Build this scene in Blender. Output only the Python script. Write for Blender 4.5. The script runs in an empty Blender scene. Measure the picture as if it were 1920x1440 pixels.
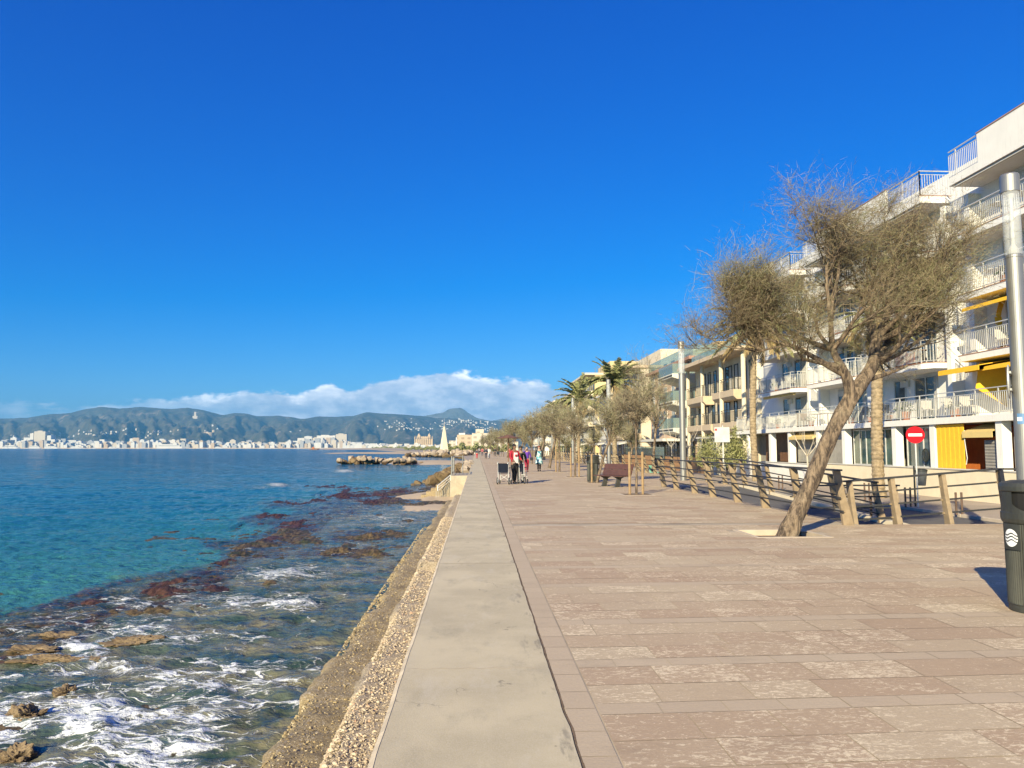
import bpy, bmesh, math, random
import numpy as np
from mathutils import Vector, Matrix, Euler
R = math.radians
random.seed(7)
scene = bpy.context.scene
COL = scene.collection
# ------------------------------------------------------------------ camera
CAMZ = 1.6; FPX = 1442.0
PITCH = math.atan(120 / FPX); YAW = math.atan(66 / FPX * math.cos(PITCH))
cam_d = bpy.data.cameras.new("camera"); cam = bpy.data.objects.new("camera", cam_d); COL.objects.link(cam)
cam.location = (0, 0, CAMZ); cam.rotation_euler = (math.pi / 2 + PITCH, 0, -YAW)
cam_d.sensor_width = 36; cam_d.lens = FPX / 1920 * 36; cam_d.clip_start = 0.05; cam_d.clip_end = 60000
scene.camera = cam
scene.render.resolution_x = 1024; scene.render.resolution_y = 768
ROT = Euler((math.pi / 2 + PITCH, 0, -YAW)).to_matrix()
def ray(px, py): return ROT @ Vector(((px - 960) / FPX, (720 - py) / FPX, -1))
def G(px, py, z=0.0):                      # where the sight line meets the level z
    d = ray(px, py); t = (z - CAMZ) / d.z; return (d.x * t, d.y * t)
def PY(px, py, Y):                         # where it meets the upright plane y = Y
    d = ray(px, py); t = Y / d.y; return (d.x * t, Y, CAMZ + d.z * t)
# ------------------------------------------------------------------ sun, sky, exposure
SUN_EL = R(24.0); SUN_AZ = R(208.0)        # clockwise from +Y
sd = Vector((math.sin(SUN_AZ) * math.cos(SUN_EL), math.cos(SUN_AZ) * math.cos(SUN_EL), math.sin(SUN_EL)))
sl = bpy.data.lights.new("sun", 'SUN'); sun = bpy.data.objects.new("sun", sl); COL.objects.link(sun)
sl.energy = 5.0; sl.angle = R(0.5); sl.color = (1.0, 0.865, 0.575)
sun.rotation_euler = (-sd).to_track_quat('-Z', 'Y').to_euler(); sun.location = (-20, -30, 30)
world = bpy.data.worlds.new("World"); scene.world = world; world.use_nodes = True
wt = world.node_tree; wt.nodes.clear()
class N:
    """tiny node-graph helper"""
    def __init__(s, tree): s.t = tree
    def n(s, typ, **kw):
        nd = s.t.nodes.new(typ)
        for k, v in kw.items(): setattr(nd, k, v)
        return nd
    def link(s, a, b): s.t.links.new(a, b)
    def inp(s, node, key, val):
        if val is None: return
        if isinstance(val, bpy.types.NodeSocket): s.link(val, node.inputs[key])
        else: node.inputs[key].default_value = val
    def math(s, op, a, b=None, c=None, clamp=False):
        nd = s.n('ShaderNodeMath', operation=op, use_clamp=clamp)
        s.inp(nd, 0, a); s.inp(nd, 1, b); s.inp(nd, 2, c); return nd.outputs[0]
    def mix(s, fac, a, b, mode='MIX'):
        nd = s.n('ShaderNodeMix', data_type='RGBA', blend_type=mode)
        s.inp(nd, 0, fac)
        for k, v in ((6, a), (7, b)):
            s.inp(nd, k, (*v, 1) if isinstance(v, tuple) and len(v) == 3 else v)
        return nd.outputs[2]
    def noise(s, vec, scale, detail=4, rough=.55, dist=0, dim='3D'):
        nd = s.n('ShaderNodeTexNoise', noise_dimensions=dim); s.inp(nd, 'Vector', vec)
        nd.inputs['Scale'].default_value = scale; nd.inputs['Detail'].default_value = detail
        nd.inputs['Roughness'].default_value = rough; nd.inputs['Distortion'].default_value = dist
        return nd.outputs['Fac']
    def vor(s, vec, scale, feat='F1', out='Distance', rand=1):
        nd = s.n('ShaderNodeTexVoronoi', feature=feat); s.inp(nd, 'Vector', vec)
        nd.inputs['Scale'].default_value = scale; nd.inputs['Randomness'].default_value = rand
        return nd.outputs[out]
    def ss(s, v, a, b):
        nd = s.n('ShaderNodeMapRange', interpolation_type='SMOOTHSTEP'); s.inp(nd, 0, v)
        s.inp(nd, 1, a); s.inp(nd, 2, b); nd.inputs[3].default_value = 0; nd.inputs[4].default_value = 1
        return nd.outputs[0]
    def ramp(s, v, pts):
        nd = s.n('ShaderNodeValToRGB'); s.inp(nd, 0, v); e = nd.color_ramp.elements
        while len(e) < len(pts): e.new(.5)
        for el, (p, c) in zip(e, pts): el.position = p; el.color = (*c, 1)
        return nd.outputs[0]
    def mapping(s, vec, scale=(1, 1, 1), rot=(0, 0, 0), loc=(0, 0, 0)):
        nd = s.n('ShaderNodeMapping'); s.inp(nd, 0, vec)
        nd.inputs['Scale'].default_value = scale; nd.inputs['Rotation'].default_value = rot; nd.inputs['Location'].default_value = loc
        return nd.outputs[0]
    def attr(s, name, out='Fac'): return s.n('ShaderNodeAttribute', attribute_name=name).outputs[out]
w = N(wt)
sky = w.n('ShaderNodeTexSky', sky_type='NISHITA', sun_disc=False)
sky.sun_elevation = SUN_EL; sky.sun_rotation = SUN_AZ; sky.altitude = 0; sky.air_density = 1.0; sky.dust_density = 0.3; sky.ozone_density = 2.5
tc = w.n('ShaderNodeTexCoord').outputs['Generated']
sx = w.n('ShaderNodeSeparateXYZ'); w.link(tc, sx.inputs[0])
ysafe = w.math('MAXIMUM', sx.outputs[1], 0.02)
u = w.math('DIVIDE', sx.outputs[0], ysafe); v = w.math('DIVIDE', sx.outputs[2], ysafe)
hs = w.n('ShaderNodeHueSaturation'); hs.inputs['Saturation'].default_value = 1.25; hs.inputs['Value'].default_value = 1.0
w.link(sky.outputs[0], hs.inputs['Color'])
gm = w.n('ShaderNodeGamma'); gm.inputs[1].default_value = 1.35        # deep polarised blue of the upper sky
w.link(w.mix(1.0, hs.outputs[0], (0.22, 0.22, 0.22), 'MULTIPLY'), gm.inputs[0])
grade0 = w.mix(1.0, gm.outputs[0], (1.3, 3.3, 5.2), 'MULTIPLY')
gsep = w.n('ShaderNodeSeparateColor'); w.link(grade0, gsep.inputs[0]); gcmb = w.n('ShaderNodeCombineColor')
w.link(w.math('MINIMUM', w.math('MAXIMUM', w.math('MULTIPLY', w.math('SUBTRACT', gsep.outputs[0], .36), 1.4), .004), 1.9), gcmb.inputs[0])
w.link(w.math('MULTIPLY', w.math('POWER', gsep.outputs[1], .80), 1.22), gcmb.inputs[1])
w.link(w.math('MULTIPLY', w.math('POWER', gsep.outputs[2], .52), 2.88), gcmb.inputs[2])
grade = gcmb.outputs[0]
# cloud bank low over the far hills: its top edge as a height over azimuth
def UV(px, py): return ((px - 894) / FPX, (840 - py) / FPX)
fc = w.n('ShaderNodeFloatCurve'); un = w.math('MULTIPLY_ADD', u, 1 / 1.6, 0.5); w.link(un, fc.inputs['Value'])
prof = [(-400, 800), (0, 752), (150, 757), (260, 752), (350, 745), (430, 738), (520, 731), (570, 736), (620, 724), (650, 733), (700, 716), (760, 706), (800, 701), (840, 692), (880, 698), (930, 707), (990, 713), (1060, 722), (1150, 735), (1300, 760), (1700, 800)]
cv = fc.mapping.curves[0]
pts = [(UV(p, q)[0] / 1.6 + .5, UV(p, q)[1] * 5) for p, q in prof]
cv.points[0].location = (0, .1); cv.points[1].location = (1, .1)
for p in pts: cv.points.new(min(max(p[0], .001), .999), p[1])
fc.mapping.update()
topv = w.math('DIVIDE', fc.outputs[0], 5)
cuv = w.n('ShaderNodeCombineXYZ'); w.link(u, cuv.inputs[0]); w.link(w.math('MULTIPLY', v, 2.1), cuv.inputs[1])
nz = w.noise(cuv.outputs[0], 22, 7, .58); nz2 = w.noise(cuv.outputs[0], 9, 5, .6); nz3 = w.noise(w.mapping(cuv.outputs[0], (1, 2.2, 1), loc=(3, 0, 0)), 14, 6, .6)
edge = w.math('ADD', topv, w.math('MULTIPLY', w.math('SUBTRACT', nz, .5), .042))
below = w.math('SUBTRACT', edge, v)
m = w.ss(below, -.001, 0.006)
thin = w.ss(w.math('ADD', u, w.math('MULTIPLY', nz2, .25)), -.36, -.12)     # left part is only thin veil
wisps = w.ss(nz3, .34, .62)
m2 = w.math('MULTIPLY', m, w.math('ADD', w.math('MULTIPLY', w.math('MULTIPLY', wisps, .5), w.math('SUBTRACT', 1.0, thin)), w.math('MULTIPLY', thin, .97), None, True))
rim = w.ss(w.math('ADD', below, w.math('MULTIPLY', w.math('SUBTRACT', nz3, .5), .03)), .002, .020)
rim_on = w.ss(nz2, .44, .60)
puff = w.ss(nz, .38, .66)
body = w.mix(puff, (0.27, 0.38, 0.55), (0.52, 0.60, 0.72))
ccol = w.mix(w.math('MULTIPLY', w.math('SUBTRACT', 1.0, rim), w.math('MULTIPLY_ADD', rim_on, 1.0, .12)), body, (0.92, 0.94, 0.98))
# lamp of clouds: converted back to the sky's physical scale (background strength below)
SKYS = 0.06
cscaled = w.mix(1.0, ccol, (1 / SKYS * .92,) * 3, 'MULTIPLY')
final = w.mix(m2, grade, cscaled)
bg = w.n('ShaderNodeBackground'); bg.inputs['Strength'].default_value = SKYS
w.link(final, bg.inputs['Color'])
out = w.n('ShaderNodeOutputWorld'); w.link(bg.outputs[0], out.inputs['Surface'])
scene.view_settings.view_transform = 'Standard'; scene.view_settings.look = 'None'
scene.view_settings.gamma = 1; scene.view_settings.use_curve_mapping = False
scene.view_settings.exposure = 0.85
scene.cycles.max_bounces = 6; scene.cycles.diffuse_bounces = 3; scene.cycles.glossy_bounces = 3; scene.cycles.transmission_bounces = 5
scene.cycles.transparent_max_bounces = 12; scene.cycles.caustics_reflective = False; scene.cycles.caustics_refractive = False
scene.cycles.use_denoising = True; scene.cycles.volume_bounces = 0; scene.cycles.volume_step_rate = 10

# ------------------------------------------------------------------ numpy noise
def perlin(x, y, seed=0):
    rs = np.random.RandomState(seed); perm = rs.permutation(256); perm = np.concatenate([perm, perm])
    ang = rs.rand(256) * 2 * np.pi; gx, gy = np.cos(ang), np.sin(ang)
    xi = np.floor(x).astype(int); yi = np.floor(y).astype(int); xf = x - xi; yf = y - yi
    f = lambda t: t * t * t * (t * (t * 6 - 15) + 10)
    uu, vv = f(xf), f(yf)
    def g(i, j):
        h = perm[perm[(xi + i) & 255] + ((yi + j) & 255)]; return gx[h] * (xf - i) + gy[h] * (yf - j)
    return ((g(0, 0) * (1 - uu) + g(1, 0) * uu) * (1 - vv) + (g(0, 1) * (1 - uu) + g(1, 1) * uu) * vv) * 1.5
def fbm(x, y, o=4, seed=0, lac=2.03, gain=.5):
    a = 1; s = 0; t = 0
    for i in range(o): s = s + a * perlin(x, y, seed + i); t += a; x = x * lac; y = y * lac; a *= gain
    return s / t

# ------------------------------------------------------------------ materials
def newmat(name):
    m = bpy.data.materials.new(name); m.use_nodes = True
    b = m.node_tree.nodes['Principled BSDF']; return m, N(m.node_tree), b
def mat(name, c, rough=.7, metal=0, var=.12, vscale=3, c2=None, bump=0, bscale=30, spec=.5, streak=0, dirt=0, coat=0):
    m, n, b = newmat(name)
    tcx = n.n('ShaderNodeTexCoord').outputs['Object']
    f = n.noise(tcx, vscale, 6, .6)
    f = n.ss(f, .3, .7)
    c2 = c2 or tuple(min(1, x * (1 - 2 * var)) for x in c)
    col = n.mix(f, c, c2)
    if streak:
        f2 = n.noise(n.mapping(tcx, (3, 3, .35)), 4, 5, .65)
        col = n.mix(n.math('MULTIPLY', n.ss(f2, .5, .75), streak), col, tuple(x * .55 for x in c))
    if dirt:
        f3 = n.noise(tcx, 17, 5, .7)
        col = n.mix(n.math('MULTIPLY', n.ss(f3, .52, .7), dirt), col, tuple(x * .45 for x in c))
    n.link(col, b.inputs['Base Color']); b.inputs['Roughness'].default_value = rough; b.inputs['Metallic'].default_value = metal
    b.inputs['Specular IOR Level'].default_value = spec
    if bump:
        bp = n.n('ShaderNodeBump'); bp.inputs['Strength'].default_value = bump; bp.inputs['Distance'].default_value = .02
        n.link(n.noise(tcx, bscale, 6, .65), bp.inputs['Height']); n.link(bp.outputs[0], b.inputs['Normal'])
    if coat: b.inputs['Coat Weight'].default_value = coat
    return m
M = {}
M['white'] = mat('white_render', (.80, .78, .73), .75, var=.035, vscale=1.2, bump=.15, bscale=40, streak=.28)
M['white2'] = mat('offwhite_render', (.62, .60, .54), .8, var=.05, vscale=1, bump=.15, streak=.15)
M['cream'] = mat('cream_render', (.66, .58, .44), .8, var=.05, vscale=1, bump=.15, streak=.12)
M['creamwall'] = mat('cream_wall', (.78, .68, .49), .8, var=.05, vscale=2, bump=.2, streak=.08)
M['yellowrender'] = mat('yellow_render', (.60, .47, .25), .8, var=.05, bump=.1)
M['peach'] = mat('peach_render', (.55, .44, .31), .8, var=.05, bump=.1, streak=.1)
M['steelrail'] = mat('galvanised_rail', (.62, .62, .60), .45, .35, var=.08)
M['darkrail'] = mat('dark_rail', (.05, .05, .05), .5, .3)
M['tile'] = mat('terracotta_edge', (.42, .24, .17), .8, var=.1)
M['yellow'] = mat('yellow_canvas', (.85, .50, .03), .85, var=.05, vscale=6, bump=.2, bscale=12)
M['paleyellow'] = mat('pale_yellow_canvas', (.66, .50, .20), .85, var=.05)
M['orange'] = mat('orange_wall', (.55, .16, .03), .85, var=.1)
M['terracotta'] = mat('terracotta', (.52, .19, .08), .8, var=.1)
M['cloth_white'] = mat('white_awning_cloth', (.55, .53, .49), .85, var=.05)
M['dark'] = mat('dark_interior', (.035, .033, .03), .8)
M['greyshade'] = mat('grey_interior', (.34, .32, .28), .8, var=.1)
M['brown'] = mat('brown_wood_interior', (.20, .10, .05), .6, var=.2)
M['fence_wood'] = mat('orange_wood', (.42, .24, .11), .75, var=.2, vscale=4)
M['pvc'] = mat('pvc_frame', (.60, .60, .58), .4)
M['blackframe'] = mat('black_frame', (.03, .035, .035), .6, spec=.3)
M['navyseat'] = mat('navy_nylon', (.012, .016, .03), .9, spec=.15)
M['steel'] = mat('brushed_steel', (.30, .30, .29), .45, .65, var=.06, vscale=2)
M['asphalt'] = mat('asphalt', (.13, .125, .12), .9, var=.12, vscale=.6, bump=.3, bscale=90, dirt=.2)
M['sidewalk'] = mat('sidewalk', (.40, .33, .26), .9, var=.1, vscale=.8, bump=.2, dirt=.2)
M['sand'] = mat('sand', (.52, .41, .28), .95, var=.1, vscale=.3, bump=.2)
M['soil'] = mat('soil', (.22, .15, .09), .95, var=.2, vscale=8, bump=.6, bscale=40)
M['kerb'] = mat('kerb_stone', (.52, .44, .34), .85, var=.08, vscale=3, bump=.2)
M['stake'] = mat('wood_stake', (.34, .23, .12), .8, var=.15, vscale=8)
M['binmetal'] = mat('bin_metal', (.060, .063, .055), .5, .25, var=.2, dirt=.3, streak=.35)
M['black'] = mat('hollow_shade_black', (.006, .006, .006), .8)
M['emblem'] = mat('white_emblem', (.82, .84, .84), .5, var=.02)
M['redsign'] = mat('red_reflective', (.62, .008, .018), .75, var=.03, spec=.15)
M['whitesign'] = mat('white_reflective', (.85, .85, .85), .4, var=.02)
M['greysign'] = mat('grey_sign_back', (.50, .51, .50), .5, .3, var=.1)
M['benchred'] = mat('red_brown_slats', (.10, .048, .034), .45, var=.12, vscale=5)
M['benchgrey'] = mat('cast_grey', (.09, .09, .085), .5, .3)
M['rust'] = mat('rusty_bollard', (.16, .10, .07), .6, .2, var=.2, vscale=5)
M['bark'] = mat('tamarisk_bark', (.34, .25, .17), .9, var=.25, vscale=6, bump=0)
M['palmbark'] = mat('palm_bark', (.36, .28, .18), .95, var=.25, vscale=6, bump=.8, bscale=25)
M['plant'] = mat('green_leaves', (.07, .11, .03), .6, var=.3, vscale=4)
M['white_bark'] = mat('pale_bark', (.55, .49, .40), .8, var=.15)
M['sandstone'] = mat('sandstone', (.62, .48, .30), .9, var=.1, vscale=.2)

# glass that mirrors the sky over dark rooms
def glassmat(name, c=(.03, .045, .05), rough=.04):
    m, n, b = newmat(name)
    tcx = n.n('ShaderNodeTexCoord').outputs['Object']
    f = n.ss(n.noise(tcx, 1.3, 3, .5), .35, .65)
    n.link(n.mix(f, c, tuple(x * 2.2 for x in c)), b.inputs['Base Color'])
    b.inputs['Roughness'].default_value = rough; b.inputs['IOR'].default_value = 1.7
    return m
M['glass'] = glassmat('window_glass')
M['glassgreen'] = glassmat('green_glass', (.04, .06, .045))
def railglass():
    m, n, b = newmat('balustrade_glass')
    tr = n.n('ShaderNodeBsdfTransparent'); tr.inputs[0].default_value = (.72, .84, .82, 1)
    b.inputs['Base Color'].default_value = (.30, .38, .37, 1); b.inputs['Roughness'].default_value = .05
    ms = n.n('ShaderNodeMixShader'); ms.inputs[0].default_value = .45
    n.link(tr.outputs[0], ms.inputs[1]); n.link(b.outputs[0], ms.inputs[2])
    n.link(ms.outputs[0], m.node_tree.nodes['Material Output'].inputs['Surface']); return m
M['railglass'] = railglass()
def lampglass():
    m, n, b = newmat('lamp_glass')
    tr = n.n('ShaderNodeBsdfTransparent'); tr.inputs[0].default_value = (.93, .95, .96, 1)
    b.inputs['Base Color'].default_value = (.75, .78, .8, 1); b.inputs['Roughness'].default_value = .03
    ms = n.n('ShaderNodeMixShader'); ms.inputs[0].default_value = .30
    n.link(tr.outputs[0], ms.inputs[1]); n.link(b.outputs[0], ms.inputs[2])
    n.link(ms.outputs[0], m.node_tree.nodes['Material Output'].inputs['Surface']); return m
M['lampglass'] = lampglass()

def brickmat():
    m, n, b = newmat('brick_facade')
    tcx = n.n('ShaderNodeTexCoord').outputs['Object']
    sxx = n.n('ShaderNodeSeparateXYZ'); n.link(tcx, sxx.inputs[0])
    cb = n.n('ShaderNodeCombineXYZ'); n.link(n.math('ADD', sxx.outputs[0], sxx.outputs[1]), cb.inputs[0]); n.link(sxx.outputs[2], cb.inputs[1])
    br = n.n('ShaderNodeTexBrick'); n.link(cb.outputs[0], br.inputs['Vector']); br.inputs['Scale'].default_value = 1.0
    br.inputs['Brick Width'].default_value = .5; br.inputs['Row Height'].default_value = .16; br.inputs['Mortar Size'].default_value = .015
    br.inputs['Color1'].default_value = (.62, .44, .28, 1); br.inputs['Color2'].default_value = (.52, .34, .21, 1); br.inputs['Mortar'].default_value = (.6, .5, .38, 1)
    n.link(br.outputs[0], b.inputs['Base Color']); b.inputs['Roughness'].default_value = .85; return m
M['brick'] = brickmat()

def pavemat(name, a, b2, streakcol, samt, along=(1.4, 9, 1)):
    """stone tile: per-tile tint, chiselled pale streaks, fine grain"""
    m, n, b = newmat(name)
    tcx = n.n('ShaderNodeTexCoord').outputs['Object']
    t = n.attr('tint')
    col = n.mix(t, a, b2)
    big = n.ss(n.noise(tcx, .35, 3, .5), .35, .65)
    col = n.mix(n.math('MULTIPLY', big, .30), col, tuple(x * .86 for x in a))
    vv = n.n('ShaderNodeVectorMath', operation='ADD'); n.link(tcx, vv.inputs[0])
    cb = n.n('ShaderNodeCombineXYZ'); n.link(n.math('MULTIPLY', t, 37.0), cb.inputs[2]); n.link(cb.outputs[0], vv.inputs[1])
    s1 = n.noise(n.mapping(vv.outputs[0], along), 5, 9, .78, .9)
    s2 = n.noise(vv.outputs[0], 2.2, 3, .5)
    thr = n.math('MULTIPLY_ADD', s2, -.20, n.math('MULTIPLY_ADD', n.attr('wear'), -.075, .675))
    f = n.ss(s1, thr, n.math('ADD', thr, .045))
    col = n.mix(n.math('MULTIPLY', f, samt), col, streakcol)
    g = n.noise(tcx, 60, 4, .7)
    col = n.mix(n.math('MULTIPLY', n.ss(g, .35, .65), .22), col, tuple(x * .6 for x in a))
    st = n.noise(n.mapping(tcx, (1, 1.6, 1), loc=(5, 2, 0)), 1.1, 5, .65)
    col = n.mix(n.math('MULTIPLY', n.ss(st, .56, .72), .28), col, tuple(x * .55 for x in a))
    n.link(col, b.inputs['Base Color']); b.inputs['Roughness'].default_value = .82
    bp = n.n('ShaderNodeBump'); bp.inputs['Strength'].default_value = .55; bp.inputs['Distance'].default_value = .006
    n.link(n.math('ADD', s1, n.math('MULTIPLY', g, .3)), bp.inputs['Height']); n.link(bp.outputs[0], b.inputs['Normal'])
    return m
M['paver'] = pavemat('textured_stone_tile', (.44, .315, .20), (.535, .43, .28), (.84, .71, .48), .75, (3.2, 6, 1))
M['paver_smooth'] = pavemat('smooth_stone_tile', (.54, .43, .29), (.49, .385, .26), (.55, .46, .38), .12)
M['grout'] = mat('grout', (.50, .42, .31), .95, var=.2, vscale=.8, dirt=.1)
def concretemat():
    m, n, b = newmat('sea_wall_concrete')
    tcx = n.n('ShaderNodeTexCoord').outputs['Object']
    f = n.noise(tcx, .9, 5, .6); col = n.mix(n.ss(f, .35, .65), (.56, .48, .31), (.44, .375, .24))
    f2 = n.noise(n.mapping(tcx, (1, .45, 1)), 2.2, 6, .7); col = n.mix(n.math('MULTIPLY', n.ss(f2, .5, .72), .6), col, (.32, .28, .19))
    f3 = n.noise(tcx, 120, 3, .7); col = n.mix(n.math('MULTIPLY', n.ss(f3, .42, .62), .30), col, (.60, .53, .42))
    f4 = n.vor(tcx, 55); col = n.mix(n.math('MULTIPLY', n.math('SUBTRACT', 1.0, n.ss(f4, .06, .16)), .35), col, (.22, .19, .15))
    f5 = n.noise(n.mapping(tcx, (2.2, .5, 1), loc=(1.3, 0, 0)), 3, 6, .7)
    sp = n.n('ShaderNodeSeparateXYZ'); n.link(tcx, sp.inputs[0])
    vc = n.n('ShaderNodeTexVoronoi', feature='DISTANCE_TO_EDGE'); wv_ = n.n('ShaderNodeVectorMath', operation='ADD'); n.link(tcx, wv_.inputs[0]); nn_ = n.n('ShaderNodeTexNoise'); nn_.inputs['Scale'].default_value = 3; nn_.inputs['Detail'].default_value = 6; n.link(tcx, nn_.inputs['Vector']); n.link(nn_.outputs['Color'], wv_.inputs[1]); n.link(wv_.outputs[0], vc.inputs['Vector']); vc.inputs['Scale'].default_value = .55
    hair = n.math('MULTIPLY', n.math('SUBTRACT', 1.0, n.ss(vc.outputs['Distance'], .0015, .006)), n.ss(n.noise(tcx, .7, 3, .5), .5, .58)); col = n.mix(n.math('MULTIPLY', hair, .6), col, (.14, .12, .09))
    sp2 = n.vor(tcx, 2.6); col = n.mix(n.math('MULTIPLY', n.math('SUBTRACT', 1.0, n.ss(sp2, .018, .030)), .65), col, (.12, .10, .08))
    f6 = n.noise(n.mapping(tcx, (1.5, .5, 1), loc=(0, 4, 0)), 1.4, 6, .75); col = n.mix(n.math('MULTIPLY', n.ss(f6, .52, .66), .35), col, (.58, .52, .40))
    nearj = n.ss(sp.outputs[0], .28, .5)
    col = n.mix(n.math('MULTIPLY', n.math('MULTIPLY', n.ss(f5, .56, .66), nearj), .55), col, (.17, .15, .12))
    n.link(col, b.inputs['Base Color']); b.inputs['Roughness'].default_value = .88
    bp = n.n('ShaderNodeBump'); bp.inputs['Strength'].default_value = .35; bp.inputs['Distance'].default_value = .006
    n.link(n.noise(tcx, 80, 5, .7), bp.inputs['Height']); n.link(bp.outputs[0], b.inputs['Normal']); return m
M['concrete'] = concretemat()
M['pale_edge'] = mat('pale_cement_edge', (.62, .52, .38), .9, var=.15, vscale=5, bump=.3)
def aggmat(name, a, b2, dark, wet):
    m, n, b = newmat(name)
    tcx = n.n('ShaderNodeTexCoord').outputs['Object']
    v1 = n.n('ShaderNodeTexVoronoi'); n.link(tcx, v1.inputs['Vector']); v1.inputs['Scale'].default_value = 75
    sep = n.n('ShaderNodeSeparateColor'); n.link(v1.outputs['Color'], sep.inputs[0])
    col = n.mix(sep.outputs[0], a, b2)
    col = n.mix(n.math('MULTIPLY', n.ss(sep.outputs[1], .84, .95), .7), col, (.60, .53, .42))
    col = n.mix(n.math('MULTIPLY', n.ss(v1.outputs['Distance'], .4, .8), .75), col, dark)
    vb = n.n('ShaderNodeTexVoronoi'); n.link(tcx, vb.inputs['Vector']); vb.inputs['Scale'].default_value = 26
    sb = n.n('ShaderNodeSeparateColor'); n.link(vb.outputs['Color'], sb.inputs[0])
    big = n.math('MULTIPLY', n.ss(sb.outputs[0], .72, .76), n.ss(vb.outputs['Distance'], .42, .36)); col = n.mix(n.math('MULTIPLY', big, .8), col, n.mix(sb.outputs[1], (.58, .50, .38), (.30, .23, .16)))
    lo = n.noise(tcx, 1.3, 6, .65); col = n.mix(n.math('MULTIPLY', n.ss(lo, .48, .68), wet), col, tuple(x * .38 for x in a))
    n2 = n.noise(tcx, 9, 5, .7); col = n.mix(n.math('MULTIPLY', n.ss(n2, .5, .7), .35), col, dark)
    n.link(col, b.inputs['Base Color']); b.inputs['Roughness'].default_value = .85
    bp = n.n('ShaderNodeBump'); bp.inputs['Strength'].default_value = 1; bp.inputs['Distance'].default_value = .014
    h = n.math('ADD', n.math('MULTIPLY', v1.outputs['Distance'], -.8), n.math('MULTIPLY', big, .8))
    n.link(n.math('ADD', n.math('MULTIPLY', h, .35), n.noise(tcx, 70, 5, .8)), bp.inputs['Height']); n.link(bp.outputs[0], b.inputs['Normal']); return m
M['agg'] = aggmat('exposed_aggregate', (.56, .46, .32), (.40, .32, .215), (.20, .15, .10), .35)
M['agglow'] = aggmat('algae_stained_shaded_aggregate', (.42, .325, .185), (.32, .245, .13), (.17, .125, .065), .75)
def rockmat(name, a, b2, c, waterline=None, scale=1.0):
    m, n, b = newmat(name)
    geo = n.n('ShaderNodeNewGeometry').outputs['Position']
    f = n.noise(geo, 1.1 * scale, 6, .65); col = n.mix(n.ss(f, .35, .65), a, b2)
    f2 = n.noise(geo, 6 * scale, 6, .7); col = n.mix(n.math('MULTIPLY', n.ss(f2, .48, .66), .6), col, c)
    if waterline is not None:
        sp = n.n('ShaderNodeSeparateXYZ'); n.link(geo, sp.inputs[0])
        zz = n.math('ADD', sp.outputs[2], n.math('MULTIPLY', n.math('SUBTRACT', f2, .5), .5))
        col = n.mix(n.ss(zz, waterline + .75, waterline + .25), col, (.085, .05, .02))
    n.link(col, b.inputs['Base Color']); b.inputs['Roughness'].default_value = .85
    bp = n.n('ShaderNodeBump'); bp.inputs['Strength'].default_value = .8; bp.inputs['Distance'].default_value = .06 / scale
    n.link(n.noise(geo, 5 * scale, 7, .7), bp.inputs['Height']); n.link(bp.outputs[0], b.inputs['Normal']); return m
SEA = -1.3
M['boulder'] = rockmat('pale_boulder', (.42, .35, .27), (.33, .26, .19), (.22, .17, .12), SEA + .1)
M['wetboulder'] = rockmat('seaweed_boulder', (.13, .085, .04), (.20, .14, .07), (.035, .026, .018))
M['reefrock'] = rockmat('reef_rock', (.15, .105, .055), (.24, .175, .10), (.035, .028, .02), None, 3)

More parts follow.
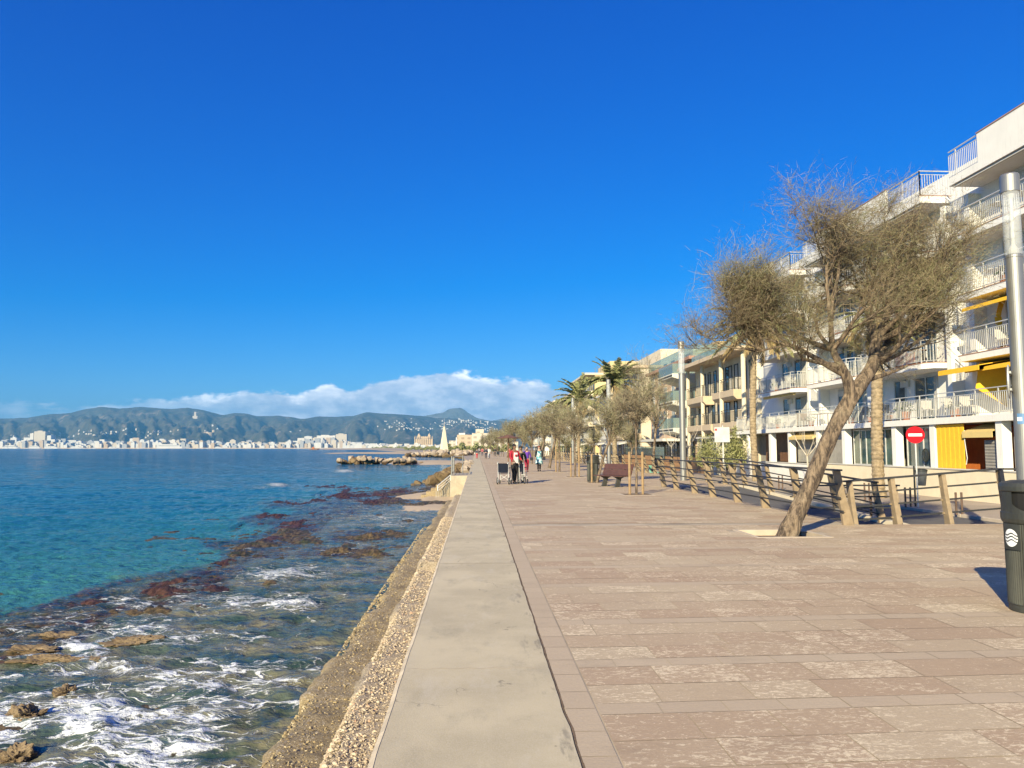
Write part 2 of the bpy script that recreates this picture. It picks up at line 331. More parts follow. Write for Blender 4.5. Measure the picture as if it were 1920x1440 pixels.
# ------------------------------------------------------------------ mesh builder
class MB:
    def __init__(s): s.v = []; s.f = []; s.t = []; s.w = []
    def add(s, vs, fs, tint=0.5, wear=0.0):
        o = len(s.v); s.v += [tuple(p) for p in vs]; s.f += [tuple(i + o for i in f) for f in fs]
        s.t += [tint] * len(fs); s.w += [wear] * len(fs); return s
    def box(s, x0, x1, y0, y1, z0, z1, **k):
        vs = [(x0, y0, z0), (x1, y0, z0), (x1, y1, z0), (x0, y1, z0), (x0, y0, z1), (x1, y0, z1), (x1, y1, z1), (x0, y1, z1)]
        return s.add(vs, [(0, 3, 2, 1), (4, 5, 6, 7), (0, 1, 5, 4), (1, 2, 6, 5), (2, 3, 7, 6), (3, 0, 4, 7)], **k)
    def cbox(s, x0, x1, y0, y1, z0, z1, c=.01):
        """chamfered box (top and side edges)"""
        a = [(x0 + c, y0), (x1 - c, y0), (x1, y0 + c), (x1, y1 - c), (x1 - c, y1), (x0 + c, y1), (x0, y1 - c), (x0, y0 + c)]
        b = [(min(max(x, x0 + c), x1 - c), min(max(y, y0 + c), y1 - c)) for x, y in a]
        vs = [(x, y, z0) for x, y in a] + [(x, y, z1 - c) for x, y in a] + [(x, y, z1) for x, y in b]
        fs = [tuple(range(7, -1, -1))] + [(i, (i + 1) % 8, 8 + (i + 1) % 8, 8 + i) for i in range(8)] + [(8 + i, 8 + (i + 1) % 8, 16 + (i + 1) % 8, 16 + i) for i in range(8)] + [tuple(range(16, 24))]
        return s.add(vs, fs)
    def prism(s, poly, z0, z1, **k):
        n = len(poly); vs = [(x, y, z0) for x, y in poly] + [(x, y, z1) for x, y in poly]
        return s.add(vs, [tuple(range(n - 1, -1, -1)), tuple(range(n, 2 * n))] + [(i, (i + 1) % n, n + (i + 1) % n, n + i) for i in range(n)], **k)
    def extr(s, poly3, d):
        n = len(poly3); d = Vector(d); vs = [Vector(p) for p in poly3] + [Vector(p) + d for p in poly3]
        return s.add(vs, [tuple(range(n - 1, -1, -1)), tuple(range(n, 2 * n))] + [(i, (i + 1) % n, n + (i + 1) % n, n + i) for i in range(n)])
    def bar(s, a, b, wd, h, up=(0, 0, 1)):
        a = Vector(a); b = Vector(b); d = (b - a).normalized(); up = Vector(up)
        side = d.cross(up)
        if side.length < 1e-4: side = d.cross(Vector((1, 0, 0)))
        side.normalize(); u2 = side.cross(d).normalized()
        vs = [p + side * sx_ * wd / 2 + u2 * sz * h / 2 for p in (a, b) for sx_, sz in ((-1, -1), (1, -1), (1, 1), (-1, 1))]
        return s.add(vs, [(0, 1, 2, 3), (7, 6, 5, 4), (0, 4, 5, 1), (1, 5, 6, 2), (2, 6, 7, 3), (3, 7, 4, 0)])
    def tube(s, pts, rad, n=8, cap=True, squash=1, tint=.5):
        pts = [Vector(p) for p in pts]; rings = []
        if not hasattr(rad, '__len__'): rad = [rad] * len(pts)
        prev = None
        for i, p in enumerate(pts):
            d = (pts[min(i + 1, len(pts) - 1)] - pts[max(i - 1, 0)])
            d = d.normalized() if d.length > 1e-9 else Vector((0, 0, 1))
            if prev is None:
                a = d.cross(Vector((0, 0, 1)));  a = a if a.length > .1 else d.cross(Vector((0, 1, 0)))
            else: a = prev - d * prev.dot(d)
            if a.length < 1e-6: a = d.orthogonal()
            a.normalize(); prev = a; b = d.cross(a)
            rings.append([p + (a * math.cos(2 * math.pi * k / n) + b * math.sin(2 * math.pi * k / n) * squash) * rad[i] for k in range(n)])
        vs = [q for r in rings for q in r]; fs = []
        for i in range(len(pts) - 1):
            for k in range(n): fs.append((i * n + k, i * n + (k + 1) % n, (i + 1) * n + (k + 1) % n, (i + 1) * n + k))
        if cap: fs += [tuple(range(n - 1, -1, -1)), tuple(range((len(pts) - 1) * n, len(pts) * n))]
        return s.add(vs, fs, tint=tint)
    def lathe(s, prof, c=(0, 0), n=24, sq=1):
        vs = []; fs = []
        for r, z in prof:
            for k in range(n): a = 2 * math.pi * k / n; vs.append((c[0] + r * math.cos(a), c[1] + r * math.sin(a) * sq, z))
        for i in range(len(prof) - 1):
            for k in range(n): fs.append((i * n + k, i * n + (k + 1) % n, (i + 1) * n + (k + 1) % n, (i + 1) * n + k))
        fs += [tuple(range(n - 1, -1, -1)), tuple(range((len(prof) - 1) * n, len(prof) * n))]
        return s.add(vs, fs)
    def blob(s, c, r, seed=0, n=10, rough=.25, tint=.5):
        rs = random.Random(seed); bm = bmesh.new(); bmesh.ops.create_icosphere(bm, subdivisions=2, radius=1)
        ph = [rs.uniform(0, 6.3) for _ in range(6)]
        vs = []
        for vv in bm.verts:
            p = vv.co; k = 1 + rough * (math.sin(3 * p.x + ph[0]) * math.sin(2.5 * p.y + ph[1]) + .6 * math.sin(5 * p.z + ph[2] + 3 * p.x) + .4 * math.sin(7 * p.y + ph[3]))
            vs.append((c[0] + p.x * r[0] * k, c[1] + p.y * r[1] * k, c[2] + p.z * r[2] * k))
        fs = [tuple(q.index for q in f.verts) for f in bm.faces]; bm.free(); return s.add(vs, fs, tint=tint)
    def build(s, name, m, parent=None, smooth=False, label=None, cat=None, group=None, kind=None, loc=None):
        me = bpy.data.meshes.new(name); me.from_pydata(s.v, [], s.f)
        if any(t != .5 for t in s.t) or any(s.w):
            a = me.attributes.new('tint', 'FLOAT', 'FACE'); a.data.foreach_set('value', s.t)
            a = me.attributes.new('wear', 'FLOAT', 'FACE'); a.data.foreach_set('value', s.w)
        if smooth: me.polygons.foreach_set('use_smooth', [True] * len(me.polygons))
        me.materials.append(M[m] if isinstance(m, str) else m); me.update()
        o = bpy.data.objects.new(name, me); COL.objects.link(o)
        if parent: o.parent = parent
        if loc: o.location = loc
        return tag(o, label, cat, group, kind)
def tag(o, label=None, cat=None, group=None, kind=None):
    if label: o['label'] = label
    if cat: o['category'] = cat
    if group: o['group'] = group
    if kind: o['kind'] = kind
    return o
def empty(name, loc=(0, 0, 0), rz=0, label=None, cat=None, group=None):
    o = bpy.data.objects.new(name, None); o.location = loc; o.rotation_euler = (0, 0, rz); o.empty_display_size = .3
    COL.objects.link(o); return tag(o, label, cat, group)
def dup(o, parent=None, **kw):
    c = o.copy(); COL.objects.link(c); c.parent = parent
    for ch in o.children: dup(ch, c)
    return c
def npmesh(name, V, F, m, attrs=None, smooth=True, **tg):
    me = bpy.data.meshes.new(name); nf = len(F)
    me.vertices.add(len(V)); me.vertices.foreach_set('co', np.asarray(V, dtype=np.float32).ravel())
    me.loops.add(nf * 4); me.loops.foreach_set('vertex_index', np.asarray(F, dtype=np.int32).ravel())
    me.polygons.add(nf); me.polygons.foreach_set('loop_start', np.arange(0, nf * 4, 4, dtype=np.int32)); me.polygons.foreach_set('loop_total', np.full(nf, 4, dtype=np.int32))
    me.polygons.foreach_set('use_smooth', np.full(nf, smooth)); me.update(calc_edges=True)
    for k, a in (attrs or {}).items():
        at = me.attributes.new(k, 'FLOAT', 'POINT'); at.data.foreach_set('value', np.asarray(a, dtype=np.float32).ravel())
    me.materials.append(M[m] if isinstance(m, str) else m)
    o = bpy.data.objects.new(name, me); COL.objects.link(o); return tag(o, **tg)
def gridfaces(nr, nc):
    i = np.arange(nr - 1)[:, None] * nc + np.arange(nc - 1)[None, :]
    return np.stack([i, i + 1, i + nc + 1, i + nc], -1).reshape(-1, 4)

# ================================================================== PROMENADE
ROAD = -.5; WALK = -.42
mb = MB(); rs = random.Random(3)
SK = .04
rows = []; y = -1.55; cyc = [2, 3, 4, 3]; ci = 0
y = 4.74 - (.2 + .82 + .2) * 3 - 1.0
# anchor: smooth strips at Y=4.74, 5.74, 7.10, 9.02
y = 4.74
seq = [(2, .80), (3, 1.15), (4, 1.70), (3, 1.15), (4, 1.6), (2, .80)]
back = []
yy = 4.74
while yy > -4:                              # behind / below the frame
    for h in (.42, .37, .40): back.append((yy - h, yy, 'rough')); yy -= h
    back.append((yy - .2, yy, 'smooth')); yy -= .2
rows = back[::-1]
yy = 4.74; k = 0
while yy < 46:
    rows.append((yy, yy + .20, 'smooth')); yy += .20
    n, tot = seq[k % len(seq)] if k < 6 else seq[rs.randrange(6)]; k += 1
    hs_ = [rs.uniform(.8, 1.2) for _ in range(n)]; sm = sum(hs_)
    for h in hs_: rows.append((yy, yy + tot * h / sm, 'rough')); yy += tot * h / sm
XB0, XB1 = .745, 7.75
smooth = MB(); rough = MB(); g = .0028
HOLES = [(5.05, 6.35, 13.75, 14.95)]
def xr_end(y0, y1):  # right end of the row of tiles
    if y1 < 15.95: return 17.0
    if y0 > 31.8: return 11.0
    return 7.95
for (y0, y1, kind) in rows:
    x = XB0 - rs.uniform(0, .5); xe = xr_end(y0, y1)
    if y1 >= 15.95 and y0 < 15.95: y1 = 15.95
    while x < xe:
        wd = rs.uniform(.36, .44) if kind == 'smooth' else rs.choice((.5, .62, .75, .75, .9))
        a = max(x, XB0) + g; b = min(x + wd, xe) - g
        if b - a > .03:
            t = rs.random() if kind == 'rough' else rs.random(); wr = rs.random() ** 2 if kind == 'rough' else 0
            wr = min(1, wr + (.35 if rs.random() < .2 and kind == 'rough' else 0))
            z = 0.004 + rs.uniform(0, .0015)
            q = [(a, y0 + g + SK * (a - 1) if y1 < 15.5 else y0 + g, z), (b, y0 + g + SK * (b - 1) if y1 < 15.5 else y0 + g, z),
                 (b, y1 - g + SK * (b - 1) if y1 < 15.5 else y1 - g, z), (a, y1 - g + SK * (a - 1) if y1 < 15.5 else y1 - g, z)]
            # taper the skew out towards the far edge of the platform
            f = 1 if y1 < 12 else max(0, (15.5 - y1) / 3.5) if y1 < 15.5 else 0
            q = [(p[0], p[1] - (SK * (p[0] - 1) * (1 - f) if y1 < 15.5 else 0), p[2]) for p in q]
            cx_, cy_ = (a + b) / 2, (y0 + y1) / 2
            if not any(h0 < cx_ < h1 and h2 < cy_ < h3 for h0, h1, h2, h3 in HOLES):
                (smooth if kind == 'smooth' else rough).add(q, [(0, 1, 2, 3)], tint=t, wear=wr)
        x += wd
# plain paving beyond the tiled stretch, still in rows
yy = 46.2
while yy < 300:
    h = .5 if yy < 90 else 1.5
    rough.add([(XB0, yy, .004), (11.0, yy, .004), (11.0, yy + h - .01, .004), (XB0, yy + h - .01, .004)], [(0, 1, 2, 3)], tint=rs.random(), wear=rs.random() * .6)
    yy += h
rough.build('paving', 'paver', kind='structure')
smooth.build('paving_bands', 'paver_smooth', kind='structure')
# border course beside the sea wall: single file of smooth tiles
b_ = MB(); yy = -2.0
while yy < 300:
    h = rs.uniform(.28, .42) if yy < 60 else 4
    b_.add([(.548, yy + g, .004), (XB0 - g - .006, yy + g, .004), (XB0 - g - .006, yy + h - g, .004), (.548, yy + h - g, .004)], [(0, 1, 2, 3)], tint=rs.random())
    yy += h
b_.build('border_course', 'paver_smooth', kind='structure')
# bed of the promenade (grout shows in the joints), with the level drop to the road
bed = MB()
bed.box(.545, 5.05, -6, 15.97, -1.2, 0); bed.box(6.35, 17.02, -6, 15.97, -1.2, 0)
bed.box(5.05, 6.35, -6, 13.75, -1.2, 0); bed.box(5.05, 6.35, 14.95, 15.97, -1.2, 0)
bed.box(.545, 7.97, 15.97, 31.8, -1.2, 0); bed.box(.545, 11.02, 31.8, 300, -1.2, 0)
bed.build('promenade', 'grout', kind='structure')
pit = MB(); pit.box(5.06, 6.34, 13.76, 14.94, -.3, -.10)
o = pit.build('planting_pit_soil', 'soil', kind='structure')
kb = MB()
for (a, b, c, d) in [(5.0, 6.4, 13.68, 13.76), (5.0, 6.4, 14.94, 15.02), (5.0, 5.07, 13.762, 14.938), (6.33, 6.4, 13.762, 14.938)]:
    kb.cbox(a, b, c, d, -.28, .012, .004)
kb.build('planting_pit_kerb', 'kerb', kind='structure')
# tree pits further off: soil patches with a pale rim
for (tx, ty) in [(5.5, 26.5), (5.6, 35.5), (5.45, 42.7), (5.5, 51.3), (5.7, 60.7)]:
    q = MB(); q.cbox(tx - .55, tx + .55, ty - .5, ty + .5, -.02, .010, .004); q.build('planting_pit_kerb', 'kerb', kind='structure')
    q = MB(); q.box(tx - .47, tx + .47, ty - .42, ty + .42, 0, .014); q.build('planting_pit_soil', 'soil', kind='structure')
# ---- sea wall slab (1.05 m wide) with uneven edge and cast joints
ys = [-4.0]
while ys[-1] < 46: ys.append(ys[-1] + .12)
sl_ = MB(); joints = [5.74, 10.8, 16.6, 22.4, 28.2, 34.0, 40]
def right_edge(y): return .528 + .012 * float(fbm(np.array([y * 1.7]), np.array([0.3]), 4, 5)[0]) + .006 * float(perlin(np.array([y * 9]), np.array([1.3]), 8)[0])
def left_edge(y): return -.517 + .006 * float(perlin(np.array([y * 2.3]), np.array([2.3]), 9)[0])
L = [(left_edge(y), y) for y in ys]; Rr = [(right_edge(y), y) for y in ys]
NX = 8
for i in range(len(ys) - 1):
    def P(j, t): return L[j][0] * (1 - t) + Rr[j][0] * t
    for kx in range(NX):
        t0, t1 = kx / NX, (kx + 1) / NX
        sl_.add([(P(i, t0), ys[i], .012), (P(i, t1), ys[i], .012), (P(i + 1, t1), ys[i + 1], .012), (P(i + 1, t0), ys[i + 1], .012)], [(0, 1, 2, 3)])
    sl_.add([(Rr[i][0], ys[i], .012), (Rr[i][0] + .004, ys[i], -.05), (Rr[i + 1][0] + .004, ys[i + 1], -.05), (Rr[i + 1][0], ys[i + 1], .012)], [(0, 1, 2, 3)])
sl_.box(-.517, .52, ys[-1], 300, -1.6, .012); sl_.box(-.50, .515, -4, ys[-1], -1.6, .004)
sl_.build('sea_wall', 'concrete', kind='structure')
ed = MB()
for i in range(len(ys) - 1):
    a, b = L[i], L[i + 1]; w0 = .028; zz = .012
    ed.add([(a[0] - w0, a[1], zz - .02), (a[0] + .004, a[1], zz + .003), (b[0] + .004, b[1], zz + .003), (b[0] - w0, b[1], zz - .02), (a[0] - w0 - .01, a[1], -.4), (b[0] - w0 - .01, b[1], -.4)],
           [(0, 1, 2, 3), (4, 0, 3, 5)])
ed.build('sea_wall_edging', 'pale_edge', kind='structure')
cr = MB()
for jy in joints[:1]:
    pts = [(-.50 + i * .04, jy - .02 + .012 * math.sin(i * 1.3) + rs.uniform(-.006, .006)) for i in range(26)]
    for (a, b) in zip(pts, pts[1:]): cr.add([(a[0], a[1] - .004, .0135), (b[0], b[1] - .004, .0135), (b[0], b[1] + .005, .0135), (a[0], a[1] + .005, .0135)], [(0, 1, 2, 3)])
cr.build('cracked_joint_filler', 'pale_edge', kind='structure')
cr = MB()
for jy in joints[1:]:
    cr.add([(-.5, jy, .0135), (.51, jy, .0135), (.51, jy + .012, .0135), (-.5, jy + .012, .0135)], [(0, 1, 2, 3)])
gp = [(right_edge(y) + .003, y) for y in ys]
for a, b in zip(gp, gp[1:]):
    wv = .012 + .008 * rs.random()
    cr.add([(a[0], a[1], .0045), (a[0] + wv, a[1], .0045), (b[0] + wv, b[1], .0045), (b[0], b[1], .0045)], [(0, 1, 2, 3)])
cr.build('open_joint', 'soil', kind='structure')
# ---- stepped ledges of exposed aggregate below the slab
def ledge(name, m, xin, prof_z, slope_out, y0, y1, amp, seed, step=.05, nx=26, bump=.03):
    Y = np.concatenate([np.arange(y0, 14, step), np.arange(14, y1, step * 3)])
    zt = np.interp(Y, [p[0] for p in prof_z], [p[1] for p in prof_z])
    xo = -(CAMZ - zt) * np.interp(Y, [p[0] for p in slope_out], [p[1] for p in slope_out])
    xo = xo + amp * fbm(Y * 1.3, Y * 0 + seed, 6, seed, 2.1, .62) + .035 * np.sign(perlin(Y * .55, Y * 0 + 3.3, seed + 40)) * (amp > .1)
    S = np.linspace(0, 1, nx)
    X = xin + (xo[:, None] - xin) * S[None, :]
    YY = Y[:, None] + 0 * X
    edgef = np.clip((S[None, :] - .82) / .18, 0, 1) ** 2
    Z = zt[:, None] - edgef * (.07 + .05 * fbm(YY * 3, X * 3, 3, seed + 9)) + bump * fbm(X * 6, YY * 6, 4, seed + 3)
    V = np.stack([X, YY, Z], -1)
    low = V[:, -1:, :].copy(); low[..., 0] -= .05 + .06 * (fbm(Y * 5, Y * 0, 3, seed + 5)[:, None]); low[..., 2] = -1.9
    V = np.concatenate([V, low], 1)
    return npmesh(name, V.reshape(-1, 3), gridfaces(len(Y), nx + 1)[:, ::-1], m, kind='structure')
zu = [(-3, -.25), (9.4, -.25), (9.42, -.30), (12.5, -.33), (12.55, -.22), (13.4, -.22), (13.5, -.42), (20, -.50), (30, -.72), (45, -1.08)]
ledge('upper_ledge', 'agg', -.50, zu, [(0, .505), (10, .50), (30, .475), (45, .46)], -3, 45, .12, 11)
zl = [(-3, -.60), (11.4, -.60), (11.5, -.66), (14, -.66), (14.1, -.74), (20, -.85), (30, -1.0), (41, -1.15)]
ledge('lower_ledge', 'agglow', -.7, zl, [(0, .735), (6, .71), (9, .69), (10.8, .68), (11.5, .645), (14, .67), (30, .61), (41, .58)], -3, 41, .15, 23)
def pebbles(name, lo, hi, zf, m, n_, seed, tones):
    rs = np.random.RandomState(seed); ico = [(0, 0, 1), (.89, 0, .45), (.28, .85, .45), (-.72, .53, .45), (-.72, -.53, .45), (.28, -.85, .45), (.72, .53, -.3), (-.28, .85, -.3), (-.89, 0, -.3), (-.28, -.85, -.3), (.72, -.53, -.3)]
    fc_ = [(0, 1, 2), (0, 2, 3), (0, 3, 4), (0, 4, 5), (0, 5, 1), (1, 6, 2), (2, 7, 3), (3, 8, 4), (4, 9, 5), (5, 10, 1), (6, 7, 2), (7, 8, 3), (8, 9, 4), (9, 10, 5), (10, 6, 1)]
    vs = []; fs = []; tt = []
    for i in range(n_):
        y = 3.2 + (rs.rand() ** 2.3) * 22; z = zf(y); xl, xh = lo(z), hi(z); t = rs.rand(); t = t if rs.rand() < .6 else 1 - (1 - t) ** 3; x = xh + (xl - xh) * t
        r = rs.uniform(.003, .0075) * (1 + .03 * y) * (1.7 if rs.rand() < .15 else 1) * (1.3 if t > .85 else 1); a = rs.rand() * 6.28; sq = rs.uniform(.5, .9); o = len(vs); ca, sa = math.cos(a), math.sin(a); e = max(0, (t - .82) / .18) ** 2 * .07
        for (px_, py_, pz_) in ico:
            u_, v_ = px_ * r * 1.3, py_ * r * sq; vs.append((x + u_ * ca - v_ * sa, y + u_ * sa + v_ * ca, z - e + .004 + pz_ * r * .8))
        fs += [tuple(o + k for k in f) for f in fc_]; tt += [rs.rand()] * len(fc_)
    me = bpy.data.meshes.new(name); me.from_pydata(vs, [], fs); a_ = me.attributes.new('tint', 'FLOAT', 'FACE'); a_.data.foreach_set('value', tt)
    mm, nn, bb = newmat(name); nn.link(nn.ramp(nn.attr('tint'), tones), bb.inputs['Base Color']); bb.inputs['Roughness'].default_value = .8; me.materials.append(mm)
    o = bpy.data.objects.new(name, me); COL.objects.link(o); return tag(o, kind='stuff', label=('pale' if seed == 1 else 'ochre') + ' pebbles bedded in the ' + ('upper' if seed == 1 else 'lower') + ' ledge of the sea wall', cat='pebbles')
pebbles('pebbles', lambda z: -(CAMZ - z) * .503, lambda z: -.55, lambda y: float(np.interp(y, [p[0] for p in zu], [p[1] for p in zu])), None, 12000, 1, [(0, (.27, .21, .14)), (.35, (.40, .32, .22)), (.6, (.49, .40, .28)), (.92, (.58, .49, .36)), (1, (.42, .24, .14))])
pebbles('pebbles', lambda z: -(CAMZ - z) * .69, lambda z: -.9, lambda y: float(np.interp(y, [p[0] for p in zl], [p[1] for p in zl])), None, 6500, 2, [(0, (.14, .10, .05)), (.4, (.28, .21, .11)), (.75, (.38, .30, .16)), (1, (.48, .40, .26))])
# ---- ground sheet: low land from the wall to far inland, out to the foot of the hills
coast = [(-.45, -40), (-.45, 60), (-1.5, 120), (-4, 230), (-6, 300), (-40, 480), (-110, 900), (-200, 1400), (-420, 2200), (-900, 3300), (-1300, 3800), (-6500, 4100), (-9000, 4100), (-9000, 11500), (9000, 11500), (9000, -40)]
gb = MB(); gb.prism(coast, -3, ROAD - .03)
gb.build('ground', 'sidewalk', kind='structure')
rd = MB(); rd.box(11.25, 14.7, -40, 330, ROAD - .02, ROAD); rd.box(8.3, 11.25, 16.05, 19.2, ROAD - .02, ROAD)
rd.build('road', 'asphalt', kind='structure')
rm = MB(); rm.add([(8.00, 18.6, ROAD), (10.9, 18.6, ROAD), (10.9, 31.8, -.004), (8.00, 31.8, -.004), (8.0, 16.0, ROAD), (10.9, 16.0, ROAD)], [(0, 1, 2, 3), (4, 5, 1, 0)])
for v_ in range(len(rm.v)): rm.v[v_] = (rm.v[v_][0], rm.v[v_][1], rm.v[v_][2] + .006)
rm.build('ramp', 'asphalt', kind='structure')
rw = MB(); rw.extr([(10.9, 17.5, ROAD - .1), (10.9, 31.8, ROAD - .1), (10.9, 31.8, .10), (10.9, 19.5, -.35), (10.9, 17.5, -.36)], (.22, 0, 0))
rw.build('ramp_side_wall', 'creamwall', kind='structure')
sw = MB(); sw.cbox(14.72, 21.2, -40, 330, ROAD - .03, WALK, .02); sw.build('pavement', 'sidewalk', kind='structure')
kk = MB()
yy = 14
while yy < 120: kk.cbox(14.70, 14.86, yy + .005, yy + .995, ROAD - .02, WALK + .012, .01); yy += 1
kk.build('kerb', 'kerb', kind='structure')

# ================================================================== SEA
def wpix(X, Y, z=SEA): return 894 + FPX * X / Y, 840 + FPX * (CAMZ - z) / Y
nr, nc = 760, 470
tY = np.concatenate([np.linspace(1.0, 5.2, 14)[:-1], np.exp(np.linspace(math.log(5.2), math.log(4300), nr - 13))])
S = np.linspace(0, 1, nc) ** 1.15
RIGHT = np.interp(tY, [0, 40, 60, 100, 230, 300, 480, 900, 1400, 2200, 3300, 4300], [-1.0, -1.0, -.4, -1, -3, -5, -38, -108, -195, -400, -880, -1280])
X = RIGHT[:, None] - S[None, :] * (tY[:, None] * .85 + 6.0)
Y = tY[:, None] + 0 * X
px, py = wpix(X, Y)
def gs(cx, cy, rx, ry, a=1, rot=0):
    dx, dy = px - cx, py - cy; c, s_ = math.cos(rot), math.sin(rot)
    return a * np.exp(-(((dx * c + dy * s_) / rx) ** 2 + ((-dx * s_ + dy * c) / ry) ** 2))
# reef platform mask: bands that run from lower left up to the beach
warp = 26 * fbm(X * .55, Y * .28, 4, 31); warpy = 9 * fbm(X * .8, Y * .3, 4, 33)
pxw, pyw = px + warp, py + warpy
edge_y = np.interp(pxw, [-400, 0, 100, 250, 400, 480, 560, 640, 720, 800], [1330, 1150, 1125, 1078, 1050, 1000, 965, 935, 918, 905])   # seaward rim of the reef
bn0 = fbm(X * 1.1, Y * .6, 4, 39); rim_d = pyw - edge_y                                       # + = landward
reef = np.clip(rim_d / 34 + .25 * bn0 + .1, 0, 1)
band = np.exp(-((rim_d - np.interp(px, [0, 300, 700], [38, 34, 16])) / np.interp(px, [0, 300, 700], [36, 30, 18])) ** 2)     # purple weed on the rim
bnoise = fbm(X * .9, Y * .38, 5, 41)
red = np.zeros_like(px)
for c in [(560, 945, 75, 11), (650, 929, 55, 8), (520, 972, 70, 9), (330, 1100, 95, 16), (470, 1012, 80, 12), (690, 1000, 70, 10), (620, 1030, 90, 12), (90, 1160, 130, 26)]:
    red = np.maximum(red, np.exp(-(((pxw - c[0]) / c[2]) ** 2 + ((pyw - c[1]) / c[3]) ** 2)))
weed = np.clip(band * 1.15 + red * 1.0 + .5 * bnoise * (band + red) + np.clip(fbm(X * .6, Y * .25, 4, 47) - .02, 0, 1) * 1.6 * reef * np.clip((-X - 3.5) / 3, 0, 1), 0, 1)
# surface shape
def sea_h(X, Y, reefm):
    calm = 1 - .45 * reefm
    a = X * .80 + Y * .60; b = -X * .60 + Y * .80            # swell heading for the wall
    h = .055 * np.sin(a * .42 + 1.6 * perlin(X * .04, Y * .03, 2)) * (1 + perlin(X * .05, Y * .05, 4))
    h = h + .075 * fbm(X * .32 + 3, Y * .75, 4, 51) * calm
    h = h + .095 * (1 - np.abs(fbm(X * .9, Y * 1.9, 4, 61)) * 2.2) * np.clip(1 - Y / 110, 0, 1) - .05 * np.clip(1 - Y / 110, 0, 1) * np.clip(1 - Y / 90, 0, 1)
    h = h + .045 * fbm(X * 3.3, Y * 5.2, 3, 71) * np.clip(1 - Y / 40, 0, 1)
    h = h + .10 * np.exp(-((Y + .25 * X - 49) / 3.0) ** 2) * (X < -10) + .10 * np.exp(-((Y + .3 * X - 27) / 1.6) ** 2) * (X < -9)
    h = h + .10 * (np.clip(Y, 0, 900) / 900) * fbm(X * .05, Y * .11, 3, 81)
    return h
Hh = sea_h(X, Y, reef)
# breakers
for c in [(528, 912, 26, 7, .22), (648, 884, 22, 3, .20), (545, 898, 34, 4, .15), (215, 1365, 40, 60, .07), (550, 1070, 28, 7, .10), (545, 1130, 55, 12, .08), (130, 925, 160, 9, .12), (40, 912, 110, 7, .12)]:
    Hh += gs(c[0], c[1], c[2], c[3]) * c[4]
foam = np.zeros_like(px)
for c in [(215, 1340, 70, 75, 1.0), (290, 1400, 110, 55, .75), (150, 1290, 90, 45, .55), (60, 1330, 110, 60, .6), (200, 1205, 70, 30, .6), (60, 1270, 90, 40, .5), (400, 1240, 120, 45, .45),
          (330, 1165, 120, 30, .42), (430, 1330, 80, 60, .42), (500, 1260, 80, 28, .42), (540, 1128, 90, 22, .5), (550, 1072, 60, 14, .55), (545, 1128, 26, 8, 1.2), (512, 1072, 14, 4, 1.1), (215, 1345, 28, 42, 1.3), (610, 1060, 60, 16, .38), (640, 1020, 80, 14, .32), (527, 912, 16, 5, 1.9), (500, 917, 22, 4, .4),
          (650, 884, 16, 2.2, 1.8), (458, 1020, 26, 5, .5), (790, 915, 30, 5, .45), (745, 975, 40, 8, .3), (250, 1130, 200, 24, .28), (100, 1230, 160, 50, .35), (380, 1290, 200, 80, .30), (300, 1420, 300, 60, .4), (-150, 1350, 200, 120, .45), (390, 1110, 60, 10, .4), (700, 940, 60, 8, .28)]:
    foam = np.maximum(foam, gs(*c))
shal = np.clip((py - edge_y) / 20, 0, 1)
foam = np.clip(foam + .22 * shal * np.clip(Hh * 8, -1, 1), 0, 2) + .11 * shal * (1 + .8 * fbm(X * .8, Y * .5, 3, 91))
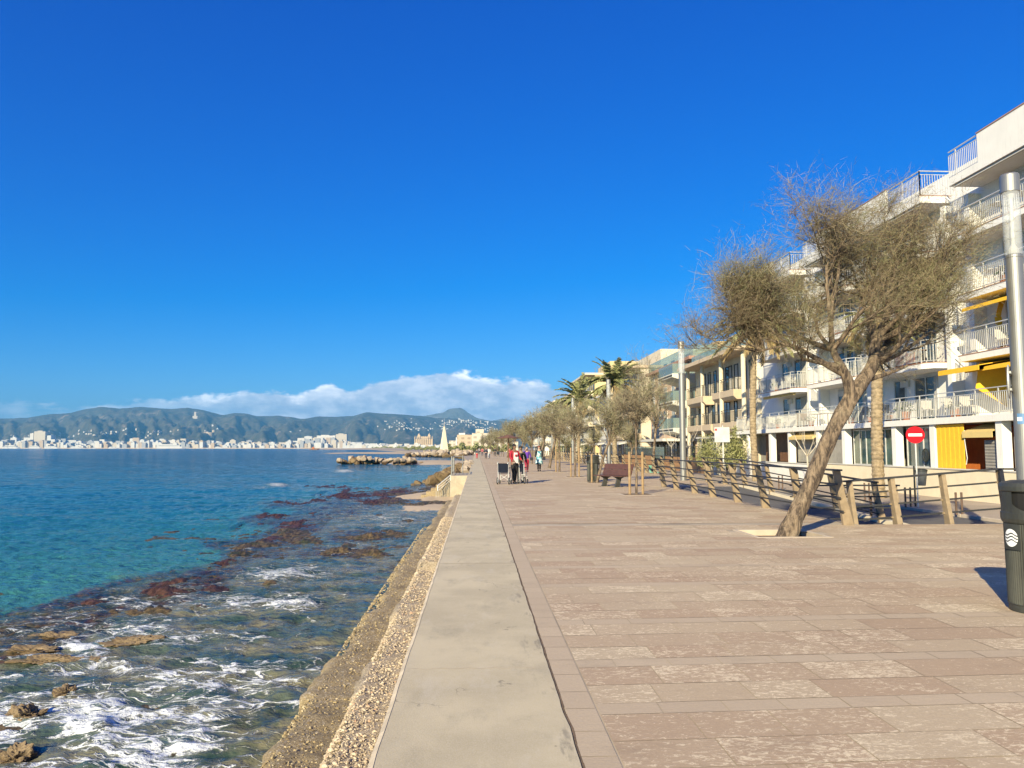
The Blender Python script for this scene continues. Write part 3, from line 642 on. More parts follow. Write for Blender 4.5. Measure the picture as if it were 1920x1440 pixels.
# shoal tint: 0 open blue, 1 milky green before the reef, 2 grey-green inside
shore = np.clip(1 - np.abs(np.clip(-rim_d, 0, 999)) / np.interp(px, [0, 600], [170, 60]), 0, 1)
V = np.stack([X, Y, SEA + Hh], -1)
def watermat():
    m, n, b = newmat('sea_water')
    pos = n.n('ShaderNodeNewGeometry').outputs['Position']
    sp = n.n('ShaderNodeSeparateXYZ'); n.link(pos, sp.inputs[0])
    yl = n.math('LOGARITHM', n.math('MAXIMUM', sp.outputs[1], 1), 10)
    col = n.ramp(n.math('DIVIDE', yl, 3.5), [(0, (.025, .15, .155)), (.36, (.020, .145, .165)), (.45, (.010, .115, .155)), (.56, (.004, .085, .145)), (.66, (.001, .055, .115)), (1, (.001, .040, .09))])
    lf = n.noise(n.mapping(pos, (.05, .35, 1)), 1, 5, .6)
    col = n.mix(n.math('MULTIPLY', n.ss(lf, .40, .66), .45), col, (.003, .045, .085))
    col = n.mix(n.math('MULTIPLY', n.attr('shore'), .6), col, (.06, .19, .16))
    inner = n.mix(n.ss(n.noise(n.mapping(pos, (.5, .8, 1)), 1.3, 5, .6), .38, .62), (.060, .095, .075), (.17, .16, .10))
    col = n.mix(n.attr('reef'), col, inner)
    dk = n.ss(n.noise(n.mapping(pos, (.8, 1.3, 1), loc=(7, 0, 0)), .9, 6, .7), .50, .62)
    col = n.mix(n.math('MULTIPLY', n.math('MULTIPLY', dk, n.attr('reef')), .75), col, (.015, .045, .035))
    wn = n.noise(n.mapping(pos, (1, 1.5, 1)), 5, 6, .75)
    weedc = n.mix(n.ss(wn, .44, .58), (.010, .009, .010), (.085, .038, .024)); weedc = n.mix(n.ss(n.noise(pos, 1.1, 4, .6), .5, .6), weedc, n.mix(n.ss(wn, .44, .58), (.012, .012, .006), (.12, .085, .035)))
    wf = n.ss(n.math('ADD', n.attr('weed'), n.math('MULTIPLY', n.math('SUBTRACT', wn, .5), .9)), .32, .62)
    col = n.mix(n.math('MULTIPLY', n.math('MULTIPLY', wf, n.math('MULTIPLY_ADD', n.ss(n.noise(n.mapping(pos, (1, .6, 1)), .8, 5, .7), .36, .6), .6, .4)), .92), col, weedc)
    # foam: torn streaks
    wv = n.noise(n.mapping(pos, (1, 1.7, 1)), .9, 3, .5)
    cmb = n.n('ShaderNodeVectorMath', operation='ADD'); n.link(pos, cmb.inputs[0])
    cx = n.n('ShaderNodeCombineXYZ'); n.link(n.math('MULTIPLY', wv, 1.3), cx.inputs[0]); n.link(n.math('MULTIPLY', wv, -.8), cx.inputs[1]); n.link(cx.outputs[0], cmb.inputs[1])
    st = n.mapping(cmb.outputs[0], (.75, 2.1, 1), rot=(0, 0, R(-12)))
    fm0 = n.attr('foam'); pn = n.ss(n.noise(n.mapping(pos, (.8, 1.3, 1), loc=(2, 9, 0)), 1.1, 6, .72), .36, .66); fm = n.math('MULTIPLY', fm0, n.math('MULTIPLY_ADD', pn, 1.05, .12))
    wn1 = n.n('ShaderNodeTexNoise'); wn1.inputs['Scale'].default_value = 1.6; wn1.inputs['Detail'].default_value = 5; n.link(st, wn1.inputs['Vector'])
    wadd = n.n('ShaderNodeVectorMath', operation='MULTIPLY_ADD'); n.link(wn1.outputs['Color'], wadd.inputs[0]); wadd.inputs[1].default_value = (1.1, 1.1, 0); n.link(st, wadd.inputs[2])
    e1 = n.vor(wadd.outputs[0], 1.5, 'DISTANCE_TO_EDGE'); e2 = n.vor(wadd.outputs[0], 4.0, 'DISTANCE_TO_EDGE'); e3 = n.vor(wadd.outputs[0], 9.0, 'DISTANCE_TO_EDGE')
    th1 = n.math('MULTIPLY_ADD', fm, .16, -.016); th2 = n.math('MULTIPLY_ADD', fm, .20, -.045); th3 = n.math('MULTIPLY_ADD', fm, .34, -.12)
    jit = n.math('MULTIPLY', n.math('SUBTRACT', n.noise(pos, 26, 4, .75), .5), .10)
    def lace(e, th, soft): return n.math('SUBTRACT', 1.0, n.ss(n.math('ADD', n.math('SUBTRACT', e, th), jit), -soft, soft))
    ff = n.math('MAXIMUM', n.math('MAXIMUM', lace(e1, th1, .025), n.math('MULTIPLY', lace(e2, th2, .03), .9)), n.math('MULTIPLY', lace(e3, th3, .04), .8))
    ff = n.math('MULTIPLY', ff, n.ss(fm, .05, .2))
    milk = n.math('MULTIPLY', n.ss(fm, .25, .9), .30); col = n.mix(milk, col, (.34, .46, .46))
    ff = n.math('MULTIPLY', ff, n.math('MULTIPLY_ADD', n.ss(n.noise(pos, 14, 4, .7), .3, .62), .35, .65))
    col = n.mix(ff, col, (.80, .84, .86))
    n.link(col, b.inputs['Base Color']); b.inputs['IOR'].default_value = 1.33
    n.link(n.math('MULTIPLY_ADD', ff, .6, .09), b.inputs['Roughness'])
    n.link(n.math('MULTIPLY', n.math('MULTIPLY_ADD', n.ss(yl, 1.4, 2.4), -.30, .50), n.math('MULTIPLY', n.math('MULTIPLY_ADD', n.attr('weed'), -.55, 1.0), n.math('MULTIPLY_ADD', n.attr('reef'), -.40, 1.0))), b.inputs['Specular IOR Level'])
    bp = n.n('ShaderNodeBump'); bp.inputs['Strength'].default_value = 1.0
    n.link(n.math('MULTIPLY_ADD', n.ss(yl, .8, 2.2), .55, .06), bp.inputs['Distance'])
    far = n.ss(yl, .9, 1.9)
    h1 = n.noise(n.mapping(pos, (1.0, 1.9, 1)), 3.2, 5, .6); h2 = n.noise(n.mapping(pos, (.30, .8, 1)), 1.2, 6, .62)
    hmix = n.n('ShaderNodeMix', data_type='FLOAT'); n.link(far, hmix.inputs[0]); n.link(h1, hmix.inputs[2]); n.link(h2, hmix.inputs[3])
    n.link(n.math('ADD', hmix.outputs[0], n.math('MULTIPLY', ff, .35)), bp.inputs['Height']); n.link(bp.outputs[0], b.inputs['Normal'])
    return m
M['water'] = watermat()
npmesh('sea', V.reshape(-1, 3), gridfaces(nr, nc)[:, ::-1], 'water', dict(reef=reef, weed=weed, foam=foam, shore=shore * (1 - reef)), kind='structure')
# reef: weed-covered rock shelf that breaks the surface here and there
Yr = np.exp(np.linspace(math.log(6.5), math.log(62), 420)); Sr = np.linspace(0, 1, 330)
Xr = -1.4 - Sr[None, :] * np.interp(Yr, [6, 12, 20, 40, 62], [5.5, 8.8, 8.8, 10.5, 12])[:, None]; YR = Yr[:, None] + 0 * Xr
px, py = wpix(Xr, YR); warp = 26 * fbm(Xr * .55, YR * .28, 4, 31); warpy = 9 * fbm(Xr * .8, YR * .3, 4, 33)
hts = np.full_like(px, -.9)
spots = [(560, 943, 52, 5, .9), (600, 938, 40, 4, .8), (530, 966, 50, 5, .8), (650, 929, 42, 5, 1), (720, 941, 55, 7, 1), (790, 945, 55, 6, .9), (700, 965, 45, 6, .85), (745, 957, 40, 4, .6), (820, 925, 8, 3, 1.2), (800, 955, 30, 5, .7), (700, 1033, 34, 4, .8), (640, 1028, 40, 4, .8), (590, 1010, 46, 5, .6),
         (320, 1101, 70, 9, .85), (400, 1095, 50, 6, .7), (260, 1136, 60, 5, .75), (320, 1133, 35, 5, .8), (340, 1108, 30, 6, .7), (520, 1090, 26, 5, .6), (380, 1130, 40, 5, .6), (700, 1000, 30, 3, .7), (740, 998, 30, 4, .7), (510, 1035, 50, 4, .4), (770, 975, 25, 6, .7)]
for c in spots:
    hts = np.maximum(hts, c[4] * np.exp(-(((px + warp * .8 - c[0]) / c[2]) ** 2 + ((py + warpy - c[1]) / c[3]) ** 2)) - .55)
ey = np.interp(px + warp, [-400, 0, 100, 250, 400, 480, 560, 640, 720, 800], [1330, 1150, 1125, 1078, 1050, 1000, 965, 935, 918, 905]); rd = py + warpy - ey
bnd = np.exp(-((rd - np.interp(px, [0, 300, 700], [36, 30, 14])) / np.interp(px, [0, 300, 700], [30, 24, 14])) ** 2)
hts = np.maximum(hts, bnd * .48 + .75 * fbm(Xr * .8, YR * .5, 4, 131) - .62)
fr = fbm(Xr * 1.6, YR * 1.1, 5, 101); fr2 = np.abs(fbm(Xr * 5, YR * 4, 4, 111))
Z = SEA + .02 + hts * .17 + fr * .12 * (hts > -.8) + (.05 - fr2 * .24) * np.clip(hts + .6, 0, 1)
redm = np.clip(.28 * bnd + np.exp(-((px - 560) / 130) ** 2) * (py < 985) + np.exp(-((px - 330) / 120) ** 2) * (np.abs(py - 1100) < 30) + .5 * fbm(Xr * .7, YR * .5, 3, 121), 0, 1)
def reefmat():
    m, n, b = newmat('weed_covered_reef'); pos = n.n('ShaderNodeNewGeometry').outputs['Position']
    f = n.noise(pos, 7, 7, .75)
    a = n.mix(n.ss(f, .38, .62), (.022, .011, .010), (.125, .052, .030)); c = n.mix(n.ss(f, .38, .62), (.028, .022, .010), (.19, .13, .055))
    f2 = n.noise(pos, 2.2, 4, .6)
    c = n.mix(n.math('MULTIPLY', n.ss(f2, .5, .62), .7), c, (.020, .040, .012))
    sel = n.ss(n.math('ADD', n.attr('redness'), n.math('MULTIPLY', n.math('SUBTRACT', n.noise(pos, 1.1, 4, .6), .5), .8)), .3, .5)
    n.link(n.mix(sel, c, a), b.inputs['Base Color']); b.inputs['Roughness'].default_value = .6
    bp = n.n('ShaderNodeBump'); bp.inputs['Strength'].default_value = 1; bp.inputs['Distance'].default_value = .08
    n.link(f, bp.inputs['Height']); n.link(bp.outputs[0], b.inputs['Normal']); return m
M['reef'] = reefmat()
npmesh('reef', np.stack([Xr, YR, Z], -1).reshape(-1, 3), gridfaces(420, 330)[:, ::-1], 'reef', dict(redness=redm), kind='structure')
# beach patches against the wall and the sand spit behind the breakwater
def blobsheet(name, cx, cy, rx, ry, z, h, m, seed):
    n1, n2 = 14, 60; V = []
    for i in range(n1):
        r = i / (n1 - 1)
        for k in range(n2):
            a = 2 * math.pi * k / (n2 - 1); w_ = 1 + .22 * math.sin(2 * a + seed) + .12 * math.sin(5 * a + seed * 2) + .07 * math.sin(9 * a + seed * 3)
            V.append((cx + rx * r * math.cos(a) * w_, cy + ry * r * math.sin(a) * w_, z + h * (1 - r * r) - .12 * r))
    return npmesh(name, V, gridfaces(n1, n2), m, kind='structure')
blobsheet('beach', -2.6, 36.5, 1.9, 6.0, SEA + .05, .10, 'sand', 1)
blobsheet('beach', -2.4, 47, 2.2, 5, SEA + .03, .2, 'sand', 2)
blobsheet('sand_spit', -8, 152, 12, 20, SEA + .05, .45, 'sand', 3)
blobsheet('beach', -30, 420, 60, 40, SEA + .1, .8, 'sand', 4)
blobsheet('beach', -190, 1560, 130, 190, SEA + .2, 2.6, 'sand', 5)
# ================================================================== HILLS
ridge = [(-900, 800), (-500, 792), (-200, 789), (0, 786), (37, 786), (75, 784.5), (112, 778), (150, 776), (175, 769), (207, 764), (240, 767.5), (277, 764), (300, 766), (332, 768), (362, 765.5), (390, 770), (425, 779), (447, 775), (467, 776), (489, 781), (529, 780), (548, 782), (570, 786), (602, 781), (627, 782), (646, 781), (665, 780), (689, 773), (711, 775), (751, 777), (792, 780), (819, 784), (846, 784), (900, 788), (927, 789), (955, 791), (1100, 797), (1400, 800), (2200, 806)]
def hillmesh(name, ridge, y0, y1, seed, back, m='hill', nx=700, ny=110, x0=-900, x1=2200, foot=0.0):
    P = np.linspace(x0, x1, nx); top = np.interp(P, [r[0] for r in ridge], [r[1] for r in ridge])
    top = top - .8 * fbm(P / 14, P * 0, 3, seed) 
    T = np.linspace(0, 1, ny); Yd = y0 + (y1 - y0) * T
    yext = np.concatenate([Yd, [y1 + back]])
    hr = (840 - top) / FPX * y1
    TT = T[:, None]; PP = P[None, :]
    Xw = (PP - 894) / FPX * (y0 + (y1 - y0) * TT)
    base = TT ** 1.25
    n1 = fbm(PP / 60 + 0 * TT, TT * 2.6 + 5, 6, seed + 1); n2 = 1 - np.abs(fbm(PP / 34 + TT * .8, TT * 1.5, 5, seed + 2)) * 2
    n3 = 1 - np.abs(fbm(PP / 11 - TT * .6, TT * 4.0, 4, seed + 7)) * 2
    shape = base + (n1 * .50 + (n2 - .6) * .20 + (n3 - .6) * .10) * np.sin(np.pi * np.clip(TT, 0, 1)) ** .9 * .85
    shape = np.clip(shape, foot * TT, 1.0 + 0 * TT)
    shape[-1] = 1
    # never rise above the line of sight to the ridge
    Zw = np.minimum(shape * hr[None, :], hr[None, :] * (Yd / y1)[:, None] * .985 + 0) ; Zw[-1] = hr
    Zw = Zw + SEA
    Vx = np.concatenate([Xw, Xw[-1:] * (1 + back / y1)]); Vz = np.concatenate([Zw, Zw[-1:] * 0 - 5])
    V = np.stack([Vx, yext[:, None] + 0 * Vx, Vz], -1)
    return npmesh(name, V.reshape(-1, 3), gridfaces(ny + 1, nx), m, kind='structure'), (P, Yd, Xw, Zw)
def hillmat(name, c1, c2, bare):
    m, n, b = newmat(name); pos = n.n('ShaderNodeNewGeometry').outputs['Position']
    f = n.noise(pos, .009, 7, .7); col = n.mix(n.ss(f, .4, .6), c1, c2)
    f1 = n.noise(pos, .022, 5, .75); col = n.mix(n.math('MULTIPLY', n.ss(f1, .48, .64), .6), col, tuple(x * .45 for x in c1))
    f2 = n.noise(n.mapping(pos, (1, .7, 1.8)), .0045, 7, .75); col = n.mix(n.math('MULTIPLY', n.ss(f2, .56, .68), .75), col, bare)
    n.link(col, b.inputs['Base Color']); b.inputs['Roughness'].default_value = .95; b.inputs['Specular IOR Level'].default_value = .1
    return m
M['hill'] = hillmat('wooded_hill', (.062, .064, .040), (.12, .105, .062), (.40, .31, .22))
M['hillfar'] = hillmat('hazed_far_hill', (.10, .115, .12), (.12, .13, .13), (.18, .17, .16))  # paler and bluer than the near hills: distance haze put into the colour
HILL, HD = hillmesh('hills', ridge, 4700, 8200, 201, 900, foot=0.1)
rid2 = [(600, 800), (700, 797), (760, 788), (800, 779), (833, 773), (841, 767), (862, 764.5), (870, 768), (879, 775), (895, 784), (920, 789), (941, 785), (960, 787), (1000, 794), (1200, 800)]
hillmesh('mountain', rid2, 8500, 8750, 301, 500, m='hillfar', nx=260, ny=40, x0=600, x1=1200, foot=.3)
def hill_z(pxx, t):
    P, Yd, Xw, Zw = HD; i = int(np.clip(np.searchsorted(P, pxx), 0, len(P) - 1)); j = int(np.clip(t * (len(Yd) - 1), 0, len(Yd) - 1))
    return Xw[j, i], Yd[j], Zw[j, i]
# ================================================================== BUILDINGS
def railing(mb, p0, p1, h=1.0, step=.11, bar=.022, posts=True, top=.05):
    """vertical-bar railing between two base points"""
    a = Vector(p0); b = Vector(p1); L_ = (b - a).length; d = (b - a) / L_; up = Vector((0, 0, 1))
    mb.bar(a + up * h, b + up * h, top, .035); mb.bar(a + up * (h - .16), b + up * (h - .16), .025, .025); mb.bar(a + up * .08, b + up * .08, .025, .025)
    n = max(2, int(L_ / step))
    for i in range(n + 1):
        q = a + d * (L_ * i / n); big = posts and i % 12 == 0
        mb.bar(q + up * (.0 if big else .08), q + up * (h if big else h - .16), .04 if big else bar, .04 if big else bar, up=(0, 1, 0))
def window(parent, x, y0, y1, z0, z1, frame='pvc', glass='glass', mull=1, curtain=None, face='x', d=.07):
    """window on a wall facing -X (face 'x', wall plane x) or -Y (face 'y', wall plane y = x)"""
    f = MB(); t = .06
    def bx(m_, a, b, c, e, dep0, dep1):
        if face == 'x': m_.box(x - dep1, x - dep0, a, b, c, e)
        else: m_.box(a, b, x - dep1, x - dep0, c, e)
    bx(f, y0 - t, y1 + t, z0 - t, z0, -.02, .06); bx(f, y0 - t, y1 + t, z1, z1 + t, -.02, .06)
    bx(f, y0 - t, y0, z0, z1, -.02, .058); bx(f, y1, y1 + t, z0, z1, -.02, .058)
    for i in range(mull):
        c = y0 + (y1 - y0) * (i + 1) / (mull + 1); bx(f, c - .03, c + .03, z0, z1, .005, .05)
    fo = f.build('window', frame, parent)
    g_ = MB(); bx(g_, y0, y1, z0, z1, -.01, .02); g_.build('pane', glass, fo)
    if curtain:
        c_ = MB(); yy = y0
        while yy < y0 + (y1 - y0) * curtain[0]:
            bx(c_, yy, yy + .05, z0 + .02, z1 - .02, .021, .028); yy += .08
        c_.build('curtain', curtain[1], fo)
    return fo
def clutter(parent, x0, x1, y0, y1, z, seed, n=5, m='pvc'):
    rs = random.Random(seed); placed = []
    for i in range(n):
        for _ in range(12):
            x = rs.uniform(x0, x1); y = rs.uniform(y0, y1)
            if all(abs(x - a) + abs(y - b) > .75 for a, b in placed): break
        placed.append((x, y)); k = rs.random(); mb = MB()
        if k < .6:      # chair
            mb.box(x - .22, x + .22, y - .22, y + .22, z + .42, z + .46); mb.box(x - .22, x + .22, y + .2, y + .23, z + .46, z + .85)
            for a in (-.2, .2):
                for b in (-.2, .2): mb.box(x + a - .015, x + a + .015, y + b - .015, y + b + .015, z, z + .42)
            mb.build('terrace_chair', m, parent)
        elif k < .85:   # table
            mb.lathe([(.4, z + .70), (.4, z + .73)], (x, y), 14); mb.tube([(x, y, z), (x, y, z + .7)], .03, 6); mb.build('terrace_table', m, parent)
        else: mb.lathe([(.13, z), (.18, z + .35)], (x, y), 10); mb.build('tub', 'terracotta', parent)
def potplant(parent, x, y, z, s=.3, seed=1):
    p = MB(); p.lathe([(.6 * s * .6, z), (.5 * s, z + s * .9), (.52 * s, z + s)], (x, y), 12); po = p.build('flower_pot', 'terracotta', parent, smooth=False)
    l = MB(); rs = random.Random(seed)
    for i in range(70):
        a = rs.uniform(0, 6.28); e = rs.uniform(.1, 1.4); r = s * rs.uniform(.4, 1.3); c = Vector((x, y, z + s)) + Vector((math.cos(a) * math.cos(e), math.sin(a) * math.cos(e), math.sin(e))) * r
        t = Vector((rs.uniform(-1, 1), rs.uniform(-1, 1), rs.uniform(-1, 1))).normalized() * s * .25; q = t.orthogonal().normalized() * s * .1
        l.add([c - t, c + q, c + t, c - q], [(0, 1, 2, 3)])
    l.build('leaves', 'plant', po)
# ---------------- white apartment block with staggered balconies
B1 = empty('apartment_block', (21, 37, ROAD), 0, 'long white apartment block with staggered balconies, silver railings and yellow awnings', 'building')
def L1(z): return z - ROAD                 # child coordinates: root sits at (21,37,ROAD)
class Off(MB):
    pass
def bp_(name, mb, m, parent=None, **k):    # build in world coordinates under the block (parent has identity rotation)
    root = ROOT; 
    mb.v = [(x - root.location.x, y - root.location.y, z - root.location.z) for x, y, z in mb.v]
    return mb.build(name, m, parent or root, **k)
# To keep coordinates simple all building roots sit at the origin
B1.location = (0, 0, 0)
XW = 20.9; XF = 19.5; FL = [2.85, 5.30, 7.75, 10.20]; ROOFZ = 12.45
units = [(17.0, 24.0, 0), (24.7, 31.05, 1), (33.12, 39.4, 0), (40.0, 45.4, 1), (47.3, 53.4, 0)]
wl = MB(); wl.box(XW, 32, 15, 57, ROAD, ROOFZ); 
for (a, b) in [(31.1, 31.4), (32.75, 33.05), (45.45, 45.7), (47.0, 47.25), (39.45, 39.95), (24.05, 24.65)]: wl.box(20.35, XW, a, b, 2.9, ROOFZ - .3)
wl.build('wall', 'white', B1)
mb = MB(); mb.box(22.6, 31, 16, 56, ROOFZ, ROOFZ + 2.3); mb.build('penthouse', 'white', B1)
rs = random.Random(21)
for ui, (ya, yb, kk_) in enumerate(units):
    # roof terrace box: solid parapet plus a length of railing
    rb = MB(); rb.box(XF, XW - .002, ya, yb, ROOFZ - .05, ROOFZ + .25)
    solid = (ya, yb - 1.9) if kk_ == 1 else (ya + 2.8, yb)
    if ui == 0: solid = (ya, yb)
    rb.box(XF, XF + .14, solid[0], solid[1], ROOFZ + .25, ROOFZ + 1.42)
    if kk_ == 1 or ui == 0: rb.box(XF + .14, XW + .8, ya, ya + .14, ROOFZ + .25, ROOFZ + 1.42)
    ro = rb.build('roof_terrace', 'white', B1)
    q = MB(); q.box(XF - .03, XF + .17, solid[0] - .02, solid[1] + .02, ROOFZ + 1.422, ROOFZ + 1.46); q.box(XF - .02, XW, ya - .02, ya + .10, ROOFZ + .252, ROOFZ + .28); q.build('coping', 'tile', ro)
    q = MB()
    if kk_ == 1: railing(q, (XF + .06, solid[1] + .05, ROOFZ + .25), (XF + .06, yb, ROOFZ + .25), 1.15)
    elif ui: railing(q, (XF + .06, ya + .06, ROOFZ + .25), (XF + .06, solid[0], ROOFZ + .25), 1.15); railing(q, (XF + .06, ya + .06, ROOFZ + .25), (XW + .3, ya + .06, ROOFZ + .25), 1.15)
    if q.v: q.build('railing', 'steelrail', ro)
    # folded awning housing under the terrace
    q = MB(); q.bar((XF + .12, ya + .2, ROOFZ - .12), (XF + .12, yb - .2, ROOFZ - .12), .09, .07); q.build('awning_housing', 'cloth_white', ro)
    for fi, z in enumerate(FL[1:], 1):
        depth = XF
        sb = MB(); c = .55      # slab with a clipped corner
        poly = [(XW, ya), (depth + .3, ya), (depth, ya + .45), (depth, yb - .1), (XW, yb - .1)]
        sb.prism(poly[::-1], z - .24, z)
        so = sb.build('balcony', 'white', B1)
        q = MB(); q.prism([(XW - .01, ya - .02), (depth + .28, ya - .02), (depth - .02, ya + .44), (depth - .02, yb - .08), (XW - .01, yb - .08)][::-1], z, z + .03); q.build('floor_tiles', 'tile', so)
        q = MB(); e = .05
        railing(q, (depth + e, ya + .5, z + .03), (depth + e, yb - .15, z + .03)); railing(q, (XW, ya + e, z + .03), (depth + .33, ya + e, z + .03)); railing(q, (depth + .33, ya + e, z + .03), (depth + e, ya + .5, z + .03), step=.13)
        q.build('railing', 'steelrail', so)
        clutter(so, depth + .4, XW - .4, ya + .8, yb - .8, z + .03, ui * 10 + fi, 3, rs.choice(['pvc', 'cloth_white', 'brown']))
        # awnings
        if (ui == 1 and fi in (1, 2)) or (ui != 1 and rs.random() < .35) or (ui == 4 and fi == 1):
            q = MB(); xo = 1.0
            q.extr([(XW - .05, ya + .5, z - .30), (depth - .15, ya + .5, z - .62), (depth - .15, ya + .5, z - .74), (depth - .13, ya + .5, z - .74), (depth - .13, ya + .5, z - .60), (XW - .05, ya + .5, z - .27)], (0, yb - ya - 1.2, 0)) if ui == 1 else q.bar((depth + .3, ya + .5, z - .32), (depth + .3, yb - .5, z - .32), .14, .12)
            q.build('awning', 'yellow' if ui == 1 else 'paleyellow' if ui == 4 else 'cloth_white', so)
        if rs.random() < .8: potplant(so, depth + .3, ya + rs.uniform(1, 4), z + .03, .3, ui * 7 + fi)
    for fi, z in enumerate([FL[0]] + FL[1:]):
        w_ = ya + rs.uniform(1.1, 1.6)
        window(B1, XW, w_, w_ + 1.7, z + .05, z + 2.02, mull=1, curtain=(rs.uniform(.1, .5), 'cloth_white') if rs.random() < .6 else None)
        window(B1, XW, yb - 2.1, yb - 1.2, z + (.05 if rs.random() < .5 else .9), z + 2.02, mull=0)
        q = MB(); q.box(XW - .10, XW - .001, w_ + 2.2, w_ + 2.9, z + 1.7, z + 2.0); q.build('air_conditioner', 'pvc', B1)
# yellow side sails on the nearest unit
q = MB(); q.extr([(XF + .1, 30.1, 2.9 + 1.05), (XF + 1.35, 30.1, 2.9 + .3), (XF + 1.35, 30.1, 5.0), (XF + .3, 30.1, 4.95)], (0, .02, 0)); q.build('side_sail', 'yellow', B1)
q = MB()
for i in range(8): q.bar((XF + .9 + .10 * math.sin(i), 29.6, 5.35 + i * .27), (XF + .9 + .10 * math.sin(i + 1), 29.6, 5.35 + (i + 1) * .27), .03, .22 + .05 * math.sin(i * 2))
q.build('gathered_curtain', 'yellow', B1)
q = MB(); q.extr([(XW - .1, 29.2, 5.03), (XF - .35, 29.2, 4.75), (XF - .35, 29.2, 4.58), (XF - .33, 29.2, 4.58), (XF - .33, 29.2, 4.78), (XW - .1, 29.2, 5.06)], (0, 2.6, 0)); q.build('awning', 'yellow', B1)
# first floor: one continuous terrace over the arcade
fl = MB(); X1 = 19.15; fl.box(X1, XW - .003, 15, 57, FL[0] - .26, FL[0]); fo = fl.build('first_floor_terrace', 'white', B1)
q = MB(); railing(q, (X1 + .05, 15, FL[0]), (X1 + .05, 33.2, FL[0])); q.build('railing', 'steelrail', fo)
q = MB(); railing(q, (X1 + .05, 33.3, FL[0]), (X1 + .05, 57, FL[0]), step=.13); q.build('railing', 'steelrail', fo)
for i in range(5):
    clutter(fo, X1 + .5, XW - .5, 24 + i * 6.5, 28 + i * 6.5, FL[0], 80 + i, 6, ['pvc', 'cloth_white', 'blackframe', 'brown', 'pvc'][i])
for i, (px_, s) in enumerate([(24, .35), (26.2, .3), (27, .3), (31.5, .3), (35, .4), (38.2, .3), (45, .3), (50, .3)]): potplant(fo, X1 + .4, px_, FL[0], s, 60 + i)
# terracotta planter wall on the second terrace
q = MB(); q.box(XF + .2, XF + .26, 34.4, 36.0, FL[1] + .05, FL[1] + .62); q.build('planter', 'terracotta', B1)
# ground floor: columns, glazed bays, low wall
colY = [24.6, 28.4, 32.6, 35.6, 40.5, 43.6, 47.6, 50.7, 54.9]
for y in colY:
    q = MB(); q.cbox(19.25, 19.62, y - .18, y + .18, ROAD, FL[0] - .262, .01); q.build('column', 'white', B1)
bays = list(zip(colY, colY[1:]))
def bay(i, m): 
    a, b = bays[i]; q = MB(); q.box(19.72, 19.78, a + .2, b - .2, .76, FL[0] - .262); return q.build('bay_infill', m, B1)
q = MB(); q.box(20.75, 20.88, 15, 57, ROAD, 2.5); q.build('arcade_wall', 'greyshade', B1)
# bay 0-1 (28.4-32.6) roller screen and orange recess
q = MB()
for i in range(12):
    y0 = 30.55 + i * .15; q.box(19.30 + .010 * (i % 2), 19.33 + .010 * (i % 2), y0, y0 + .15, .70, FL[0] - .30)
q.build('roller_screen', 'yellow', B1)
q = MB(); q.box(20.3, 20.38, 28.6, 32.4, ROAD + .3, 2.55); q.build('recess_wall', 'orange', B1)
q = MB(); q.extr([(20.2, 28.7, 2.55), (19.2, 28.7, 2.22), (19.2, 28.7, 2.0), (19.22, 28.7, 2.0), (19.22, 28.7, 2.25), (20.2, 28.7, 2.58)], (0, 1.8, 0)); q.build('awning', 'paleyellow', B1)
q = MB(); q.tube([(19.28, 30.45, 2.3), (19.26, 30.43, 1.9), (19.28, 30.35, 1.2), (19.26, 30.4, .95)], .018, 6); q.build('awning_crank', 'pvc', B1)
q = MB(); q.box(19.5, 19.56, 28.65, 29.6, .8, 1.9)
for i in range(9): q.box(19.47, 19.5, 28.7, 29.55, .85 + i * .115, .93 + i * .115)
q.build('louvred_shutter', 'greyshade', B1)
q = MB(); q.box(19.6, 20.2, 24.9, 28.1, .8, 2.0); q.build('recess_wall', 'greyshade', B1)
window(B1, 19.80, 25.1, 28.0, .80, 2.48, 'pvc', 'glass', 2)
window(B1, 19.80, 32.85, 35.35, .80, 2.48, 'pvc', 'glass', 1)
window(B1, 19.72, 35.9, 40.2, .80, 2.48, 'pvc', 'glassgreen', 6)
bay(4, 'greyshade'); bay(5, 'greyshade')
q = MB(); q.extr([(19.8, 43.9, 2.55), (19.1, 43.9, 2.25), (19.1, 43.9, 2.1), (19.8, 43.9, 2.5)], (0, 3.4, 0)); q.build('awning', 'paleyellow', B1)
q = MB(); q.box(20.5, 20.56, 47.8, 54.7, .7, 2.55); q.build('recess_wall', 'brown', B1)
q = MB()
for k in range(7): q.tube([(19.62 + .02 * math.sin(k), 33.75 + .26 * math.cos(t * .5 + k * .35) * math.cos(k * .4), 1.28 + .30 * math.sin(t * .5 + k * .35)) for t in range(13)], .012, 5)
q.build('wire_ornament', 'blackframe', B1)
lw = MB(); lw.box(18.98, 19.2, 15, 43.6, ROAD, .74); q = lw.build('low_wall', 'creamwall', B1)
lw = MB(); lw.box(18.98, 19.2, 43.602, 57, ROAD, .68); lw.build('low_wall', 'white', B1)
lw = MB(); lw.box(18.94, 19.24, 15, 43.59, .741, .78); lw.box(18.94, 19.24, 43.61, 57, .681, .72); lw.build('wall_coping', 'white2', B1)
B1.location = (0, -.8, 0)
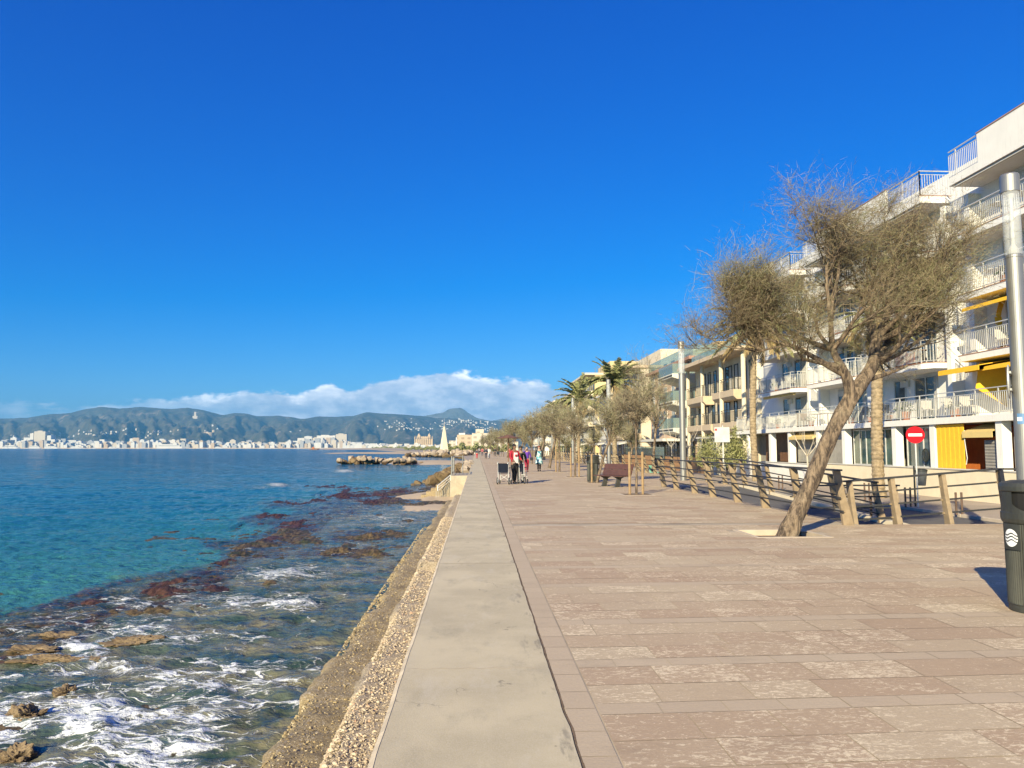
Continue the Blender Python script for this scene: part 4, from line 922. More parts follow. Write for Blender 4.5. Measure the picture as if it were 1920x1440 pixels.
# ---------------- generic facade block
def facade(name, label, x, y0, y1, zs, roof, wallm, slabm, railm, rnd, wins, back=32, over=1.1, glassrail=False, frame='blackframe', roofover=.5, base=True):
    root = empty(name, (0, -2.6, 0), 0, label, 'building'); rs = random.Random(rnd)
    q = MB(); q.box(x, back, y0, y1, ROAD, roof); q.build('wall', wallm, root)
    q = MB(); q.box(x - over - roofover, back + .2, y0 - .2, y1 + .2, roof, roof + .22); q.box(x - over - roofover + .06, back, y0 - .1, y1 + .1, roof + .22, roof + .34); q.build('roof', slabm, root)
    for z in zs:
        n = max(1, int((y1 - y0) / 5.5)); L_ = (y1 - y0) / n
        for i in range(n):
            a = y0 + i * L_ + .3; b = a + L_ - .6
            if rs.random() < .3: a += L_ * .25
            q = MB(); q.extr([(x - over, a, z - .5), (x - over + .25, a, z - .75), (x - .001, a, z - .75), (x - .001, a, z), (x - over, a, z)], (0, b - a, 0)); so = q.build('balcony', slabm, root)
            q = MB()
            if glassrail: q.box(x - over + .02, x - over + .05, a, b, z + .04, z + 1.0)
            else: railing(q, (x - over + .04, a, z), (x - over + .04, b, z), .95, .3, .025)
            if glassrail: q.box(x - over + .06, x - .05, a + .02, a + .05, z + .04, z + 1.0)
            else: railing(q, (x, a + .04, z), (x - over + .04, a + .04, z), .95, .3, .025)
            q.build('railing', 'railglass' if glassrail else railm, so)
        y = y0 + .6
        while y < y1 - 1.2:
            wd = rs.choice((.6, .8, 1.3, 1.5)); window(root, x, y, min(y + wd, y1 - .3), z + .05, z + 2.1, frame, 'glass', 1 if wd > 1 else 0, (rs.uniform(.2, .9), 'cloth_white') if rs.random() < .35 else None); y += wd + rs.uniform(.5, 1.3)
    return root
B2 = facade('apartment_house', 'cream three-storey house with beige balcony bands, black railings and dark window frames', 20.6, 58.2, 74, [3.6, 6.1], 8.8, 'cream', 'peach', 'darkrail', 5, True, over=1.0, roofover=.7)
for y in (58.6, 63.8, 69, 73.6):
    q = MB(); q.lathe([(.17, ROAD), (.17, 8.8)], (19.75, y), 12); q.build('column', 'cream', B2)
q = MB(); q.box(23.5, 31, 60, 73, 9.14, 11.9); q.build('penthouse', 'cream', B2)
q = MB(); q.box(20.2, 20.23, 58.4, 73.8, 9.15, 10.1); q.build('roof_glass', 'railglass', B2)
q = MB(); q.box(24, 24.6, 72.5, 73.1, 9.14, 11.6); q.box(23.9, 24.7, 72.4, 73.2, 11.6, 11.75); q.build('chimney', 'white', B2)
q = MB(); q.box(18.2, 20.59, 58.4, 66, 2.35, 2.5); q.build('ground_floor_canopy', 'cloth_white', B2)
for i in range(5): window(B2, 20.6, 59.0 + i * 3, 60.6 + i * 3, ROAD + .3, 2.1, 'pvc', 'glass', 1)
# brick building with triangular balcony prows
B3 = empty('brick_apartment_house', (0, -2.8, 0), 0, 'brick apartment building with triangular grey balcony prows and green glass balustrades', 'building')
q = MB(); q.box(20.8, 32, 75, 94, ROAD, 10.1); q.build('wall', 'brick', B3)
q = MB(); q.box(20.2, 32, 74.9, 94.1, 10.1, 10.4); q.build('roof', 'tile', B3)
q = MB(); q.box(20.6, 20.63, 75, 94, 10.4, 11.5); q.box(20.63, 23, 75.0, 75.03, 10.4, 11.5); q.build('roof_glass', 'railglass', B3)
q = MB(); q.box(24.2, 31, 79, 92, 10.4, 12.4); q.build('penthouse', 'yellowrender', B3)
for z in (3.4, 6.0, 8.6):
    for y in (75.1,):
        q = MB(); q.extr([(20.8, y, z - .9), (20.8, y, z + .1), (18.6, y, z + .1), (18.6, y, z - .25)], (0, 5.5, 0)); so = q.build('balcony', 'white2', B3)
        q = MB(); q.box(18.62, 18.65, y, y + 5.5, z + .1, z + 1.05); q.box(18.66, 20.78, y + .02, y + .05, z + .1, z + 1.05); q.build('railing', 'railglass', so)
        q = MB(); q.box(18.55, 18.6, y, y + 5.5, z - .14, z - .02); q.build('stripe', 'blackframe', so)
    for y in (76.8, 79, 82.6, 86, 88.5, 91.8): window(B3, 20.8, y, y + 1.2, z + .12, z + 2.2, 'pvc', 'glass', 1)
q = MB(); q.box(17.6, 20.79, 75.2, 93.8, 2.25, 2.5); q.build('ground_floor_canopy', 'white2', B3)
q = MB(); q.box(17.7, 17.73, 75.2, 93.8, .6, 1.7); q.build('terrace_glass', 'railglass', B3)
for i in range(6): window(B3, 20.8, 76 + i * 3, 78.2 + i * 3, ROAD + .3, 2.1, 'blackframe', 'glass', 1)
spec = [('cream apartment building with deep beige balconies behind the date palms', 20, 95.5, 114, [3.4, 6.1, 8.8], 11.4, 'cream', 'peach', 'darkrail'),
        ('white seaside building with plain balconies behind the tamarisk row', 20.5, 115, 131, [3.4, 6.1], 9.4, 'white', 'white2', 'steelrail'),
        ('pale yellow seafront house with a high flat roof', 20, 132, 150, [3.3, 6.0, 8.7, 11.4], 14, 'yellowrender', 'cream', 'steelrail'),
        ('white seafront house far along the promenade', 19, 151, 175, [3.3, 6.0], 9, 'white2', 'white', 'steelrail'),
        ('peach seafront house far along the promenade', 19, 176, 205, [3.3, 6.0, 8.7], 12, 'peach', 'cream', 'steelrail'),
        ('low white seafront house at the far end of the promenade', 18, 206, 245, [3.3], 7, 'white', 'cream', 'steelrail')]
for i, s in enumerate(spec):
    b = facade('seafront_house', s[0], s[1], s[2], s[3], s[4], s[5], s[6], s[7], s[8], 40 + i, True, over=1.2, glassrail=False)
    q = MB(); q.box(s[1] + 3, 31, s[2] + 2, s[3] - 3, s[5] + .34, s[5] + 2.6); q.build('penthouse', s[6], b)
    q = MB()
    for k in range(3): q.tube([(s[1] + 1.5, s[2] + 3 + k * 3.1, s[5]), (s[1] + 1.5, s[2] + 3 + k * 3.1, s[5] + 2.2)], .04, 5); q.bar((s[1] + 1.2, s[2] + 3 + k * 3.1, s[5] + 2), (s[1] + 1.8, s[2] + 3 + k * 3.1, s[5] + 2), .03, .03)
    q.build('roof_aerial', 'steel', b)
    for k in range(int((s[3] - s[2]) / 4)): window(b, s[1], s[2] + 1 + k * 4, s[2] + 3.2 + k * 4, ROAD + .3, 2.1, 'blackframe', 'glass', 1)
    q = MB(); q.extr([(s[1], s[2] + 1, 2.6), (s[1] - 2.6, s[2] + 1, 2.2), (s[1] - 2.6, s[2] + 1, 2.0), (s[1], s[2] + 1, 2.5)], (0, (s[3] - s[2]) * .6, 0)); q.build('awning', 'cloth_white', b)
# orange boarding round the cafe terrace, gate pillar, green shrubs
def board_fence(y0, y1, x, label):
    root = empty('board_fence', (x, y0, WALK), 0, label, 'fence'); q = MB(); y = 0
    while y < y1 - y0: q.box(0, .04, y, y + .19, 0, 1.25 + .03 * math.sin(y * 7)); y += .2
    q.build('boards', 'fence_wood', root); q = MB(); q.box(-.03, .07, 0, y1 - y0, 1.30, 1.36); q.build('cap_rail', 'blackframe', root)
    q = MB(); railing(q, (.02, 0, 1.36), (.02, y1 - y0, 1.36), .8, .3, .02); q.build('railing', 'darkrail', root)
board_fence(60.5, 74, 17.9, 'orange board fence with black railing in front of the cream house')
board_fence(75.5, 92, 17.4, 'orange board fence in front of the brick apartment building')
gpil = empty('gate_pillar', (18.3, 57.6, WALK), 0, 'pale grey gate pillar with moulded cap at the corner of the white block', 'pillar')
q = MB(); q.cbox(-.35, .35, -.35, .35, 0, 1.75, .02); q.build('shaft', 'white2', gpil); q = MB(); q.cbox(-.45, .45, -.45, .45, 1.752, 1.95, .05); q.cbox(-.38, .38, -.38, .38, 1.952, 2.1, .05); q.build('cap', 'white2', gpil)
# ================================================================== FENCES
M['post'] = mat('weathered_post', (.31, .235, .15), .85, var=.15, vscale=5, bump=.3, streak=.3)
def blade(parent, x, y, z, lean=(-1, 0), h=1.12, w0=.22, w1=.135, t=.09, off=.21):
    """tapered post blade leaning towards lean, with small cleats for the rails"""
    lx, ly = lean; nx, ny = -ly, lx; q = MB(); P = []
    prof = [(0, -w0 / 2, w0 / 2), (.32, off * .30 - w0 * .42, off * .30 + w0 * .40), (.7, off * .68 - w1 * .55, off * .68 + w1 * .50), (h, off - w1 / 2, off + w1 / 2)]
    for s in (-t / 2, t / 2):
        for (zz, a, b) in prof:
            for k in (a, b): P.append((lx * k + nx * s, ly * k + ny * s, zz))
    n = len(prof) * 2; fs = []
    for i in range(len(prof) - 1):
        a = i * 2; fs += [(a, a + 1, a + 3, a + 2), (n + a, n + a + 2, n + a + 3, n + a + 1), (a, a + 2, n + a + 2, n + a), (a + 1, n + a + 1, n + a + 3, a + 3)]
    fs += [(0, n, n + 1, 1), (n - 2, n - 1, 2 * n - 1, 2 * n - 2)]
    q.add(P, fs)
    for zz in (.29, .57, .85):
        k = off * zz / h + w0 * .30; q.bar((lx * k - nx * .075, ly * k - ny * .075, zz), (lx * k + nx * .075, ly * k + ny * .075, zz), .06, .035)
    return q.build('post', 'post', parent, loc=(x, y, z))
def slat_fence(label, pts, lean, group=None, top=True):
    """pts: list of (x,y,z) post feet"""
    root = empty('promenade_railing', (0, 0, 0), 0, label, 'railing', group); lx, ly = lean
    for p in pts: blade(root, *p, lean=lean)
    ext = lambda a, b, d: tuple(Vector(a) + (Vector(a) - Vector(b)).normalized() * d)
    P = [ext(pts[0], pts[1], .12)] + list(pts[1:-1]) + [ext(pts[-1], pts[-2], .12)]
    q = MB()
    for a, b in zip(P, P[1:]): 
        o = .21; q.bar((a[0] + lx * o, a[1] + ly * o, a[2] + 1.14), (b[0] + lx * o, b[1] + ly * o, b[2] + 1.14), .15, .035)
    q.build('handrail', 'darkrail', root)
    for zz in (.29, .57, .85):
        q = MB(); o = .21 * zz / 1.12 + .10
        for a, b in zip(P, P[1:]): q.bar((a[0] + lx * o, a[1] + ly * o, a[2] + zz), (b[0] + lx * o, b[1] + ly * o, b[2] + zz), .035, .035)
        q.build('rail', 'darkrail', root)
    return root
slat_fence('brown railing of leaning posts along the promenade edge beside the leaning tree', [(7.72, y, 0.0) for y in (15.85, 18.1, 20.4, 22.6, 25.0, 27.1, 29.6, 31.6)], (-1, 0))
slat_fence('brown railing of shaded posts crossing the promenade end beside the nearest litter bin', [(8.15, 16.4, -.26), (9.08, 16.38, -.19), (10.21, 16.35, -.10), (11.48, 16.3, .0), (12.8, 16.2, .0)], (0, 1))
slat_fence('lower brown railing on the road side of the ramp behind the leaning tree', [(8.2 , 19.4, ROAD), (9.4, 19.35, ROAD), (10.75, 19.3, ROAD)], (0, 1))
slat_fence('brown railing sloping down the outer side of the ramp', [(11.0, y, -.5 + .5 * max(0, min(1, (y - 19.6) / 12))) for y in (20.6, 23.2, 25.8, 28.4, 31.2, 33.8, 36.4)], (-1, 0))
slat_fence('long brown railing between promenade and road beyond the second lamp post', [(11.0, y, 0) for y in np.arange(40, 96, 2.4)], (-1, 0))
slat_fence('distant stretch of brown railing along the road edge of the promenade', [(11.0, y, 0) for y in np.arange(97, 170, 3.0)], (-1, 0))
# ================================================================== LAMP POSTS
def lamp(loc, label):
    root = empty('lamp_post', loc, 0, label, 'lamp post', 'steel lamp posts along the promenade')
    q = MB(); q.lathe([(.21, 0), (.21, .02)], n=20); q.lathe([(.152, .0), (.150, 5.15), (.158, 5.16), (.158, 5.20), (.150, 5.21)], n=28); q.build('column', 'steel', root, smooth=False)
    q = MB(); q.lathe([(.120, 5.21), (.155, 5.23), (.155, 6.42), (.13, 6.43)], n=28); q.build('glass_cylinder', 'lampglass', root, smooth=True)
    q = MB(); q.lathe([(.10, 5.22), (.10, 5.3), (.035, 5.42), (.035, 6.3), (.09, 6.40)], n=12); q.build('light_source', 'pvc', root)
    q = MB(); q.lathe([(.150, 6.42), (.168, 6.43), (.168, 6.75), (.150, 6.78), (.0, 6.79)], n=28); q.build('cap', 'steel', root)
    q = MB(); q.box(-.05, .05, -.156, -.148, .5, .9); q.build('service_door', 'steel', root)
    return root
lp = lamp((10.36, 14.16, 0), 'nearest steel lamp post with a clear glass head, behind the wave-emblem litter bin')
lp.scale = (1, 1, 1.02)
for i, (x, y, lab) in enumerate([(10.2, 37.8, 'second steel lamp post, standing behind the brown railing beside the bench'), (10.2, 59.2, 'third steel lamp post, beside the leaning young tree behind the bench'), (10.2, 81.5, 'fourth steel lamp post among the small tamarisks'),
                                 (10.2, 104, 'fifth steel lamp post, far off behind the tamarisk crowns'), (10.2, 127, 'sixth steel lamp post, furthest and thinnest in the row')]):
    c = dup(lp); c.location = (x, y, 0); c['label'] = lab
q = MB(); 
q2 = empty('sticker_sheet', (10.36 - .154, 14.01, 2.05), 0, 'small blue and white sticker stuck on the nearest steel lamp post', 'sticker')
q.add([(.02 * 0, 0, 0), (.06, -.07, 0), (.06, -.07, .22), (0, 0, .22)], [(0, 1, 2, 3)]); 
pts_ = [(.154 * math.cos(a), .154 * math.sin(a)) for a in (R(200), R(215), R(230), R(245))]
q = MB()
for (a, b) in zip(pts_, pts_[1:]): q.add([(a[0] + .154, a[1] + .15, 0), (b[0] + .154, b[1] + .15, 0), (b[0] + .154, b[1] + .15, .2), (a[0] + .154, a[1] + .15, .2)], [(0, 1, 2, 3)])
q.build('backing', mat('blue_sticker', (.10, .22, .42), .5, var=.1), q2)
q = MB()
for (a, b) in zip(pts_[:2], pts_[1:3]): q.add([(a[0] * 1.01 + .154, a[1] * 1.01 + .15, .06), (b[0] * 1.01 + .154, b[1] * 1.01 + .15, .06), (b[0] * 1.01 + .154, b[1] * 1.01 + .15, .13), (a[0] * 1.01 + .154, a[1] * 1.01 + .15, .13)], [(0, 1, 2, 3)])
q.build('white_band', 'emblem', q2)
# round sign seen from behind on the near lamp post
rsn = empty('round_road_sign', (10.06, 14.04, 2.85), R(52), 'round road sign seen from behind, bracketed to the nearest steel lamp post', 'sign')
def disc(mb, r, y0, y1, n=32, cx=0, cz=0, rx=1):
    P = [(cx + r * rx * math.cos(2 * math.pi * k / n), y0, cz + r * math.sin(2 * math.pi * k / n)) for k in range(n)]; mb.extr(P, (0, y1 - y0, 0))
q = MB(); disc(q, .32, 0, .025); q.build('plate', 'greysign', rsn)
q = MB()
for z in (-.16, .16): q.bar((-.22, -.02, z), (.30, -.02, z), .03, .04)
q.build('bracket', 'steel', rsn)
# ================================================================== LITTER BINS
def litter_bin(loc, label, rz=0):
    root = empty('litter_bin', loc, rz, label, 'litter bin', 'dark ribbed litter bins on the promenade')
    q = MB(); n = 72; prof = [(.262, .0), (.262, .03)]; 
    # ribbed drum
    vs = []; fs = []
    zs = [.075, .86]
    for zi, z in enumerate([.07, .075, .85, .86]):
        for k in range(n * 2):
            a = math.pi * k / n; rr = .272 - (.012 if (k % 2 and 0 < zi < 3) else 0) + (.006 if z > .5 else 0); vs.append((rr * math.cos(a), rr * math.sin(a), z))
    nn = n * 2
    for i in range(3):
        for k in range(nn): fs.append((i * nn + k, i * nn + (k + 1) % nn, (i + 1) * nn + (k + 1) % nn, (i + 1) * nn + k))
    q.add(vs, fs); q.build('drum', 'binmetal', root)
    q = MB(); q.lathe([(.265, 0), (.268, .065), (.276, .07), (.276, .078)], n=40); q.build('base', 'binmetal', root)
    q = MB(); q.lathe([(.282, .855), (.292, .87), (.300, .90), (.300, .955), (.292, .965)], n=40); q.build('collar', 'binmetal', root)
    # hood: ring with wide dark openings and a domed lid
    q = MB()
    for a0 in (R(85), R(265)):
        for j in range(8):
            a = a0 + j * R(110) / 8; b = a + R(110) / 8; r = .292
            q.add([(r * math.cos(a), r * math.sin(a), .96), (r * math.cos(b), r * math.sin(b), .96), (r * math.cos(b), r * math.sin(b), 1.19), (r * math.cos(a), r * math.sin(a), 1.19)], [(0, 1, 2, 3)])
    # sloping lips of the slot
    for a0 in (R(15), R(195)):
        for j in range(10):
            a = a0 + j * R(70) / 10; b = a + R(70) / 10; r = .296; f = lambda t: .975 + .075 * abs((t - a0) / R(35) - 1) ** 2
            q.add([(r * math.cos(a), r * math.sin(a), .955), (r * math.cos(b), r * math.sin(b), .955), (r * math.cos(b), r * math.sin(b), f(b)), (r * math.cos(a), r * math.sin(a), f(a))], [(0, 1, 2, 3)])
    q.lathe([(.296, 1.165), (.306, 1.175), (.306, 1.215), (.290, 1.25), (.20, 1.272), (.0, 1.278)], n=40)
    q.build('hood', 'binmetal', root, smooth=False)
    q = MB(); q.lathe([(.27, .95), (.27, 1.17)], n=30); q.build('dark_core', 'black', root)  # solid core behind the slots, its black stands for the shade inside
    # emblem: white oval with wave bands, wrapped on the drum
    def wrap(a, z, r): return (r * math.cos(a), r * math.sin(a), z)
    ac = R(187); zc = .715; r = .290; ea, ez = .082 / r, .086
    q = MB()
    for i in range(18):
        for j in range(1):
            a0_, a1_ = ac - .36 + i * .04, ac - .36 + (i + 1) * .04
            q.add([wrap(a0_, .60, .2865), wrap(a1_, .60, .2865), wrap(a1_, .85, .2865), wrap(a0_, .85, .2865)], [(0, 1, 2, 3)])
    q.build('badge_plate', 'binmetal', root)
    q = MB(); NS = 30; wavef = lambda s, k: zc + k + .011 * math.sin(s * 5.0 + 1)
    gaps = [(.038, .050), (.0, .016), (-.036, -.022)]
    lev = [.2, .040, .027, .010, -.003, -.022, -.034, -.2]
    for i in range(NS):
        s0, s1 = -1 + 2 * i / NS, -1 + 2 * (i + 1) / NS
        h0, h1 = ez * math.sqrt(max(0, 1 - s0 * s0)), ez * math.sqrt(max(0, 1 - s1 * s1))
        for (hi, lo) in ((lev[0], lev[1]), (lev[2], lev[3]), (lev[4], lev[5]), (lev[6], lev[7])):
            def cl(s, k, h): return min(max((k if abs(k) > .15 else k + .011 * math.sin(s * 4.2 + 1)), -h), h)
            t0, b0, t1, b1 = cl(s0, hi, h0), cl(s0, lo, h0), cl(s1, hi, h1), cl(s1, lo, h1)
            if t0 - b0 < 1e-4 and t1 - b1 < 1e-4: continue
            q.add([wrap(ac + s0 * ea, zc + b0, .2885), wrap(ac + s1 * ea, zc + b1, .2885), wrap(ac + s1 * ea, zc + t1, .2885), wrap(ac + s0 * ea, zc + t0, .2885)], [(0, 1, 2, 3)])
    q.build('wave_emblem', 'emblem', root)
    return root
lb = litter_bin((5.53, 7.45, .006), 'nearest dark ribbed litter bin with a white oval wave emblem', R(-2))
c = dup(lb); c.location = (5.52, 36.6, .004); c.rotation_euler = (0, 0, R(150)); c['label'] = 'dark ribbed litter bin standing beside the red-brown bench'
st_ = MB(); 
# ================================================================== BENCH
def bench(loc, rz, label):
    root = empty('bench', loc, rz, label, 'bench'); L_ = 1.8
    q = MB()
    for i in range(3): q.cbox(-L_ / 2, L_ / 2, -.20 + i * .15, -.06 + i * .15, .43, .465, .008)
    q.build('seat', 'benchred', root)
    q = MB()
    for i in range(2):
        y0 = .30 + i * .085; z0 = .47 + i * .24
        P = [(-L_ / 2, y0, z0), (-L_ / 2, y0 + .035, z0 - .012), (-L_ / 2, y0 + .115, z0 + .215), (-L_ / 2, y0 + .08, z0 + .225)]; q.extr(P, (L_, 0, 0))
    q.build('backrest', 'benchred', root)
    for x in (-.42, .42):
        q = MB(); q.extr([(x - .03, -.22, .43), (x - .03, .30, .43), (x - .03, .50, .92), (x - .03, .53, .90), (x - .03, .36, .40), (x - .03, .20, .34), (x - .03, .10, .0), (x - .03, -.14, .0), (x - .03, -.02, .34)], (.06, 0, 0)); q.build('leg', 'benchgrey', root)
        q = MB(); q.cbox(x - .10, x + .10, -.26, .22, 0, .015, .004); q.build('foot_plate', 'benchgrey', root)
    return root
bench((5.55, 31.9, .004), R(-60), 'red-brown slatted bench with grey legs between the litter bin and the staked young tree')
# ================================================================== SIGNS
ns = empty('no_entry_sign', (15.12, 25.95, WALK), R(-28), 'red round no entry sign with white bar on a white pole', 'sign')
q = MB(); q.tube([(0, .03, 0), (0, .03, 2.75)], .026, 10); q.build('pole', 'pvc', ns)
q = MB(); disc(q, .29, -.02, 0); q.build('plate', 'redsign', ns)
for o in ns.children:
    if o.name.startswith('plate'): o.location = (0, 0, 2.47)
q = MB(); q.cbox(-.21, .21, -.026, -.021, 2.425, 2.515, .001); q.build('white_bar', 'whitesign', ns)
# faint small print on the bar
M['greyprint'] = mat('grey_print', (.45, .46, .48), .6)
q = MB()
for i in range(11): q.box(-.15 + i * .027, -.15 + i * .027 + .018, -.0285, -.0265, 2.455, 2.482)
q.build('lettering', 'greyprint', ns)
wb = empty('small_litter_bin', (15.42, 26.2, WALK), R(-20), 'small grey litter bin on a post beside the no entry sign', 'litter bin')
q = MB(); q.lathe([(.13, .72), (.19, 1.2), (.20, 1.22)], n=20); q.build('bucket', 'greysign', wb)
for o in wb.children: o.data.materials[0] = mat('slate_plastic', (.075, .085, .095), .5)
q = MB(); q.lathe([(.21, 1.222), (.20, 1.27), (.08, 1.30)], n=20); q.build('lid', 'blackframe', wb); q = MB(); q.tube([(-.22, 0, 0), (-.22, 0, 1.4)], .03, 8); q.build('post', 'blackframe', wb)
ws = empty('board_sign', (13.95, 43.3, WALK), R(-12), 'blank pale board sign on a white pole before the shrubs of the cream house', 'sign')
q = MB(); q.cbox(-.42, .42, -.02, .02, 2.35, 3.2, .005); q.build('board', 'greysign', ws); q = MB(); q.tube([(.05, .06, 0), (.05, .06, 3.3)], .04, 8); q.build('pole', 'pvc', ws)
q = MB(); q.box(-.38, -.28, -.024, -.021, 3.0, 3.12); q.build('red_mark', 'redsign', ws)
# bollard pairs
bo = None
labels = ['rusty double-post bollard under the no entry sign', 'rusty double-post bollard right of the no entry sign, in front of the cream low wall', 'rusty double-post bollard by the near kerb behind the crossing railing', 'rusty double-post bollard left of the thick palm trunk', 'rusty double-post bollard behind the leaning tree trunk', 'rusty double-post bollard beside the thin palm']
for i, (pxx, pyy) in enumerate([(1703, 951), (1799, 965), (1640, 977), (1626, 938), (1464, 918), (1395, 905)]):
    x, y = G(pxx, pyy, WALK)
    if bo is None:
        bo = empty('bollard', (x, y, WALK), 0, labels[0], 'bollard', 'rusty double-post bollards along the kerbs')
        for s in (-.09, .09):
            q = MB(); q.lathe([(.032, 0), (.032, .66), (.026, .675)], (s, 0), 12); q.build('post', 'rust', bo)
    else: c = dup(bo); c.location = (x, y, WALK); c['label'] = labels[i]
# ================================================================== STEPS TO THE BEACH
M['whiterail'] = mat('white_handrail', (.74, .74, .72), .35, .3)
stw = MB(); stw.cbox(-1.52, -.52, 44.9, 50, -1.75, .004, .01)
stw.build('stair_landing', mat('weathered_cream_block', (.44, .385, .29), .9, var=.12, vscale=3, bump=.3, dirt=.3, streak=.3), label='cream masonry landing block at the head of the beach steps', cat='landing')
hr_ = empty('landing_railing', (-1.45, 45, 0), 0, 'steel railing with mesh panel on top of the cream landing block', 'railing')
for (x, y) in ((0, .05), (.0, 4.8), (.55, 4.85)):
    q = MB(); q.tube([(x, y, 0), (x, y, 1.12)], .045 if y < 1 else .03, 8); q.build('post', 'steel', hr_)
q = MB(); q.tube([(0, .05, 1.05), (0, 4.8, 1.05)], .022, 6); q.tube([(0, .05, .15), (0, 4.8, .15)], .015, 6); q.tube([(0, 4.85, 1.05), (.6, 4.85, 1.05)], .022, 6); q.build('rail', 'steel', hr_)
q = MB()
for i in range(16): q.bar((.0, .2 + i * .29, .15), (.0, .2 + i * .29, 1.05), .012, .012)
for i in range(3): q.bar((.0, .1, .36 + i * .22), (.0, 4.8, .36 + i * .22), .01, .01)
q.build('mesh_panel', 'steel', hr_)
hs2 = empty('stair_handrail', (-1.5, 45, 0), 0, 'white tubular handrail sloping down the beach steps towards the water', 'handrail')
for k, zz in enumerate((0.02, -.14, -.28)):
    q = MB(); q.tube([(-.02, -.0 - .03 * k, zz + .02), (-.72, -.5 - .05 * k, zz - .56)], .028 if k == 0 else .018, 8); q.build('tube_rail', 'whiterail', hs2)
q = MB(); q.tube([(-.72, -.5, -.54), (-.72, -.6, -.84)], .028, 8); q.tube([(-.02, 0, .04), (-.02, -.06, -.28)], .028, 8); q.build('end_post', 'whiterail', hs2)
q = MB()
for i in range(8): q.bar((-.04 - i * .11, -.05 - .07 * i, -1.75), (-.04 - i * .11, -.05 - .07 * i, -.30 - i * .08), .02, .02)
q.build('baluster_panel', 'greysign', hs2)
stp = MB()
for i in range(7): stp.box(-1.52 - (i + 1) * .28, -1.52 - i * .28, 45.0, 46.4, -1.9, -.15 - i * .19)
stp.build('beach_steps', 'agglow', label='concrete steps going down from the cream landing to the sand', cat='steps')  # darker ledge material here paints the brownish shade on the step sides
# ================================================================== BOULDERS
protos = {}
def boulder_mesh(seed, m):
    key = (seed, m)
    if key in protos: return protos[key]
    rs = random.Random(seed); bm = bmesh.new(); bmesh.ops.create_icosphere(bm, subdivisions=3, radius=1)
    # chop with random planes for an angular block
    planes = [(Vector((rs.uniform(-1, 1), rs.uniform(-1, 1), rs.uniform(-.8, 1))).normalized(), rs.uniform(.45, .85)) for _ in range(14)]
    for v_ in bm.verts:
        for n_, d in planes:
            e = v_.co.dot(n_) - d
            if e > 0: v_.co -= n_ * e * .96
        v_.co *= 1 + .03 * math.sin(v_.co.x * 9 + seed) * math.sin(v_.co.y * 8)
    me = bpy.data.meshes.new('boulder'); bm.to_mesh(me); bm.free(); me.materials.append(M[m]); protos[key] = me; return me
def boulder(loc, s, m, label, group, seed):
    rs = random.Random(seed * 31 + 7); o = bpy.data.objects.new('boulder', boulder_mesh(seed % 6, m)); COL.objects.link(o)
    o.location = loc; o.scale = (s * rs.uniform(.85, 1.3), s * rs.uniform(.85, 1.2), s * rs.uniform(.65, .95)); o.rotation_euler = (rs.uniform(-.4, .4), rs.uniform(-.4, .4), rs.uniform(0, 6.28))
    return tag(o, label, 'boulder', group)
rs = random.Random(99); k = 0
for i in range(78):      # breakwater
    t = rs.random(); pxx = 640 + 155 * t; Yb = 137 + rs.uniform(-3, 4); x = (pxx - 894) / FPX * Yb
    lvl = rs.random(); z = SEA + .1 + lvl * (1.25 if t > .08 else .6) * (1 - .35 * t); k += 1
    dark = t < .36 and lvl < .8 or lvl < .12
    boulder((x, Yb + (lvl - .5) * -3 + 1, z), rs.uniform(.45, .80), 'wetboulder' if dark else 'boulder', 'dark wet boulder in the seaward half of the offshore breakwater' if dark else 'pale dry boulder of the offshore breakwater', 'wet boulders of the offshore breakwater' if dark else 'dry boulders of the offshore breakwater', k)
for i in range(120):      # rock bank against the wall beyond the steps
    t = rs.random() ** .8; Yb = 57 + t * 42; xw = np.interp(Yb, [57, 62, 75, 100], [-5.3, -4.6, -3.6, -3.4]); x = xw + rs.random() * (-.7 - xw); f = (x - xw) / (-.7 - xw)
    z = SEA + .0 + f * 1.15 + rs.uniform(-.1, .2); k += 1
    boulder((x, Yb, z), rs.uniform(.30, .62), 'wetboulder' if f < .85 else 'boulder', 'brown weed-stained boulder of the rock bank beyond the beach steps' if f < .85 else 'pale boulder at the top of the rock bank beyond the beach steps', 'brown boulders of the rock bank' if f < .85 else 'pale boulders of the rock bank', k)
for i in range(110):      # groyne with the obelisk
    t = rs.random(); pxx = 762 + 125 * t; Yb = 262 + rs.uniform(-12, 25) - 60 * t * t; x = (pxx - 894) / FPX * Yb; lvl = rs.random(); k += 1
    z = SEA + .1 + lvl * 1.9 * min(1, .3 + t * 1.4); dark = lvl < .35
    boulder((x, Yb + lvl * 6, z), rs.uniform(.8, 1.5), 'wetboulder' if dark else 'boulder', 'weed-stained boulder at the waterline of the far groyne' if dark else 'pale boulder on the far groyne below the stone obelisk', 'weed-stained boulders of the far groyne' if dark else 'pale boulders of the far groyne', k)
